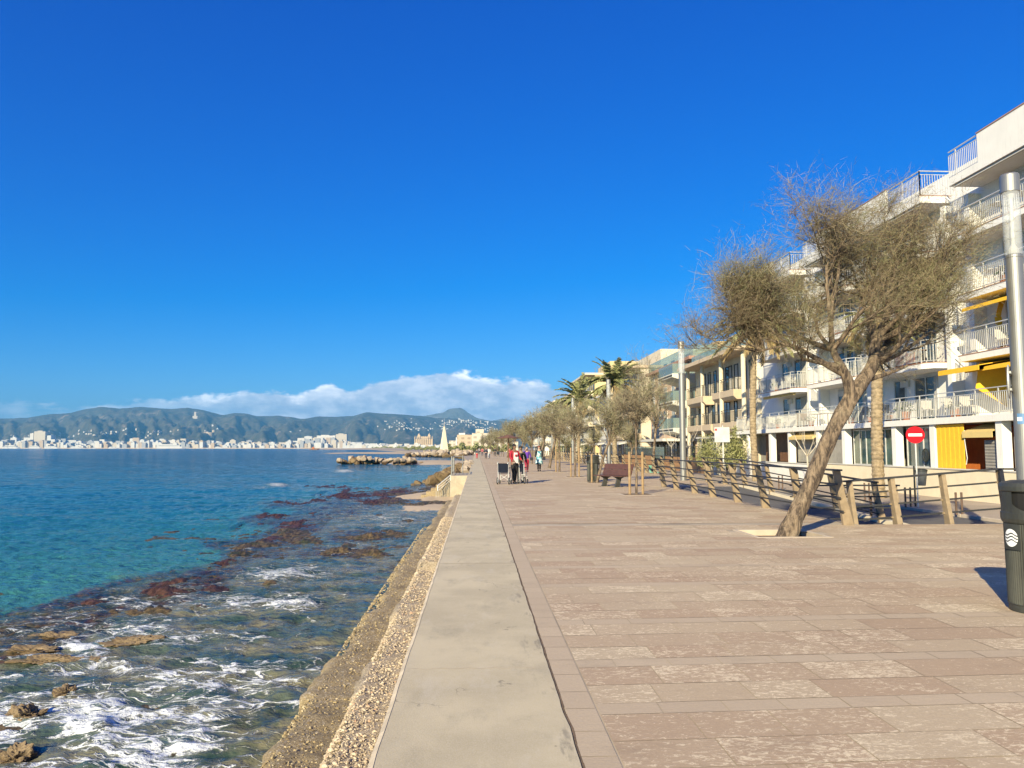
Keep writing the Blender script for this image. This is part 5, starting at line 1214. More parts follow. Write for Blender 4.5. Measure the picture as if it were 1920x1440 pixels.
# single rocks standing out of the water near the wall
near = [(250, 1208, .30, 'ragged tan reef rock in the foam, the widest of the near rocks'), (105, 1197, .22, 'low ragged tan rock nearest the purple weed'), (60, 1222, .20, 'small tan rock awash at the left edge of the surf'), (90, 1240, .22, 'flat tan rock below the small rock at the left'), (150, 1243, .20, 'ragged rock just above the foam streaks'),
        (45, 1345, .22, 'rounded brown rock washed by thick foam'), (125, 1302, .16, 'green weedy rock low in the foam'), (30, 1425, .20, 'brown rock at the lower left corner of the water'), (820, 926, .55, 'small dark rock off the beach steps')]
for i, (pxx, pyy, s, lab) in enumerate(near):
    x, y = G(pxx, pyy, SEA); rs = random.Random(i + 5); q = MB()
    from mathutils import noise as mnoise
    bm = bmesh.new(); bmesh.ops.create_icosphere(bm, subdivisions=5, radius=1); wx, wy, wz = (1.75, .85, .30) if i < 5 else (.95, .75, .5)
    for v_ in bm.verts:
        c = v_.co.copy(); sd_ = Vector((i * 7.3, 1.7, 2.1)); d_ = mnoise.fractal(c * 1.3 + sd_, .9, 2.1, 6) * .55 - abs(mnoise.fractal(c * 3.5 + sd_, .8, 2.2, 5)) * .30
        v_.co = Vector((c.x * wx * s * (1 + d_), c.y * wy * s * (1 + d_), c.z * wz * s * (.7 + d_ * 1.5) - s * .05))
    q.v = [(x + v_.co.x, y + v_.co.y, SEA + .035 + v_.co.z) for v_ in bm.verts]; q.f = [tuple(k_.index for k_ in f_.verts) for f_ in bm.faces]; q.t = [.5] * len(q.f); q.w = [0.0] * len(q.f); bm.free()
    q.build('reef_rock', 'reefrock', smooth=False, label=lab, cat='rock')
# ================================================================== TAMARISKS
def twigmat(name, a, b_, c):
    m, n, b = newmat(name); t = n.attr('tint')
    col = n.ramp(t, [(0, a), (.45, b_), (.8, c), (1, tuple(min(1, x * 1.5) for x in b_))])
    n.link(col, b.inputs['Base Color']); b.inputs['Roughness'].default_value = .85; b.inputs['Specular IOR Level'].default_value = .2
    tl = n.n('ShaderNodeBsdfTranslucent'); n.link(col, tl.inputs[0]); ms = n.n('ShaderNodeMixShader'); ms.inputs[0].default_value = .18
    n.link(b.outputs[0], ms.inputs[1]); n.link(tl.outputs[0], ms.inputs[2]); n.link(ms.outputs[0], m.node_tree.nodes['Material Output'].inputs['Surface']); return m
M['twigs'] = twigmat('tamarisk_twigs', (.08, .055, .036), (.32, .255, .165), (.20, .215, .10))
M['twigs_pale'] = twigmat('young_tamarisk_twigs', (.12, .09, .06), (.38, .32, .22), (.25, .27, .14))
def barkmat():
    m, n, b = newmat('furrowed_bark'); tcx = n.n('ShaderNodeTexCoord').outputs['Object']
    s = n.noise(n.mapping(tcx, (9, 9, 2.2), rot=(0, R(28), 0)), 1.6, 7, .7, .8); f = n.noise(tcx, 3, 5, .6)
    col = n.mix(n.ss(s, .38, .62), (.045, .032, .024), (.25, .185, .125)); col = n.mix(n.math('MULTIPLY', n.ss(f, .5, .7), .4), col, (.40, .32, .22))
    n.link(col, b.inputs['Base Color']); b.inputs['Roughness'].default_value = .92
    bp = n.n('ShaderNodeBump'); bp.inputs['Strength'].default_value = 1; bp.inputs['Distance'].default_value = .045
    n.link(s, bp.inputs['Height']); n.link(bp.outputs[0], b.inputs['Normal']); return m
M['bark2'] = barkmat()
class Strands:
    """flat ribbons gathered as one mesh, built fast"""
    def __init__(s): s.v = []; s.t = []; s.n = 0; s.f = []
    def add(s, p0, d, L_, w_, bend, rs, tint, seg=3):
        side = d.cross(Vector((rs.uniform(-1, 1), rs.uniform(-1, 1), rs.uniform(-1, 1))))
        if side.length < 1e-3: return p0
        side.normalize(); p = p0.copy(); o = len(s.v)
        for i in range(seg + 1):
            ww = w_ * (1 - .75 * i / seg); s.v.append(tuple(p - side * ww)); s.v.append(tuple(p + side * ww))
            d = (d + bend * (1 / seg)).normalized(); p = p + d * (L_ / seg)
        for i in range(seg): s.f.append((o + 2 * i, o + 2 * i + 1, o + 2 * i + 3, o + 2 * i + 2)); s.t.append(tint)
        return p
    def build(s, name, m, parent):
        me = bpy.data.meshes.new(name); me.from_pydata(s.v, [], s.f); a = me.attributes.new('tint', 'FLOAT', 'FACE'); a.data.foreach_set('value', s.t)
        me.materials.append(M[m]); o = bpy.data.objects.new(name, me); COL.objects.link(o); o.parent = parent; return o
def spray(st, limbs, rs, n1, n2, wind, Ls=.5, wt=.004, spread=.8, tw=.007, feath=0, hole=0):
    """limb polylines -> branchlets -> thread-like twigs"""
    for limb in limbs:
        pts, wgt = limb; m = int(n1 * wgt)
        for i in range(m):
            t = rs.random() ** .75 * .999; f = t * (len(pts) - 1); j = int(f); p = pts[j].lerp(pts[j + 1], f - j)
            if hole and math.sin(p.x * 3.1 + 1) * math.sin(p.z * 3.7 + p.y * 2) + .4 * math.sin(p.x * 7 - p.z * 5) < hole and rs.random() < .75: continue
            dl = (pts[j + 1] - pts[j]).normalized()
            d = (dl * rs.uniform(.3, 1.1) + Vector((rs.gauss(0, spread), rs.gauss(0, spread), rs.gauss(.25, spread * .8))) + wind * .5).normalized()
            L_ = Ls * rs.uniform(.5, 1.6); patch = .5 + .5 * math.sin(p.x * 2.3 + p.y * 1.7 + p.z * 1.9 + L_)
            bt = .05 if rs.random() < .6 else .3
            q = p.copy(); dd = d.copy(); seg = 3; mids = []
            side = dd.orthogonal().normalized(); o = len(st.v)
            for k in range(seg + 1):
                ww = tw * (1 - .7 * k / seg); st.v.append(tuple(q - side * ww)); st.v.append(tuple(q + side * ww)); mids.append((q.copy(), dd.copy()))
                dd = (dd + wind * .18 + Vector((0, 0, .06))).normalized(); q = q + dd * (L_ / seg)
            for k in range(seg): st.f.append((o + 2 * k, o + 2 * k + 1, o + 2 * k + 3, o + 2 * k + 2)); st.t.append(bt)
            for k in range(n2):
                a, da = mids[rs.randrange(1, len(mids))] if rs.random() < .8 else mids[0]
                d2 = (da * .8 + Vector((rs.gauss(0, .62), rs.gauss(0, .62), rs.gauss(0, .55)))).normalized()
                green = rs.random() < patch * .75; tint = rs.uniform(.6, .95) if green else rs.uniform(.0, .6)
                lt = L_ * rs.uniform(.3, .8); bend = wind * .5 + Vector((rs.gauss(0, .35), rs.gauss(0, .35), rs.uniform(-.55, .4)))
                e = st.add(a, d2, lt, wt, bend, rs, tint)
                for h_ in range(feath):
                    c = a.lerp(e, rs.uniform(.25, 1)); d3 = (d2 + bend * .5 + Vector((rs.gauss(0, .8), rs.gauss(0, .8), rs.gauss(0, .8)))).normalized()
                    st.add(c, d3, lt * rs.uniform(.15, .4), wt * .8, bend * .3, rs, tint if rs.random() < .7 else rs.random(), 1)
def grow(p, d, L_, r, depth, rs, wind, tb, limbs, up=.12):
    pts = [p.copy()]; rad = [r]; seg = 5
    for i in range(seg):
        d = (d + Vector((rs.gauss(0, .13), rs.gauss(0, .13), rs.gauss(up * .5, .10))) + wind * .10).normalized(); p = p + d * (L_ / seg); pts.append(p.copy()); rad.append(r * (1 - .55 * (i + 1) / seg))
    tb.tube(pts, rad, 8 if depth > 1 else 5, cap=False)
    if depth <= 2: limbs.append((pts, 1.0 if depth <= 1 else .55))
    if depth > 0:
        for i in range(3 if depth > 1 else 3):
            f = rs.uniform(.45, 1.0) * seg; j = min(int(f), seg - 1); b = pts[j].lerp(pts[j + 1], f - j)
            ax = Vector((rs.gauss(0, 1), rs.gauss(0, 1), rs.gauss(.2, .8))).normalized()
            grow(b, (d + ax * .85).normalized(), L_ * rs.uniform(.6, .85), rad[j] * .62, depth - 1, rs, wind, tb, limbs, up)
# ---- the big leaning tree
rs = random.Random(12); T1 = empty('tamarisk_tree', (5.72, 14.25, -.1), 0, 'big leaning tamarisk tree with thick furrowed trunk and wispy brown windswept crown', 'tree')
def tp(px_, py_, dy=0.0):  # trunk point at the tree's own distance
    p = PY(px_, py_, 14.25 + dy); return Vector((p[0] - 5.72, p[1] - 14.25, p[2] + .1))
tb = MB()
def thick(pts, rad, n=18, lump=.06, seed=0):
    """smooth lumpy trunk through control points"""
    P = []; Rr_ = []
    for i in range(len(pts) - 1):
        p0 = pts[max(i - 1, 0)]; p1 = pts[i]; p2 = pts[i + 1]; p3 = pts[min(i + 2, len(pts) - 1)]
        for k in range(7):
            t = k / 7; P.append(.5 * ((2 * p1) + (p2 - p0) * t + (2 * p0 - 5 * p1 + 4 * p2 - p3) * t * t + (3 * p1 - p0 - 3 * p2 + p3) * t ** 3)); Rr_.append(rad[i] * (1 - t) + rad[i + 1] * t)
    P.append(pts[-1]); Rr_.append(rad[-1]); o = len(tb.v); tb.tube(P, Rr_, n, cap=False)
    for i in range(len(P)):
        for k in range(n):
            v_ = Vector(tb.v[o + i * n + k]); c = P[i]; a = 2 * math.pi * k / n
            s = 1 + lump * (1.2 * math.sin(3 * a + i * .16 + seed) + math.sin(5 * a - i * .23) * .8 + .6 * math.sin(i * .9 + 2 * a) + .5 * math.sin(9 * a + i * .4))
            tb.v[o + i * n + k] = tuple(c + (v_ - c) * s)
main = [tp(1474, 1016), tp(1486, 985), tp(1505, 940), tp(1530, 880), tp(1555, 820), tp(1583, 768), tp(1607, 728)]
thick(main, [.195, .165, .146, .136, .136, .132, .134], 22, .085)
forkR = [tp(1600, 740), tp(1618, 715, .05), tp(1638, 680, .15), tp(1642, 640, .2), tp(1665, 590, .25)]
thick(forkR, [.14, .13, .115, .085, .05], 14, .05, 1)
forkL = [tp(1595, 745), tp(1590, 715, -.05), tp(1578, 690, -.1), tp(1562, 655, -.2), tp(1558, 600, -.3)]
thick(forkL, [.12, .10, .08, .06, .04], 12, .05, 2)
limbs = []
starts = [(forkR[2], (.9, .3, .55), 1.5, .07), (forkR[3], (.5, -.5, .9), 1.6, .06), (forkR[4], (.35, .2, 1), 1.5, .05), (forkR[3], (-.25, .3, 1), 1.7, .06), (forkR[3], (1, .1, .35), 1.7, .06), (forkR[2], (.8, -.6, .4), 1.3, .06),
          (forkR[2], (1, -.1, .12), 1.7, .05), (forkR[1], (1, .3, .2), 1.5, .05), (forkR[3], (1, -.5, .15), 1.6, .05),
          (forkL[3], (-.8, .2, .45), 1.1, .06), (forkL[2], (-.95, -.2, .22), 1.1, .06), (forkL[4], (-.2, -.3, 1), 1.3, .05), (forkL[4], (.2, .4, 1), 1.5, .05), (forkL[3], (-.3, .7, .6), 1.1, .05), (forkR[4], (.9, .5, .8), 1.4, .05), (forkL[3], (.2, -.7, .7), 1.2, .05), (forkR[4], (-.1, .1, 1.2), 1.5, .05), (forkL[4], (.35, .1, 1.2), 1.65, .05), (forkL[4], (.0, -.2, 1.2), 1.4, .045), (forkR[3], (-.2, .1, 1.3), 1.6, .05), (forkR[3], (.9, -.2, .3), 1.9, .05), (forkR[3], (.7, .3, .7), 2.0, .05), (forkR[4], (.8, -.3, .6), 1.6, .05)]
wind = Vector((.42, .18, .10))
for (p, d, L_, r) in starts: grow(p.copy(), Vector(d).normalized(), L_ * .80, r, 2, rs, wind * (.8 if d[0] > 0 else -.15), tb, limbs, .16)
limb_m = [tp(1478, 648, -.45), tp(1450, 652, -.3), tp(1420, 660, -.2), tp(1398, 655, 0)]; tb.tube(limb_m, [.024, .022, .018, .012], 7, cap=False)
for d_, L_m in (((-.5, .2, 1.0), 1.35), ((-.9, -.2, .35), 1.0), ((-.1, .2, 1.2), 1.5), ((-.35, -.4, .9), 1.25), ((.35, .3, .9), 1.1), ((-.6, .5, .5), 1.1), ((-.95, .1, .1), .9), ((-.45, 0, 1), 1.3)): grow(limb_m[2].lerp(limb_m[1], rs.random()), Vector(d_).normalized(), L_m * rs.uniform(.45, .8), .026, 2, rs, wind * -.15, tb, limbs, .14)
limb_l = [tp(1590, 705), tp(1560, 690, -.1), tp(1530, 672, -.2), tp(1500, 655, -.35), tp(1478, 648, -.45)]
tb.tube(limb_l, [.075, .06, .05, .035, .02], 9, cap=False); grow(limb_l[-2].copy(), Vector((-.8, 0, .5)), 1.0, .035, 2, rs, wind * -.2, tb, limbs, .15); grow(limb_l[-1].copy(), Vector((-.9, .2, .3)), .8, .03, 1, rs, wind * -.2, tb, limbs, .1)
o = tb.build('trunk', 'bark2', T1, smooth=True)
st = Strands(); spray(st, limbs, rs, 11.5, 7, wind, .44, .0028, .70, .006, 4, .0); st.build('crown', 'twigs', T1); print('strands main', len(st.f), len(limbs))
def tamarisk(seed, H, lean, rtrunk, crown_n, twigs, wind, wt, zfork=.5, Ls=.45, bulk=1.0, tw=.008):
    rs = random.Random(seed); tb2 = MB(); limbs2 = []
    zf = H * zfork; p0 = Vector((0, 0, 0)); p1 = Vector((lean[0] * .4, lean[1] * .4, zf * .5)); p2 = Vector((lean[0], lean[1], zf))
    P = [p0, p0.lerp(p1, .5) + Vector((.01, .02, 0)), p1, p1.lerp(p2, .5), p2]; tb2.tube(P, [rtrunk, rtrunk * .9, rtrunk * .8, rtrunk * .75, rtrunk * .7], 10, cap=False)
    d0 = (p2 - p1).normalized()
    for k in range(crown_n):
        a = 2 * math.pi * k / crown_n + rs.uniform(-.4, .4); e = rs.uniform(.45, 1.5)
        d = Vector((math.cos(a) * math.cos(e), math.sin(a) * math.cos(e), math.sin(e) + .15)) + d0 * .3
        grow(p2 + Vector((0, 0, -rs.uniform(0, .25))), d.normalized(), (H - zf) * rs.uniform(.30, .82) * bulk, rtrunk * .42, 2, rs, wind * .6, tb2, limbs2, .12)
    return tb2, limbs2, rs
def tamarisk_obj(name, loc, label, seed, H, lean, rt, cn, n1, n2, wind, wt, group=None, **k):
    root = empty(name, loc, 0, label, 'tree', group); tb2, l2, rs = tamarisk(seed, H, lean, rt, cn, n2, wind, wt, **k)
    tb2.build('trunk', 'bark2', root, smooth=True); s_ = Strands(); spray(s_, l2, rs, n1, n2, wind, k.get('Ls', .45), wt * .8, .66, k.get('tw', .008), 1, -.3); s_.build('crown', 'twigs_pale', root); return root
# ---- young staked trees along the promenade
def stakes(root, n, h=1.45):
    for i in range(n):
        q = MB(); a = [(-.24, -.05), (.22, -.02), (.0, .25)][i]; q.lathe([(.045, -.05), (.045, h), (.035, h + .02)], a, 10); q.build('stake', 'stake', root)
    q = MB(); q.tube([(-.24, -.05, h - .2), (0, .04, h - .22), (.22, -.02, h - .2)], .012, 5); q.build('tie', 'blackframe', root)
Y1 = tamarisk_obj('young_tamarisk', (5.5, 26.5, 0), 'young tamarisk with a thin straight trunk between two orange-brown stakes in front of the bench', 5, 4.55, (.02, .0), .045, 7, 9, 8, Vector((.16, .05, .18)), .0055, zfork=.52, Ls=.34, bulk=.50); stakes(Y1, 2)
Y2 = tamarisk_obj('young_tamarisk', (5.55, 35.6, 0), 'leaning young tamarisk with a slanting trunk behind the bench', 8, 4.9, (.62, 0), .075, 8, 9, 8, Vector((.1, .05, .2)), .0065, zfork=.40, Ls=.36, bulk=.58); stakes(Y2, 1, 1.3)
Y3 = tamarisk_obj('young_tamarisk', (5.45, 42.7, 0), 'dense young tamarisk with two pale stakes left of the standing litter bin', 15, 5.0, (0, 0), .06, 7, 8, 8, Vector((.08, .05, .12)), .008, zfork=.42, Ls=.38, bulk=.56); stakes(Y3, 2, 1.6)
Y4 = tamarisk_obj('young_tamarisk', (5.5, 51.3, 0), 'young tamarisk with a single wooden stake right of the woman in the patterned dress', 19, 5.2, (0, 0), .07, 7, 8, 8, Vector((.1, .05, .1)), .010, zfork=.42, Ls=.42, bulk=.62); stakes(Y4, 1, 1.7)
Y5 = tamarisk_obj('tamarisk_tree', (5.7, 60.7, 0), 'bushy tamarisk with a bent trunk beside the woman in the patterned dress', 23, 5.4, (.5, 0), .12, 8, 8, 8, Vector((.0, .05, .1)), .012, zfork=.42, Ls=.42, bulk=.68)
tamarisk_obj('tamarisk_tree', (11.9, 52, WALK), 'tall sparse tamarisk with upright bare branches between the date palm and the brick building', 91, 7.6, (.3, 0), .11, 9, 9, 6, Vector((.05, .05, .35)), .007, zfork=.45, Ls=.55, bulk=.9)
tree_spots = [(5.6, 69), (5.6, 78), (5.4, 87), (5.3, 96), (5.2, 106), (5, 116), (5, 127), (4.8, 138), (4.8, 150), (4.5, 163), (4.5, 177), (4.2, 192), (4, 208), (3.8, 226), (3.5, 245), (3, 266), (2.4, 290)]
ords = ['sixth', 'seventh', 'eighth', 'ninth', 'tenth', 'eleventh', 'twelfth', 'thirteenth', 'fourteenth', 'fifteenth', 'sixteenth', 'seventeenth', 'eighteenth', 'nineteenth', 'twentieth', 'twenty-first', 'twenty-second']
for i, (x, y) in enumerate(tree_spots):
    c = dup([Y5, Y4, Y3][i % 3]); c.location = (x, y, 0); c.rotation_euler = (0, 0, i * 1.9); s = 1.0 + .12 * math.sin(i * 2.2) + .012 * i; c.scale = (s * (.9 + .15 * math.sin(i * 5.1)), s * .95, s * (1 + .08 * math.sin(i * 3.3)))
    c.name = 'tamarisk_tree'; c['label'] = ords[i] + ' tamarisk along the promenade, counting away from the big leaning tree'; c['group'] = 'tamarisks receding along the promenade'
    for ch in list(c.children):
        if ch.name.startswith(('stake', 'tie')): bpy.data.objects.remove(ch)
for i, (x, y) in enumerate([(13.2, 66), (13.4, 88), (13, 115), (12.6, 146), (12.3, 180)]):
    c = dup([Y5, Y4][i % 2]); c.location = (x, y, WALK); c.rotation_euler = (0, 0, i * 2.7 + 1); s = .85 + .1 * math.sin(i * 1.7); c.scale = (s, s, s)
    c.name = 'tamarisk_tree'; c['label'] = 'brown tamarisk on the far side of the promenade railing, ' + ['first', 'second', 'third', 'fourth', 'fifth', 'sixth', 'seventh', 'eighth', 'ninth', 'tenth'][i] + ' from the cream house'; c['group'] = 'tamarisks beyond the promenade railing'
    for ch in list(c.children):
        if ch.name.startswith(('stake', 'tie')): bpy.data.objects.remove(ch)
# ================================================================== PALMS
M['frond'] = twigmat('palm_frond', (.14, .155, .06), (.27, .28, .115), (.40, .39, .20))
M['deadfrond'] = twigmat('dry_palm_frond', (.22, .15, .07), (.38, .28, .15), (.30, .25, .12))
def palm(loc, H, r, label, seed, L_=2.3, nf=34, wind=Vector((.35, .1, 0)), dead=8, lw=.016, group='date palms'):
    rs = random.Random(seed); root = empty('palm_tree', loc, 0, label, 'palm tree', group)
    q = MB(); prof = []; nz_ = int(H / .085)
    for i in range(nz_ + 1):
        z = H * i / nz_; rr = r * (1.18 if z < .3 else 1) * (1 - .12 * z / H) * (1 + (.055 if i % 2 else -.04)) * (1 + .04 * math.sin(i * 1.3)); prof.append((rr, z))
    prof += [(r * 1.35, H + .10), (r * 1.25, H + .35), (r * .5, H + .6)]
    q.lathe(prof, n=14); 
    for i in range(len(q.v)):
        x, y, z = q.v[i]; q.v[i] = (x + .10 * math.sin(z * .5 + seed), y, z + .02 * math.sin(math.atan2(y, x) * 5 + z * 30))
    q.build('trunk', 'palmbark', root)
    top = Vector((.10 * math.sin(H * .5 + seed), 0, H + .35)); live = Strands(); dry = Strands()
    for i in range(nf + dead):
        dd = i >= nf; a = rs.uniform(0, 6.283); e = rs.uniform(-.05, 1.35) if not dd else rs.uniform(-.45, .2)
        d = Vector((math.cos(a) * math.cos(e), math.sin(a) * math.cos(e), math.sin(e))); p = top.copy() + d * .1; S_ = dry if dd else live; n = 13; L1_ = L_ * rs.uniform(.8, 1.1) * (.8 if dd else 1)
        for k in range(n):
            t = k / n; d = (d + Vector((0, 0, -.085 - .05 * t)) + wind * .085).normalized(); step = L1_ / n; pn = p + d * step
            side = d.cross(Vector((0, 0, 1))); side = side.normalized() if side.length > .05 else Vector((1, 0, 0)); upv = side.cross(d).normalized()
            o = len(S_.v); w_ = .022 * (1 - t) + .005
            S_.v += [tuple(p - side * w_), tuple(p + side * w_), tuple(pn + side * w_), tuple(pn - side * w_)]; S_.f.append((o, o + 1, o + 2, o + 3)); S_.t.append(.9)
            ll = .42 * L_ / 2.3 * math.sin(math.pi * min(1, .12 + t * .86)) ** .7
            for sgn in (-1, 1):
                for h in (0, .34, .67):
                    b = p.lerp(pn, h); dl = (d * .75 + side * sgn * .75 + upv * rs.uniform(.1, .35) + wind * .25 + Vector((0, 0, -.15 if not dd else -.5))).normalized()
                    S_.add(b, dl, ll * rs.uniform(.8, 1.1), lw * (L_ / 2.3), Vector((0, 0, -.35)), rs, rs.uniform(.1, .9), 2)
            p = pn
    live.build('crown', 'frond', root); dry.build('dry_fronds', 'deadfrond', root); return root
palm((17.09, 46.7, WALK), 8.9, .20, 'thin palm on the pavement whose pale fronds stick out left of the tamarisk crowns', 3, 3.1, 22, Vector((-.45, 0, 0)), 14, .025)
palm((16.53, 31.0, WALK), 6.9, .235, 'thick palm trunk with ringed bark rising behind the leaning tree to the no entry sign\'s left'.replace(" to the no entry sign's left", ''), 4, 1.9, 26, Vector((.3, 0, 0)), 12, .02)
palm((13.1, 99, WALK), 7.8, .24, 'dark windswept date palm left of the taller pale-fronded one in the distance', 5, 3.5, 40, Vector((-.35, 0, .15)), 10, .055)
palm((13.9, 77, WALK), 8.1, .24, 'tall date palm with upright olive fronds behind the third lamp post', 9, 3.3, 44, Vector((.05, 0, .25)), 10, .05)
palm((13.4, 128, WALK), 7.6, .24, 'far small date palm half hidden by the tamarisk crowns', 10, 2.8, 26, Vector((-.2, 0, 0)), 8, .055)
# ---- bare pollarded street trees on the pavement
def bare_tree(loc, seed, label, H=2.9):
    rs = random.Random(seed); root = empty('bare_tree', loc, 0, label, 'tree', 'bare pale street trees'); tb2 = MB(); tb2.tube([(0, 0, 0), (.02, 0, H * .3), (-.01, 0, H * .55)], [.05, .045, .045], 8, cap=False)
    for k in range(5):
        a = k * 1.26 + rs.uniform(-.3, .3); p = Vector((-.01, 0, H * .53)); d = Vector((math.cos(a) * .8, math.sin(a) * .8, .75)); P = [p]
        for i in range(5): d = (d + Vector((0, 0, .18)) + Vector((rs.gauss(0, .1), rs.gauss(0, .1), 0))).normalized(); p = p + d * H * .11; P.append(p)
        tb2.tube(P, [.032, .026, .022, .018, .013, .007], 6, cap=False)
        for i in (2, 3, 4):
            d2 = (d + Vector((rs.gauss(0, .5), rs.gauss(0, .5), .2))).normalized(); tb2.tube([P[i], P[i] + d2 * .2, P[i] + d2 * .42 + Vector((0, 0, .06))], [.010, .007, .003], 4, cap=False)
    tb2.build('trunk', 'white_bark', root, smooth=True); return root
bare_tree((17.2, 39.5, WALK), 1, 'bare pale street tree in front of the bay with the pale yellow awning', 3.0)
bare_tree((16.3, 64, WALK), 2, 'bare pale street tree left of the second lamp post', 3.9)
bare_tree((16.3, 59, WALK), 3, 'bare pale street tree between the second lamp post and the blank board sign', 3.7)
def shrub(loc, r, label, seed, col='plant'):
    rs = random.Random(seed); root = empty('shrub', loc, 0, label, 'shrub'); s_ = Strands()
    for i in range(2600):
        a = rs.uniform(0, 6.283); e = rs.uniform(-.2, 1.57); k = rs.uniform(.55, 1) * (1 + .2 * math.sin(3 * a + 4 * e)); p = Vector((math.cos(a) * math.cos(e) * r[0], math.sin(a) * math.cos(e) * r[0], max(.1, r[1] * .5 + math.sin(e) * r[1] * .5))) * k
        s_.add(p, Vector((rs.gauss(0, 1), rs.gauss(0, 1), rs.gauss(.5, 1))).normalized(), .16, .028, Vector((0, 0, -.3)), rs, rs.random(), 2)
    s_.build('leaves', 'frond', root); t = MB()
    for k in range(5): t.tube([(0, 0, 0), (.2 * math.cos(k * 1.3) * r[0], .2 * math.sin(k * 1.3) * r[0], r[1] * .7)], [.04, .01], 5, cap=False)
    t.build('stem', 'bark', root); return root
shrub((17.6, 52.0, WALK), (.9, 3.0), 'dark green conical shrub beside the gate pillar', 1); shrub((16.9, 55.5, WALK), (1.2, 2.6), 'bushy green shrub behind the blank board sign', 2)
shrub((14.4, 118, WALK), (3.5, 4.5), 'broad green bush at the roadside far along the promenade', 3)
# ================================================================== CITY ACROSS THE BAY
def citymat(name, c):
    m, n, b = newmat(name); pos = n.n('ShaderNodeNewGeometry').outputs['Position']; sp = n.n('ShaderNodeSeparateXYZ'); n.link(pos, sp.inputs[0])
    # rows of windows: real storeys about 3.4 m, bays about 4.5 m
    zr = n.math('FRACT', n.math('MULTIPLY', sp.outputs[2], 1 / 3.4)); xr = n.math('FRACT', n.math('MULTIPLY', n.math('ADD', sp.outputs[0], sp.outputs[1]), 1 / 5.0))
    wmask = n.math('MULTIPLY', n.math('GREATER_THAN', zr, .5), n.math('GREATER_THAN', xr, .5))
    col = n.mix(n.math('MULTIPLY', wmask, .55), c, tuple(x * .35 for x in c)); n.link(col, b.inputs['Base Color']); b.inputs['Roughness'].default_value = .9; return m
CM = [citymat('city_white', (.60, .60, .57)), citymat('city_cream', (.55, .49, .39)), citymat('city_grey', (.36, .37, .38)), citymat('city_sand', (.48, .38, .27)), citymat('city_pale', (.64, .61, .55))]
for i, m in enumerate(CM): M['city%d' % i] = m
def block(name, x, y, z, wd, dp, h, m, label, group, seed, cat='building'):
    rs = random.Random(seed); q = MB(); k = rs.random()
    q.box(-wd / 2, wd / 2, 0, dp, -6, h)
    if k < .5: q.box(-wd * .3, wd * .15, dp * .2, dp * .7, h, h + rs.uniform(2, 5))
    elif k < .75: q.box(wd / 2, wd * .5 + wd * rs.uniform(.3, .6), 1, dp, -6, h * rs.uniform(.5, .8))
    return q.build(name, m, label=label, cat=cat, group=group, loc=(x, y, z))
rs = random.Random(1234)
def city_h(px_): return float(np.interp(px_, [0, 60, 110, 160, 220, 300, 380, 450, 520, 590, 640, 660, 700, 760, 850], [20, 19, 22, 16, 17, 20, 18, 15, 13, 23, 25, 12, 12, 10, 9]))
nb = 0
for row in range(3):
    x = -8
    while x < 856:
        wp = (rs.uniform(4.5, 9), rs.uniform(5, 10), rs.uniform(8, 14))[row]; Yb = 4160 + row * 190 + rs.uniform(-30, 30); 
        if x > 640: Yb = max(1700, Yb - (x - 640) * 11)
        h = city_h(x) * rs.uniform(.42, 1.0) * (.72 + .2 * row); X_ = (x - 894) / FPX * Yb; sc = Yb / FPX; k = rs.randrange(5) if rs.random() < .7 else 0
        tall = h > 16; wide = wp > 8.5
        cn = ['white', 'cream', 'grey', 'sand-coloured', 'off-white'][k]; zone = 'left of the ferry' if x < 300 else 'right of the ferry' if x < 560 else 'behind the breakwater' if x < 700 else 'near the cathedral'
        lab = f"{'tall' if tall else 'low'} {'wide' if wide else 'narrow'} {cn} apartment block of the far city {zone}"
        block('city_building', X_, Yb, 0, wp * sc, 40, h * sc * .92, 'city%d' % k, lab, lab.replace('block', 'blocks'), nb); nb += 1
        x += wp * rs.uniform(.8, 1.08)
# landmark blocks
for (pxx, wp, h, k, lab) in [(98, 20, 34, 1, 'big square stone-coloured block rising above the far city roofs'), (84, 6, 30, 4, 'slim tower beside the big stone-coloured block of the far city'), (115, 7, 26, 0, 'white tower right of the big stone-coloured block of the far city'), (615, 34, 26, 4, 'long white terraced block on the far shore above the breakwater'), (643, 20, 29, 1, 'cream stepped block at the right end of the long white terraced block')]:
    Yb = 4400; sc = Yb / FPX; block('city_building', (pxx - 894) / FPX * Yb, Yb, 0, wp * sc, 50, h * sc * .9, 'city%d' % k, lab, None, nb); nb += 1
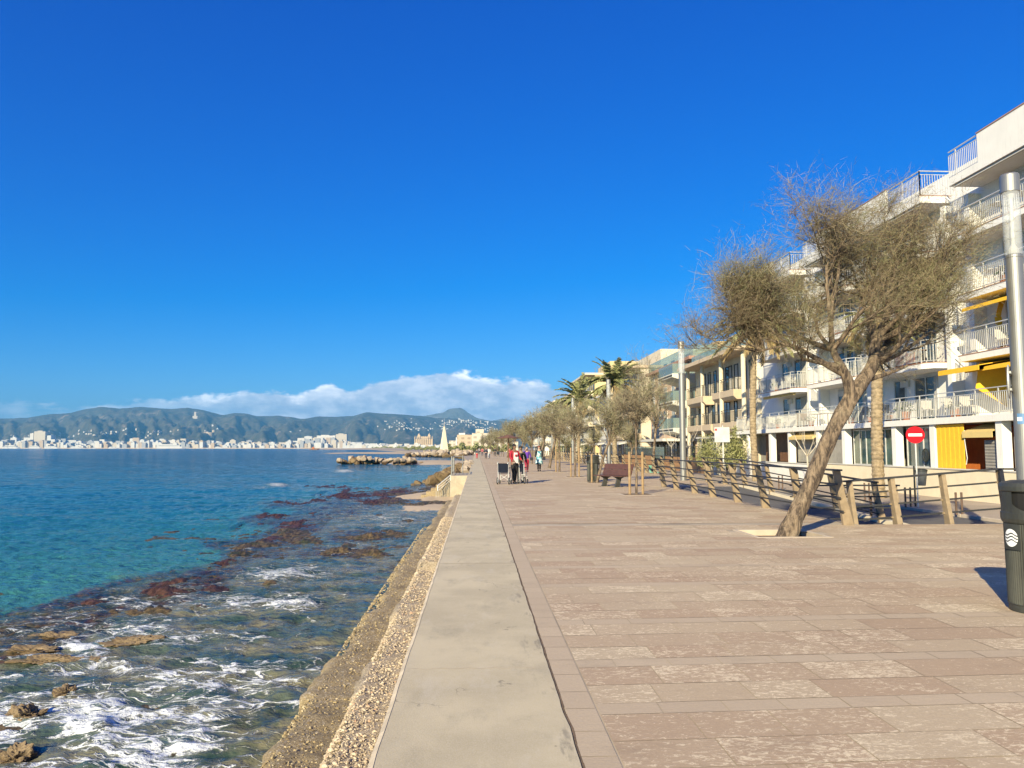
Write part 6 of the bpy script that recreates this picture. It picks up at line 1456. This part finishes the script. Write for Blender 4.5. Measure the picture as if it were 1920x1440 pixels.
# villas on the slopes
def villa(pxx, pyy, label, group, wp=3.0, i=0):
    # find where the slope is seen at this pixel
    best = None
    for t in np.linspace(.02, .97, 60):
        X_, Y_, Z_ = hill_z(pxx, t); yy_ = 840 - (Z_ - CAMZ) / Y_ * FPX
        if yy_ <= pyy: best = (X_, Y_, Z_); break
    if best is None: return
    X_, Y_, Z_ = best; sc = Y_ / FPX; block('hillside_villa', X_, Y_ - 12, Z_ - 2, wp * sc, 25, rs.uniform(1.0, 1.9) * sc, 'city%d' % rs.choice((0, 4, 4, 1)), label, group, i)
clusters = [(200, 815, 40, 5, 20, 'white hillside villa above the far city left of the castle hill'), (290, 813, 45, 6, 26, 'white hillside villa in the cluster above the ferry'), (395, 808, 18, 3, 4, 'pale villa near the stone fort on the pine slope'), (740, 800, 30, 6, 38, 'white villa of the dense hillside suburb left of the obelisk'),
            (850, 796, 50, 9, 40, 'white villa scattered on the slope right of the obelisk'), (790, 806, 30, 6, 16, 'white villa on the slope directly behind the cathedral'), (560, 811, 14, 3, 3, 'lone white villa on the dark middle slope'), (905, 806, 30, 5, 16, 'white villa low on the slope above the promenade trees'), (880, 792, 40, 6, 45, 'white villa high on the slope below the far peak'), (130, 818, 60, 4, 14, 'white villa just above the left city roofs')]
for (cx_, cy_, rx_, ry_, n_, lab) in clusters:
    for i in range(n_): villa(cx_ + rs.gauss(0, rx_ * .6), cy_ + rs.gauss(0, ry_ * .6), lab, lab.replace('villa', 'villas'), rs.uniform(1.6, 3.6), i)
# hilltop tower and round fort
X_, Y_, Z_ = hill_z(375, .72); q = MB(); q.box(-22, 22, 0, 20, -20, 26); q.box(-9, 9, 3, 18, 26, 62); q.build('hilltop_chapel', 'city1', label='pale tower building alone near the top of the left hills', cat='building', loc=(X_, Y_ - 30, Z_))
X_, Y_, Z_ = hill_z(403, .35); q = MB(); q.lathe([(38, -20), (38, 26), (30, 27)], n=20); q.lathe([(10, 27), (10, 44), (2, 46)], (38, -12), 12); q.build('round_fort', 'sandstone', label='round sandstone fort on the pine slope left of the middle hills', cat='castle', loc=(X_, Y_ - 30, Z_))
# cathedral
X_ = (795 - 894) / FPX * 3000; s = 3000 / FPX; q = MB()
ca = empty('cathedral', (X_, 3000, 0), 0, 'big sandstone cathedral with many pinnacles on the far shore left of the obelisk', 'cathedral')
q.box(-17 * s, 17 * s, 0, 60, -4, 17 * s); q.box(-12 * s, 12 * s, 8, 50, 17 * s, 22 * s); q.build('nave', 'sandstone', ca)
for i in range(9):
    q = MB(); x = (-16 + i * 4) * s; q.box(x - 1.6, x + 1.6, -5, 0, -4, 17 * s); q.lathe([(2.2, 17 * s), (2.0, 20 * s), (.2, 23.5 * s)], (x, -2.5), 6); q.build('buttress', 'sandstone', ca)
for x in (-9, 10): q = MB(); q.box(x * s - 5, x * s + 5, 5, 18, 17 * s, 25 * s); q.lathe([(4, 25 * s), (.2, 29 * s)], (x * s, 11), 6); q.build('tower', 'sandstone', ca)
# low shore walls and trees on the far shore to the right
wl_ = MB(); wl_.box(-4500, -700, 4050, 4058, -2, 2.5); wl_.build('harbour_wall', 'sandstone', label='long pale harbour wall along the far waterline', cat='wall')
# buildings at the end of the promenade
for i, (pxx, wp, Yb, ytop, m, lab) in enumerate([(872, 30, 620, 815, 'city3', 'sand-coloured long low building beyond the obelisk'), (902, 34, 560, 812, 'city1', 'pale yellow stepped building at the end of the promenade'), (928, 20, 520, 810, 'city4', 'white house front at the end of the promenade beside the dark trees'), (868, 26, 700, 820, 'city0', 'white glassy low building behind the obelisk'),
                                                 (850, 16, 900, 826, 'city1', 'small cream shore building just right of the obelisk'), (948, 26, 420, 818, 'city1', 'cream house behind the far tamarisks at the end of the promenade')]):
    sc = Yb / FPX; block('shore_building', (pxx - 894) / FPX * Yb, Yb, ROAD, wp * sc, 14, (840 - ytop) * sc + 2, m, lab, None, 900 + i)
# far tree belts on the shore: one soft mass
st = Strands(); rs = random.Random(8)
for (pa, pb, Yb, hh) in [(700, 860, 1500, 6), (760, 880, 700, 3.6), (840, 960, 360, 4.0)]:
    for i in range(2600):
        pxx = rs.uniform(pa, pb); y = Yb + rs.uniform(0, Yb * .12); x = (pxx - 894) / FPX * y; h = hh * (.55 + .45 * math.sin(pxx * .35) * math.sin(pxx * .13 + 2)) * rs.random() ** .6
        st.add(Vector((x, y, h)), Vector((rs.gauss(0, 1), rs.gauss(0, 1), rs.gauss(0, 1))).normalized(), hh * .35, hh * .10, Vector((0, 0, 0)), rs, rs.random() * .6, 1)
far = st.build('shore_woods', 'frond', None); tag(far, kind='stuff', label='dark olive belt of far-off shore trees', cat='trees')
# ---- obelisk monument
ob = empty('stone_obelisk', ((833 - 894) / FPX * 300, 300, .3), R(25), 'tall tapering cream stone obelisk with a small mast on the far groyne', 'monument')
q = MB(); q.add([(-1.5, -1.5, -1.5), (1.5, -1.5, -1.5), (1.5, 1.5, -1.5), (-1.5, 1.5, -1.5), (-.22, -.22, 9.6), (.22, -.22, 9.6), (.22, .22, 9.6), (-.22, .22, 9.6)], [(0, 1, 5, 4), (1, 2, 6, 5), (2, 3, 7, 6), (3, 0, 4, 7), (4, 5, 6, 7)]); q.build('shaft', 'creamwall', ob)
q = MB(); q.box(-.15, .15, -.15, .15, 9.6, 11.0); q.tube([(0, 0, 11.0), (0, 0, 12.8)], .06, 6); q.build('mast', 'greysign', ob)
q = MB(); q.box(-14, 14, -6, 8, -1.8, -.5); q.box(-9, 9, -4, 6, -.5, -.1)
gpl = q.build('groyne_platform', 'creamwall', loc=(-11, 303, .3), label='cream paved platform of the far groyne under the obelisk', cat='platform')
# ================================================================== BOATS
def ship(pxx, Yb, Lp, hp, label, name='ferry', stripe='blackframe'):
    sc = Yb / FPX; L_ = Lp * sc; h = hp * sc; root = empty(name, ((pxx - 894) / FPX * Yb, Yb, SEA), 0, label, 'boat'); w_ = L_ * .16
    q = MB(); q.prism([(-L_ / 2, -w_ / 2), (L_ * .38, -w_ / 2), (L_ / 2, 0), (L_ * .38, w_ / 2), (-L_ / 2, w_ / 2)], 0, h * .42); q.build('hull', 'pvc', root)
    q = MB(); q.box(-L_ * .44, L_ * .30, -w_ * .42, w_ * .42, h * .42, h * .72); q.box(-L_ * .36, L_ * .20, -w_ * .38, w_ * .38, h * .72, h * .9); q.build('superstructure', 'pvc', root)
    q = MB(); q.box(-L_ * .30, -L_ * .18, -w_ * .15, w_ * .15, h * .9, h * 1.25); q.build('funnel', stripe, root)
    q = MB(); q.box(-L_ * .42, L_ * .28, -w_ * .425, -w_ * .42, h * .52, h * .60); q.build('window_band', 'blackframe', root); return root
ship(335, 3900, 52, 9, 'long white ferry with a dark blue end moored on the far shore', 'ferry')
for i, (pxx, Lp, hp, lab) in enumerate([(50, 30, 7, 'white cruise yacht at the far left of the harbour'), (92, 22, 6, 'white motor yacht right of the cruise yacht on the far shore'), (122, 26, 5, 'low white motor yacht below the stone-coloured block'), (165, 20, 4.5, 'small white yacht between the big yachts and the ferry'), (230, 16, 4, 'white motor boat left of the ferry'), (420, 14, 4, 'white motor boat right of the ferry')]):
    ship(pxx, 3850 + i * 10, Lp, hp, lab, 'motor_yacht')
rs = random.Random(17)
sail = None
for i in range(46):
    pxx = rs.choice([rs.uniform(455, 660), rs.uniform(150, 460), rs.uniform(0, 200)]); Yb = 3780 + rs.uniform(0, 200); sc = Yb / FPX
    zone = 'left of the ferry' if pxx < 310 else 'right of the ferry' 
    if sail is None:
        sail = empty('sailing_boat', (0, 0, 0), 0, '', 'sailing boat'); q = MB(); q.prism([(-8, -2), (5, -2), (9, 0), (5, 2), (-8, 2)], 0, 2.6); q.build('hull', 'pvc', sail); q = MB(); q.tube([(0, 0, 2.6), (0, 0, 42)], [.55, .35], 5); q.build('mast', 'greysign', sail); s1 = sail
    else: s1 = dup(sail)
    s1.location = ((pxx - 894) / FPX * Yb, Yb, SEA); s1.scale = (1, 1, rs.uniform(.6, 1.25)); s1['label'] = f'white sailing boat with bare mast moored in the far marina {zone}'; s1['group'] = f'moored sailing boats {zone}'; s1['category'] = 'sailing boat'
fb = empty('fishing_boat', ((594 - 894) / FPX * 1250, 1250, SEA), 0, 'small brown fishing boat alone on the bay above the breakwater', 'boat')
q = MB(); q.prism([(-7, -1.8), (5, -1.8), (8, 0), (5, 1.8), (-7, 1.8)], 0, 1.7); q.build('hull', 'brown', fb); q = MB(); q.box(-3.4, -.2, -1.2, 1.2, 1.7, 4.3); q.build('cabin', 'orange', fb); q = MB(); q.tube([(1, 0, 1.7), (1, 0, 6.5)], .2, 5); q.tube([(1, 0, 5), (-4, 0, 6)], .12, 5); q.build('mast', 'brown', fb)
# ================================================================== PEOPLE
def skin_mesh(name, vs, es, sub=1):
    me = bpy.data.meshes.new(name); me.from_pydata([v_[0] for v_ in vs], es, [])
    o = bpy.data.objects.new('temp_skin', me); COL.objects.link(o)
    md = o.modifiers.new('s', 'SKIN'); md.use_smooth_shade = True
    for i, v_ in enumerate(vs):
        r = v_[1]; r = r if isinstance(r, tuple) else (r, r); me.skin_vertices[0].data[i].radius = r; me.skin_vertices[0].data[i].use_root = (i == 0)
    s = o.modifiers.new('u', 'SUBSURF'); s.levels = sub; s.render_levels = sub
    dg = bpy.context.evaluated_depsgraph_get(); out_ = bpy.data.meshes.new_from_object(o.evaluated_get(dg)); bpy.data.objects.remove(o); bpy.data.meshes.remove(me); out_.name = name; return out_
def meshobj(name, me, m, parent): 
    me.materials.clear(); me.materials.append(M[m] if isinstance(m, str) else m); o = bpy.data.objects.new(name, me); COL.objects.link(o); o.parent = parent; return o
_cm = {}
def cloth(c, rough=.85):
    k = tuple(round(x, 3) for x in c)
    if k not in _cm: _cm[k] = mat('cloth', c, rough, var=.12, vscale=9)
    return _cm[k]
def person(loc, rz, label, top, trousers, hair=(.03, .02, .015), skin=(.42, .26, .18), H=1.65, stride=.16, armL=None, armR=None, coat=None, dress=None, lean=0, group=None, shoes=(.03, .03, .03), fat=1.0, hair_len=.0, shirt=None):
    root = empty('person', loc, rz, label, 'person', group); k = H / 1.70
    V = lambda x, y, z: Vector((x * k, y * k, z * k))
    sh = {-1: V(-.18, 0, 1.39), 1: V(.18, 0, 1.39)}
    arms = {-1: armR or [(-.25, .02, 1.12), (-.24, -.10, .90)], 1: armL or [(.25, .02, 1.12), (.24, -.10, .90)]}
    hip = {-1: V(-.09, 0, .88), 1: V(.09, 0, .88)}; st = {-1: stride, 1: -stride}
    knee = {s: V(s * .095, -st[s] * .75 - .03, .49) for s in (-1, 1)}; ank = {s: V(s * .10, -st[s] * 1.3 + .02, .09) for s in (-1, 1)}
    toe = {s: ank[s] + V(0, -.15, -.055) for s in (-1, 1)}
    vs = [(V(0, 0, .93), (.135 * k * fat, .10 * k * fat)), (V(0, 0, 1.08), (.12 * k * fat, .09 * k * fat)), (V(0, 0, 1.28), (.145 * k * fat, .10 * k * fat)), (V(0, 0, 1.41), (.10 * k, .075 * k)), (V(0, -.005, 1.49), .047 * k), (V(0, -.02, 1.555), (.062 * k, .072 * k)), (V(0, -.015, 1.62), (.076 * k, .094 * k)), (V(0, -.005, 1.675), (.055 * k, .07 * k))]
    es = [(i, i + 1) for i in range(7)]
    for s in (-1, 1):
        a = [sh[s]] + [V(*p) for p in arms[s]]; h = (a[2] - a[1]).normalized(); o = len(vs)
        vs += [(a[0], .052 * k), (a[0].lerp(a[1], .55), .047 * k), (a[1], .038 * k), (a[2], .026 * k), (a[2] + h * .07 * k, (.040 * k, .018 * k))]; es += [(3, o), (o, o + 1), (o + 1, o + 2), (o + 2, o + 3), (o + 3, o + 4)]
        o = len(vs); vs += [(hip[s], .085 * k * fat), (hip[s].lerp(knee[s], .5), .075 * k), (knee[s], .052 * k), (knee[s].lerp(ank[s], .35), .052 * k), (ank[s], .036 * k), (toe[s], (.038 * k, .026 * k))]; es += [(0, o)] + [(o + i, o + i + 1) for i in range(5)]
    me = skin_mesh('body', vs, es); bm = bmesh.new(); bm.from_mesh(me)
    # fingers, thumb, nose and ears join the same skin mesh
    f_ = MB()
    for s in (-1, 1):
        a1, a2 = V(*arms[s][0]), V(*arms[s][1]); h = (a2 - a1).normalized(); palm = a2 + h * .085 * k; across = h.cross(Vector((s, 0, 0))); across = across.normalized() if across.length > .1 else Vector((0, 1, 0))
        curl = Vector((-s * .5, 0, 0))
        for j, (off, ln) in enumerate(((-.027, .062), (-.009, .072), (.009, .067), (.026, .052))):
            b = palm + across * off * k; m1 = b + (h + curl * .3).normalized() * ln * .5 * k; f_.tube([b - h * .02 * k, m1, m1 + (h + curl).normalized() * ln * .5 * k], [.009 * k, .0085 * k, .006 * k], 6)
        b = a2 + h * .03 * k - across * .028 * k; f_.tube([b, b + (h - across * .8).normalized() * .03 * k, b + (h * 1.2 - across * .5).normalized() * .062 * k], [.011 * k, .010 * k, .007 * k], 6)
        f_.blob(tuple(V(s * .077, 0, 1.60)), (.012 * k, .018 * k, .03 * k), 1, rough=.05)
    f_.add([V(-.014, -.105, 1.585), V(.014, -.105, 1.585), V(0, -.128, 1.588), V(0, -.100, 1.63)], [(0, 1, 2), (0, 2, 3), (1, 3, 2)])
    tmp = bpy.data.meshes.new('t'); tmp.from_pydata(f_.v, [], f_.f); bm.from_mesh(tmp); bm.to_mesh(me); bm.free(); bpy.data.meshes.remove(tmp)
    me.polygons.foreach_set('use_smooth', [True] * len(me.polygons)); meshobj('body', me, cloth(skin, .6), root)
    q = MB()
    for s in (-1, 1): q.blob(tuple(V(s * .032, -.100, 1.628)), (.012 * k, .006 * k, .007 * k), 2, rough=.02)
    q.box(-.024 * k, .024 * k, -.108 * k, -.098 * k, 1.555 * k, 1.562 * k); q.build('facial_features', 'blackframe', root)
    q = MB(); q.blob(tuple(V(0, .018, 1.655)), (.092 * k, .105 * k, .085 * k), 3, rough=.06)
    if hair_len: q.blob(tuple(V(0, .055, 1.58 - hair_len * .4)), (.088 * k, .06 * k, .10 * k + hair_len * k), 4, rough=.1)
    q.build('hair', cloth(hair), root, smooth=True)
    # trousers
    if trousers:
        vs = [(V(0, 0, .97), (.15 * k * fat, .115 * k * fat)), (V(0, 0, .90), (.15 * k * fat, .12 * k * fat))]; es = [(0, 1)]
        for s in (-1, 1):
            o = len(vs); vs += [(hip[s] + V(0, 0, -.06), .10 * k * fat), (hip[s].lerp(knee[s], .5), .088 * k * fat), (knee[s], .066 * k), (knee[s].lerp(ank[s], .5), .062 * k), (ank[s] + V(0, 0, .02), .056 * k)]; es += [(1, o)] + [(o + i, o + i + 1) for i in range(4)]
        meshobj('trousers', skin_mesh('trousers', vs, es), cloth(trousers), root)
    # jacket / top with sleeves
    hem = .86 if coat else .93; g = 1.13 if coat else 1.07
    vs = [(V(0, 0, hem), (.165 * k * fat * (1.05 if coat else 1), .125 * k * fat)), (V(0, 0, 1.06), (.150 * k * fat, .115 * k * fat)), (V(0, 0, 1.27), (.160 * k * fat, .118 * k)), (V(0, 0, 1.40), (.115 * k, .088 * k)), (V(0, 0, 1.455), .06 * k)]; es = [(0, 1), (1, 2), (2, 3), (3, 4)]
    for s in (-1, 1):
        a = [sh[s]] + [V(*p) for p in arms[s]]; o = len(vs); vs += [(a[0], .066 * k * g), (a[0].lerp(a[1], .5), .058 * k * g), (a[1], .050 * k * g), (a[1].lerp(a[2], .9), .040 * k * g)]; es += [(3, o), (o, o + 1), (o + 1, o + 2), (o + 2, o + 3)]
    meshobj('jacket' if coat else 'top', skin_mesh('top', vs, es), cloth(coat or top), root)
    if shirt:
        q = MB(); q.extr([V(-.075, -.128 * fat, 1.36), V(-.105, -.150 * fat, 1.15), V(-.10, -.150 * fat, .90), V(.10, -.150 * fat, .90), V(.105, -.150 * fat, 1.15), V(.075, -.128 * fat, 1.36)], (0, .05, 0)); so = q.build('shirt', cloth(shirt), root)
        q = MB(); q.box(-.06 * k, .06 * k, -.170 * k * fat - .004, -.160 * k, 1.23 * k, 1.275 * k); q.box(-.05 * k, .05 * k, -.170 * k * fat - .004, -.16 * k, 1.185 * k, 1.205 * k); q.build('chest_print', cloth((.55, .03, .05)), so)
        q = MB(); q.box(-.055 * k, .055 * k, -.170 * k * fat - .004, -.16 * k, 1.212 * k, 1.224 * k); q.build('chest_print', cloth((.03, .03, .03)), so)
    if dress:
        q = MB(); n = 20; prof = [(.15, 1.10), (.165, .98), (.20, .80), (.225, .62), (.235, .47), (.22, .468)]; vs = []; fs = []
        for r, z in prof:
            for j in range(n): a = 6.2832 * j / n; rr = r * (1 + .06 * math.sin(5 * a + z * 4) * (1.2 - z)) * fat; vs.append(V(rr * math.cos(a), rr * .78 * math.sin(a), z))
        for i in range(len(prof) - 1):
            for j in range(n): fs.append((i * n + j, i * n + (j + 1) % n, (i + 1) * n + (j + 1) % n, (i + 1) * n + j))
        q.add(vs, fs); q.extr([V(-.13, -.135, 1.36), V(-.15, -.15, .99), V(.15, -.15, .99), V(.13, -.135, 1.36)], (0, .03, 0)); q.build('dress', dress, root, smooth=True)
    q = MB()
    for s in (-1, 1): c = (ank[s] + toe[s]) / 2; q.blob((c.x, c.y, max(c.z - .01 * k, .035 * k)), (.046 * k, .125 * k, .042 * k), 5, rough=.03)
    q.build('shoes', cloth(shoes), root, smooth=True)
    return root
def dressmat():
    m, n, b = newmat('patterned_cotton'); tcx = n.n('ShaderNodeTexCoord').outputs['Object']
    f = n.noise(tcx, 9, 3, .6); n.link(n.ramp(f, [(0, (.02, .06, .11)), (.42, (.03, .18, .26)), (.5, (.15, .45, .52)), (.58, (.60, .68, .68)), (1, (.70, .74, .72))]), b.inputs['Base Color']); b.inputs['Roughness'].default_value = .85; return m
M['pattern'] = dressmat()
Z0 = .006
person((1.68, 34.6, Z0), R(28), 'person in red jacket over white printed shirt and black trousers between the two wheelchairs', (.4, .02, .03), (.012, .012, .014), coat=(.36, .012, .03), shirt=(.75, .74, .72), skin=(.20, .11, .07), hair=(.012, .01, .01), H=1.74, stride=.08, fat=1.12,
       armR=[(-.24, -.08, 1.13), (-.20, -.26, 1.0)], armL=[(.24, -.06, 1.12), (.24, -.26, 1.02)], hair_len=.03)
person((2.02, 35.6, Z0), R(-5), 'person in black jacket and black trousers half hidden behind the person in the red jacket', (.02, .025, .022), (.012, .012, .014), coat=(.022, .03, .024), skin=(.28, .17, .11), H=1.66, stride=.1, armL=[(.25, .0, 1.12), (.26, -.2, .96)], armR=[(-.25, 0, 1.12), (-.24, -.16, .92)])
person((3.32, 51.2, Z0), R(8), 'person in purple jacket and red trousers with one hand raised to the head', (.15, .05, .4), (.40, .012, .05), coat=(.12, .035, .36), hair=(.35, .25, .17), skin=(.48, .30, .22), H=1.62, fat=1.1, armR=[(-.30, -.06, 1.30), (-.13, -.13, 1.52)], armL=[(.26, .02, 1.14), (.27, -.10, .93)], shoes=(.3, .02, .04))
pd = person((4.28, 53.0, Z0), R(5), 'person in a blue and white patterned dress over black sleeves and leggings', (.015, .02, .03), (.012, .014, .02), coat=None, dress='pattern', hair=(.22, .06, .04), skin=(.48, .31, .23), H=1.72, fat=1.12)
def bag(loc, label):
    root = empty('shoulder_bag', loc, 0, label, 'bag'); q = MB(); q.cbox(-.10, .10, -.05, .05, 0, .2, .02); q.build('pouch', cloth((.02, .02, .03)), root); q = MB(); q.tube([(-.08, 0, .2), (-.12, .03, .45), (-.05, .05, .62)], .012, 5); q.build('strap', cloth((.02, .02, .03)), root)
bag((3.62, 51.0, .78), 'small black shoulder bag at the hip of the person in purple')
bag((4.60, 52.85, .80), 'small black shoulder bag beside the patterned dress')
person((.02, 114, Z0), R(175), 'small person in dark top and bright red trousers walking away by the sea wall', (.05, .05, .09), (.50, .02, .04), H=1.5)
person((1.05, 150, Z0), R(170), 'far person in pink jacket just right of the one in red trousers', (.5, .1, .16), (.06, .06, .09), coat=(.45, .10, .15), H=1.6)
person((1.35, 115, Z0), R(180), 'person in navy clothes beside a person in white, walking away', (.03, .04, .08), (.02, .025, .05), H=1.7, hair=(.1, .07, .05))
person((1.85, 116.5, Z0), R(180), 'person in white jacket beside the person in navy', (.6, .6, .6), (.45, .5, .55), coat=(.65, .66, .66), H=1.65)
person((3.35, 143, Z0), R(170), 'person in black leaning over a dark pushchair', (.02, .02, .02), (.03, .03, .04), coat=(.02, .02, .025), H=1.68)
far_specs = [(.6, 190, (.3, .3, .34), 'grey jacket furthest out near the sea wall'), (2.6, 200, (.05, .06, .1), 'dark coat far out in the middle of the promenade'), (4.6, 95, (.04, .03, .03), 'dark coat under the brown parasol'), (5.1, 120, (.35, .05, .05), 'dull red coat under the far tamarisks'), (3.6, 230, (.5, .45, .35), 'beige coat very far along the promenade'), (1.8, 250, (.2, .06, .08), 'maroon coat at the vanishing end of the promenade')]
for (x, y, c_, lab) in far_specs: person((x, y, Z0), R(170), 'distant person in a ' + lab, c_, (.03, .03, .05), coat=c_, H=1.68)
ps_ = empty('pushchair', (3.9, 142.4, 0), 0, 'dark pushchair pushed by the person in black', 'pushchair')
q = MB(); q.extr([(-.25, -.5, .45), (-.25, .2, .4), (-.25, .35, .95), (-.25, -.1, .6)], (.5, 0, 0)); q.build('seat', 'blackframe', ps_)
q = MB()
for x in (-.26, .26):
    q.tube([(x, .45, 1.0), (x, -.35, .15)], .02, 6); q.tube([(x, .3, .15), (x, -.1, .6)], .02, 6)
q.build('frame', 'greysign', ps_)
for x in (-.27, .27):
    for y in (-.35, .3):
        q = MB(); P = [(x, y + .14 * math.cos(a * .5236), .14 + .14 * math.sin(a * .5236)) for a in range(12)]; q.extr(P, (.03, 0, 0)); q.build('wheel', 'blackframe', ps_)
# ---- wheelchairs
def wheelchair(loc, rz, label, folded=False, seatc='navyseat'):
    root = empty('wheelchair', loc, rz, label, 'wheelchair'); wd = .22 if folded else .46
    for x in (-wd / 2, wd / 2):
        q = MB(); q.tube([(x, .24, .98), (x, .22, .90), (x, .20, .10)], .017, 8); q.tube([(x, .20, .48), (x, -.22, .48), (x, -.30, .12)], .017, 8); q.tube([(x, .21, .70), (x, -.14, .70), (x, -.18, .48)], .015, 8); q.tube([(x, .22, .93), (x, .36, .92)], .020, 8); q.build('side_frame', 'whiterail', root)
        q = MB(); q.box(x - .03, x + .03, -.12, .14, .705, .735); q.build('armrest', 'blackframe', root)
        for (yy, r) in ((.20, .155), (-.24, .10)):
            q = MB(); P = [(yy + math.cos(a * math.pi / 10) * r, r + math.sin(a * math.pi / 10) * r) for a in range(20)]
            pin = [(yy + math.cos(a * math.pi / 10) * r * .72, r + math.sin(a * math.pi / 10) * r * .72) for a in range(20)]; xo = x + math.copysign(.03, x)
            vs = [(xo - .013, *p) for p in P] + [(xo + .013, *p) for p in P] + [(xo - .013, *p) for p in pin] + [(xo + .013, *p) for p in pin]; fs = []
            for j in range(20):
                j2 = (j + 1) % 20; fs += [(j, j2, 20 + j2, 20 + j), (40 + j, 60 + j, 60 + j2, 40 + j2), (j, 40 + j, 40 + j2, j2), (20 + j, 20 + j2, 60 + j2, 60 + j)]
            q.add(vs, fs); wo = q.build('wheel', 'blackframe', root)
            q = MB()
            for j in range(6): a = j * math.pi / 3; q.bar((xo, yy, r), (xo, yy + math.cos(a) * r * .75, r + math.sin(a) * r * .75), .014, .014, up=(1, 0, 0))
            q.build('rim', 'whiterail', wo)
    if not folded:
        q = MB(); q.box(-wd / 2, wd / 2, -.2, .2, .475, .50); q.build('seat', seatc, root)
        q = MB(); q.extr([(-wd / 2, .195, .52), (-wd / 2, .225, .52), (-wd / 2, .245, .92), (-wd / 2, .215, .92)], (wd, 0, 0)); q.build('backrest', seatc, root)
        q = MB(); q.tube([(-wd / 2, .05, .16), (wd / 2, .05, .46)], .012, 6); q.tube([(wd / 2, .05, .16), (-wd / 2, .05, .46)], .012, 6); q.build('cross_brace', 'whiterail', root)
    else:
        q = MB(); q.extr([(-wd / 2, .2, .52), (0, .12, .52), (wd / 2, .2, .52), (wd / 2, .22, .9), (0, .14, .9), (-wd / 2, .22, .9)], (0, .012, 0)); q.build('backrest', seatc, root)
        q = MB()
        for z in (.2, .4): q.tube([(-wd / 2, .05, z), (wd / 2, .05, z)], .012, 6)
        q.build('cross_brace', 'whiterail', root)
    for x in (-.12, .12):
        if not folded: q = MB(); q.box(x - .07, x + .07, -.42, -.30, .10, .12); q.build('footrest', 'blackframe', root)
    return root
wheelchair((1.22, 34.2, 0.006), R(165), 'empty wheelchair with dark navy seat and silver frame left of the person in red')
wheelchair((2.08, 34.8, 0.006), R(160), 'folded wheelchair with silver frame right of the person in red', True)
# ---- parasol far down the promenade, bicycle-green cafe stool, white picket fence
pa = empty('parasol', (3.35, 82, 0), 0, 'dark brown flat parasol over the promenade behind the person in red', 'parasol')
q = MB(); q.tube([(0, 0, 0), (0, 0, 2.9)], .05, 8); q.build('pole', 'brown', pa); q = MB(); q.lathe([(1.25, 2.62), (1.27, 2.66), (.1, 3.0)], n=8); q.build('canopy', 'brown', pa)
pf = empty('picket_fence', (16.0, 88, WALK), 0, 'white picket fence before the cafes behind the dense young tamarisks', 'fence'); q = MB()
for i in range(70): q.box(-.02, .02, i * .26, i * .26 + .14, .05, 1.15)
q.build('pickets', 'pvc', pf); q = MB(); q.box(.02, .05, 0, 18.3, .3, .38); q.box(.02, .05, 0, 18.3, .85, .93); q.build('fence_rails', 'pvc', pf)

M['mint'] = mat('mint_plastic', (.22, .55, .42), .6)
cc = empty('cafe_chair', (12.1, 52.0, ROAD), .5, 'mint green cafe chair beyond the promenade railing behind the bench', 'chair')
q = MB(); q.cbox(-.26, .26, -.26, .26, .44, .48, .01); q.build('seat', 'mint', cc); q = MB(); q.extr([(-.26, .24, .48), (.26, .24, .48), (.30, .32, .92), (-.30, .32, .92)], (0, .03, 0)); q.build('backrest', 'mint', cc)
for x in (-.23, .23):
    for y in (-.23, .23): q = MB(); q.tube([(x, y, .44), (x * 1.15, y * 1.15, 0)], .016, 6); q.build('leg', 'steel', cc)
cp = empty('closed_parasol', (18.6, 62.5, WALK), 0, 'closed dark parasol on the terrace of the cream house', 'parasol')
q = MB(); q.tube([(0, 0, 0), (0, 0, 3.0)], .04, 8); q.build('pole', 'greysign', cp); q = MB(); q.lathe([(.24, 1.2), (.17, 1.6), (.12, 2.4), (.04, 2.95)], n=10); q.build('canopy', 'navyseat', cp)
# ================================================================== AIR
hz = MB(); hz.box(-9500, 9500, -90, 9800, -4.2, 475)
def hazemat():
    m = bpy.data.materials.new('sea_air'); m.use_nodes = True; t = m.node_tree; t.nodes.clear()
    vo = t.nodes.new('ShaderNodeVolumePrincipled'); ou = t.nodes.new('ShaderNodeOutputMaterial')
    vo.inputs['Color'].default_value = (.17, .54, .92, 1); vo.inputs['Density'].default_value = HAZE; vo.inputs['Anisotropy'].default_value = .0
    t.links.new(vo.outputs[0], ou.inputs['Volume']); return m
HAZE = 9.0e-5
M['haze'] = hazemat(); hz.build('haze', 'haze', kind='stuff')
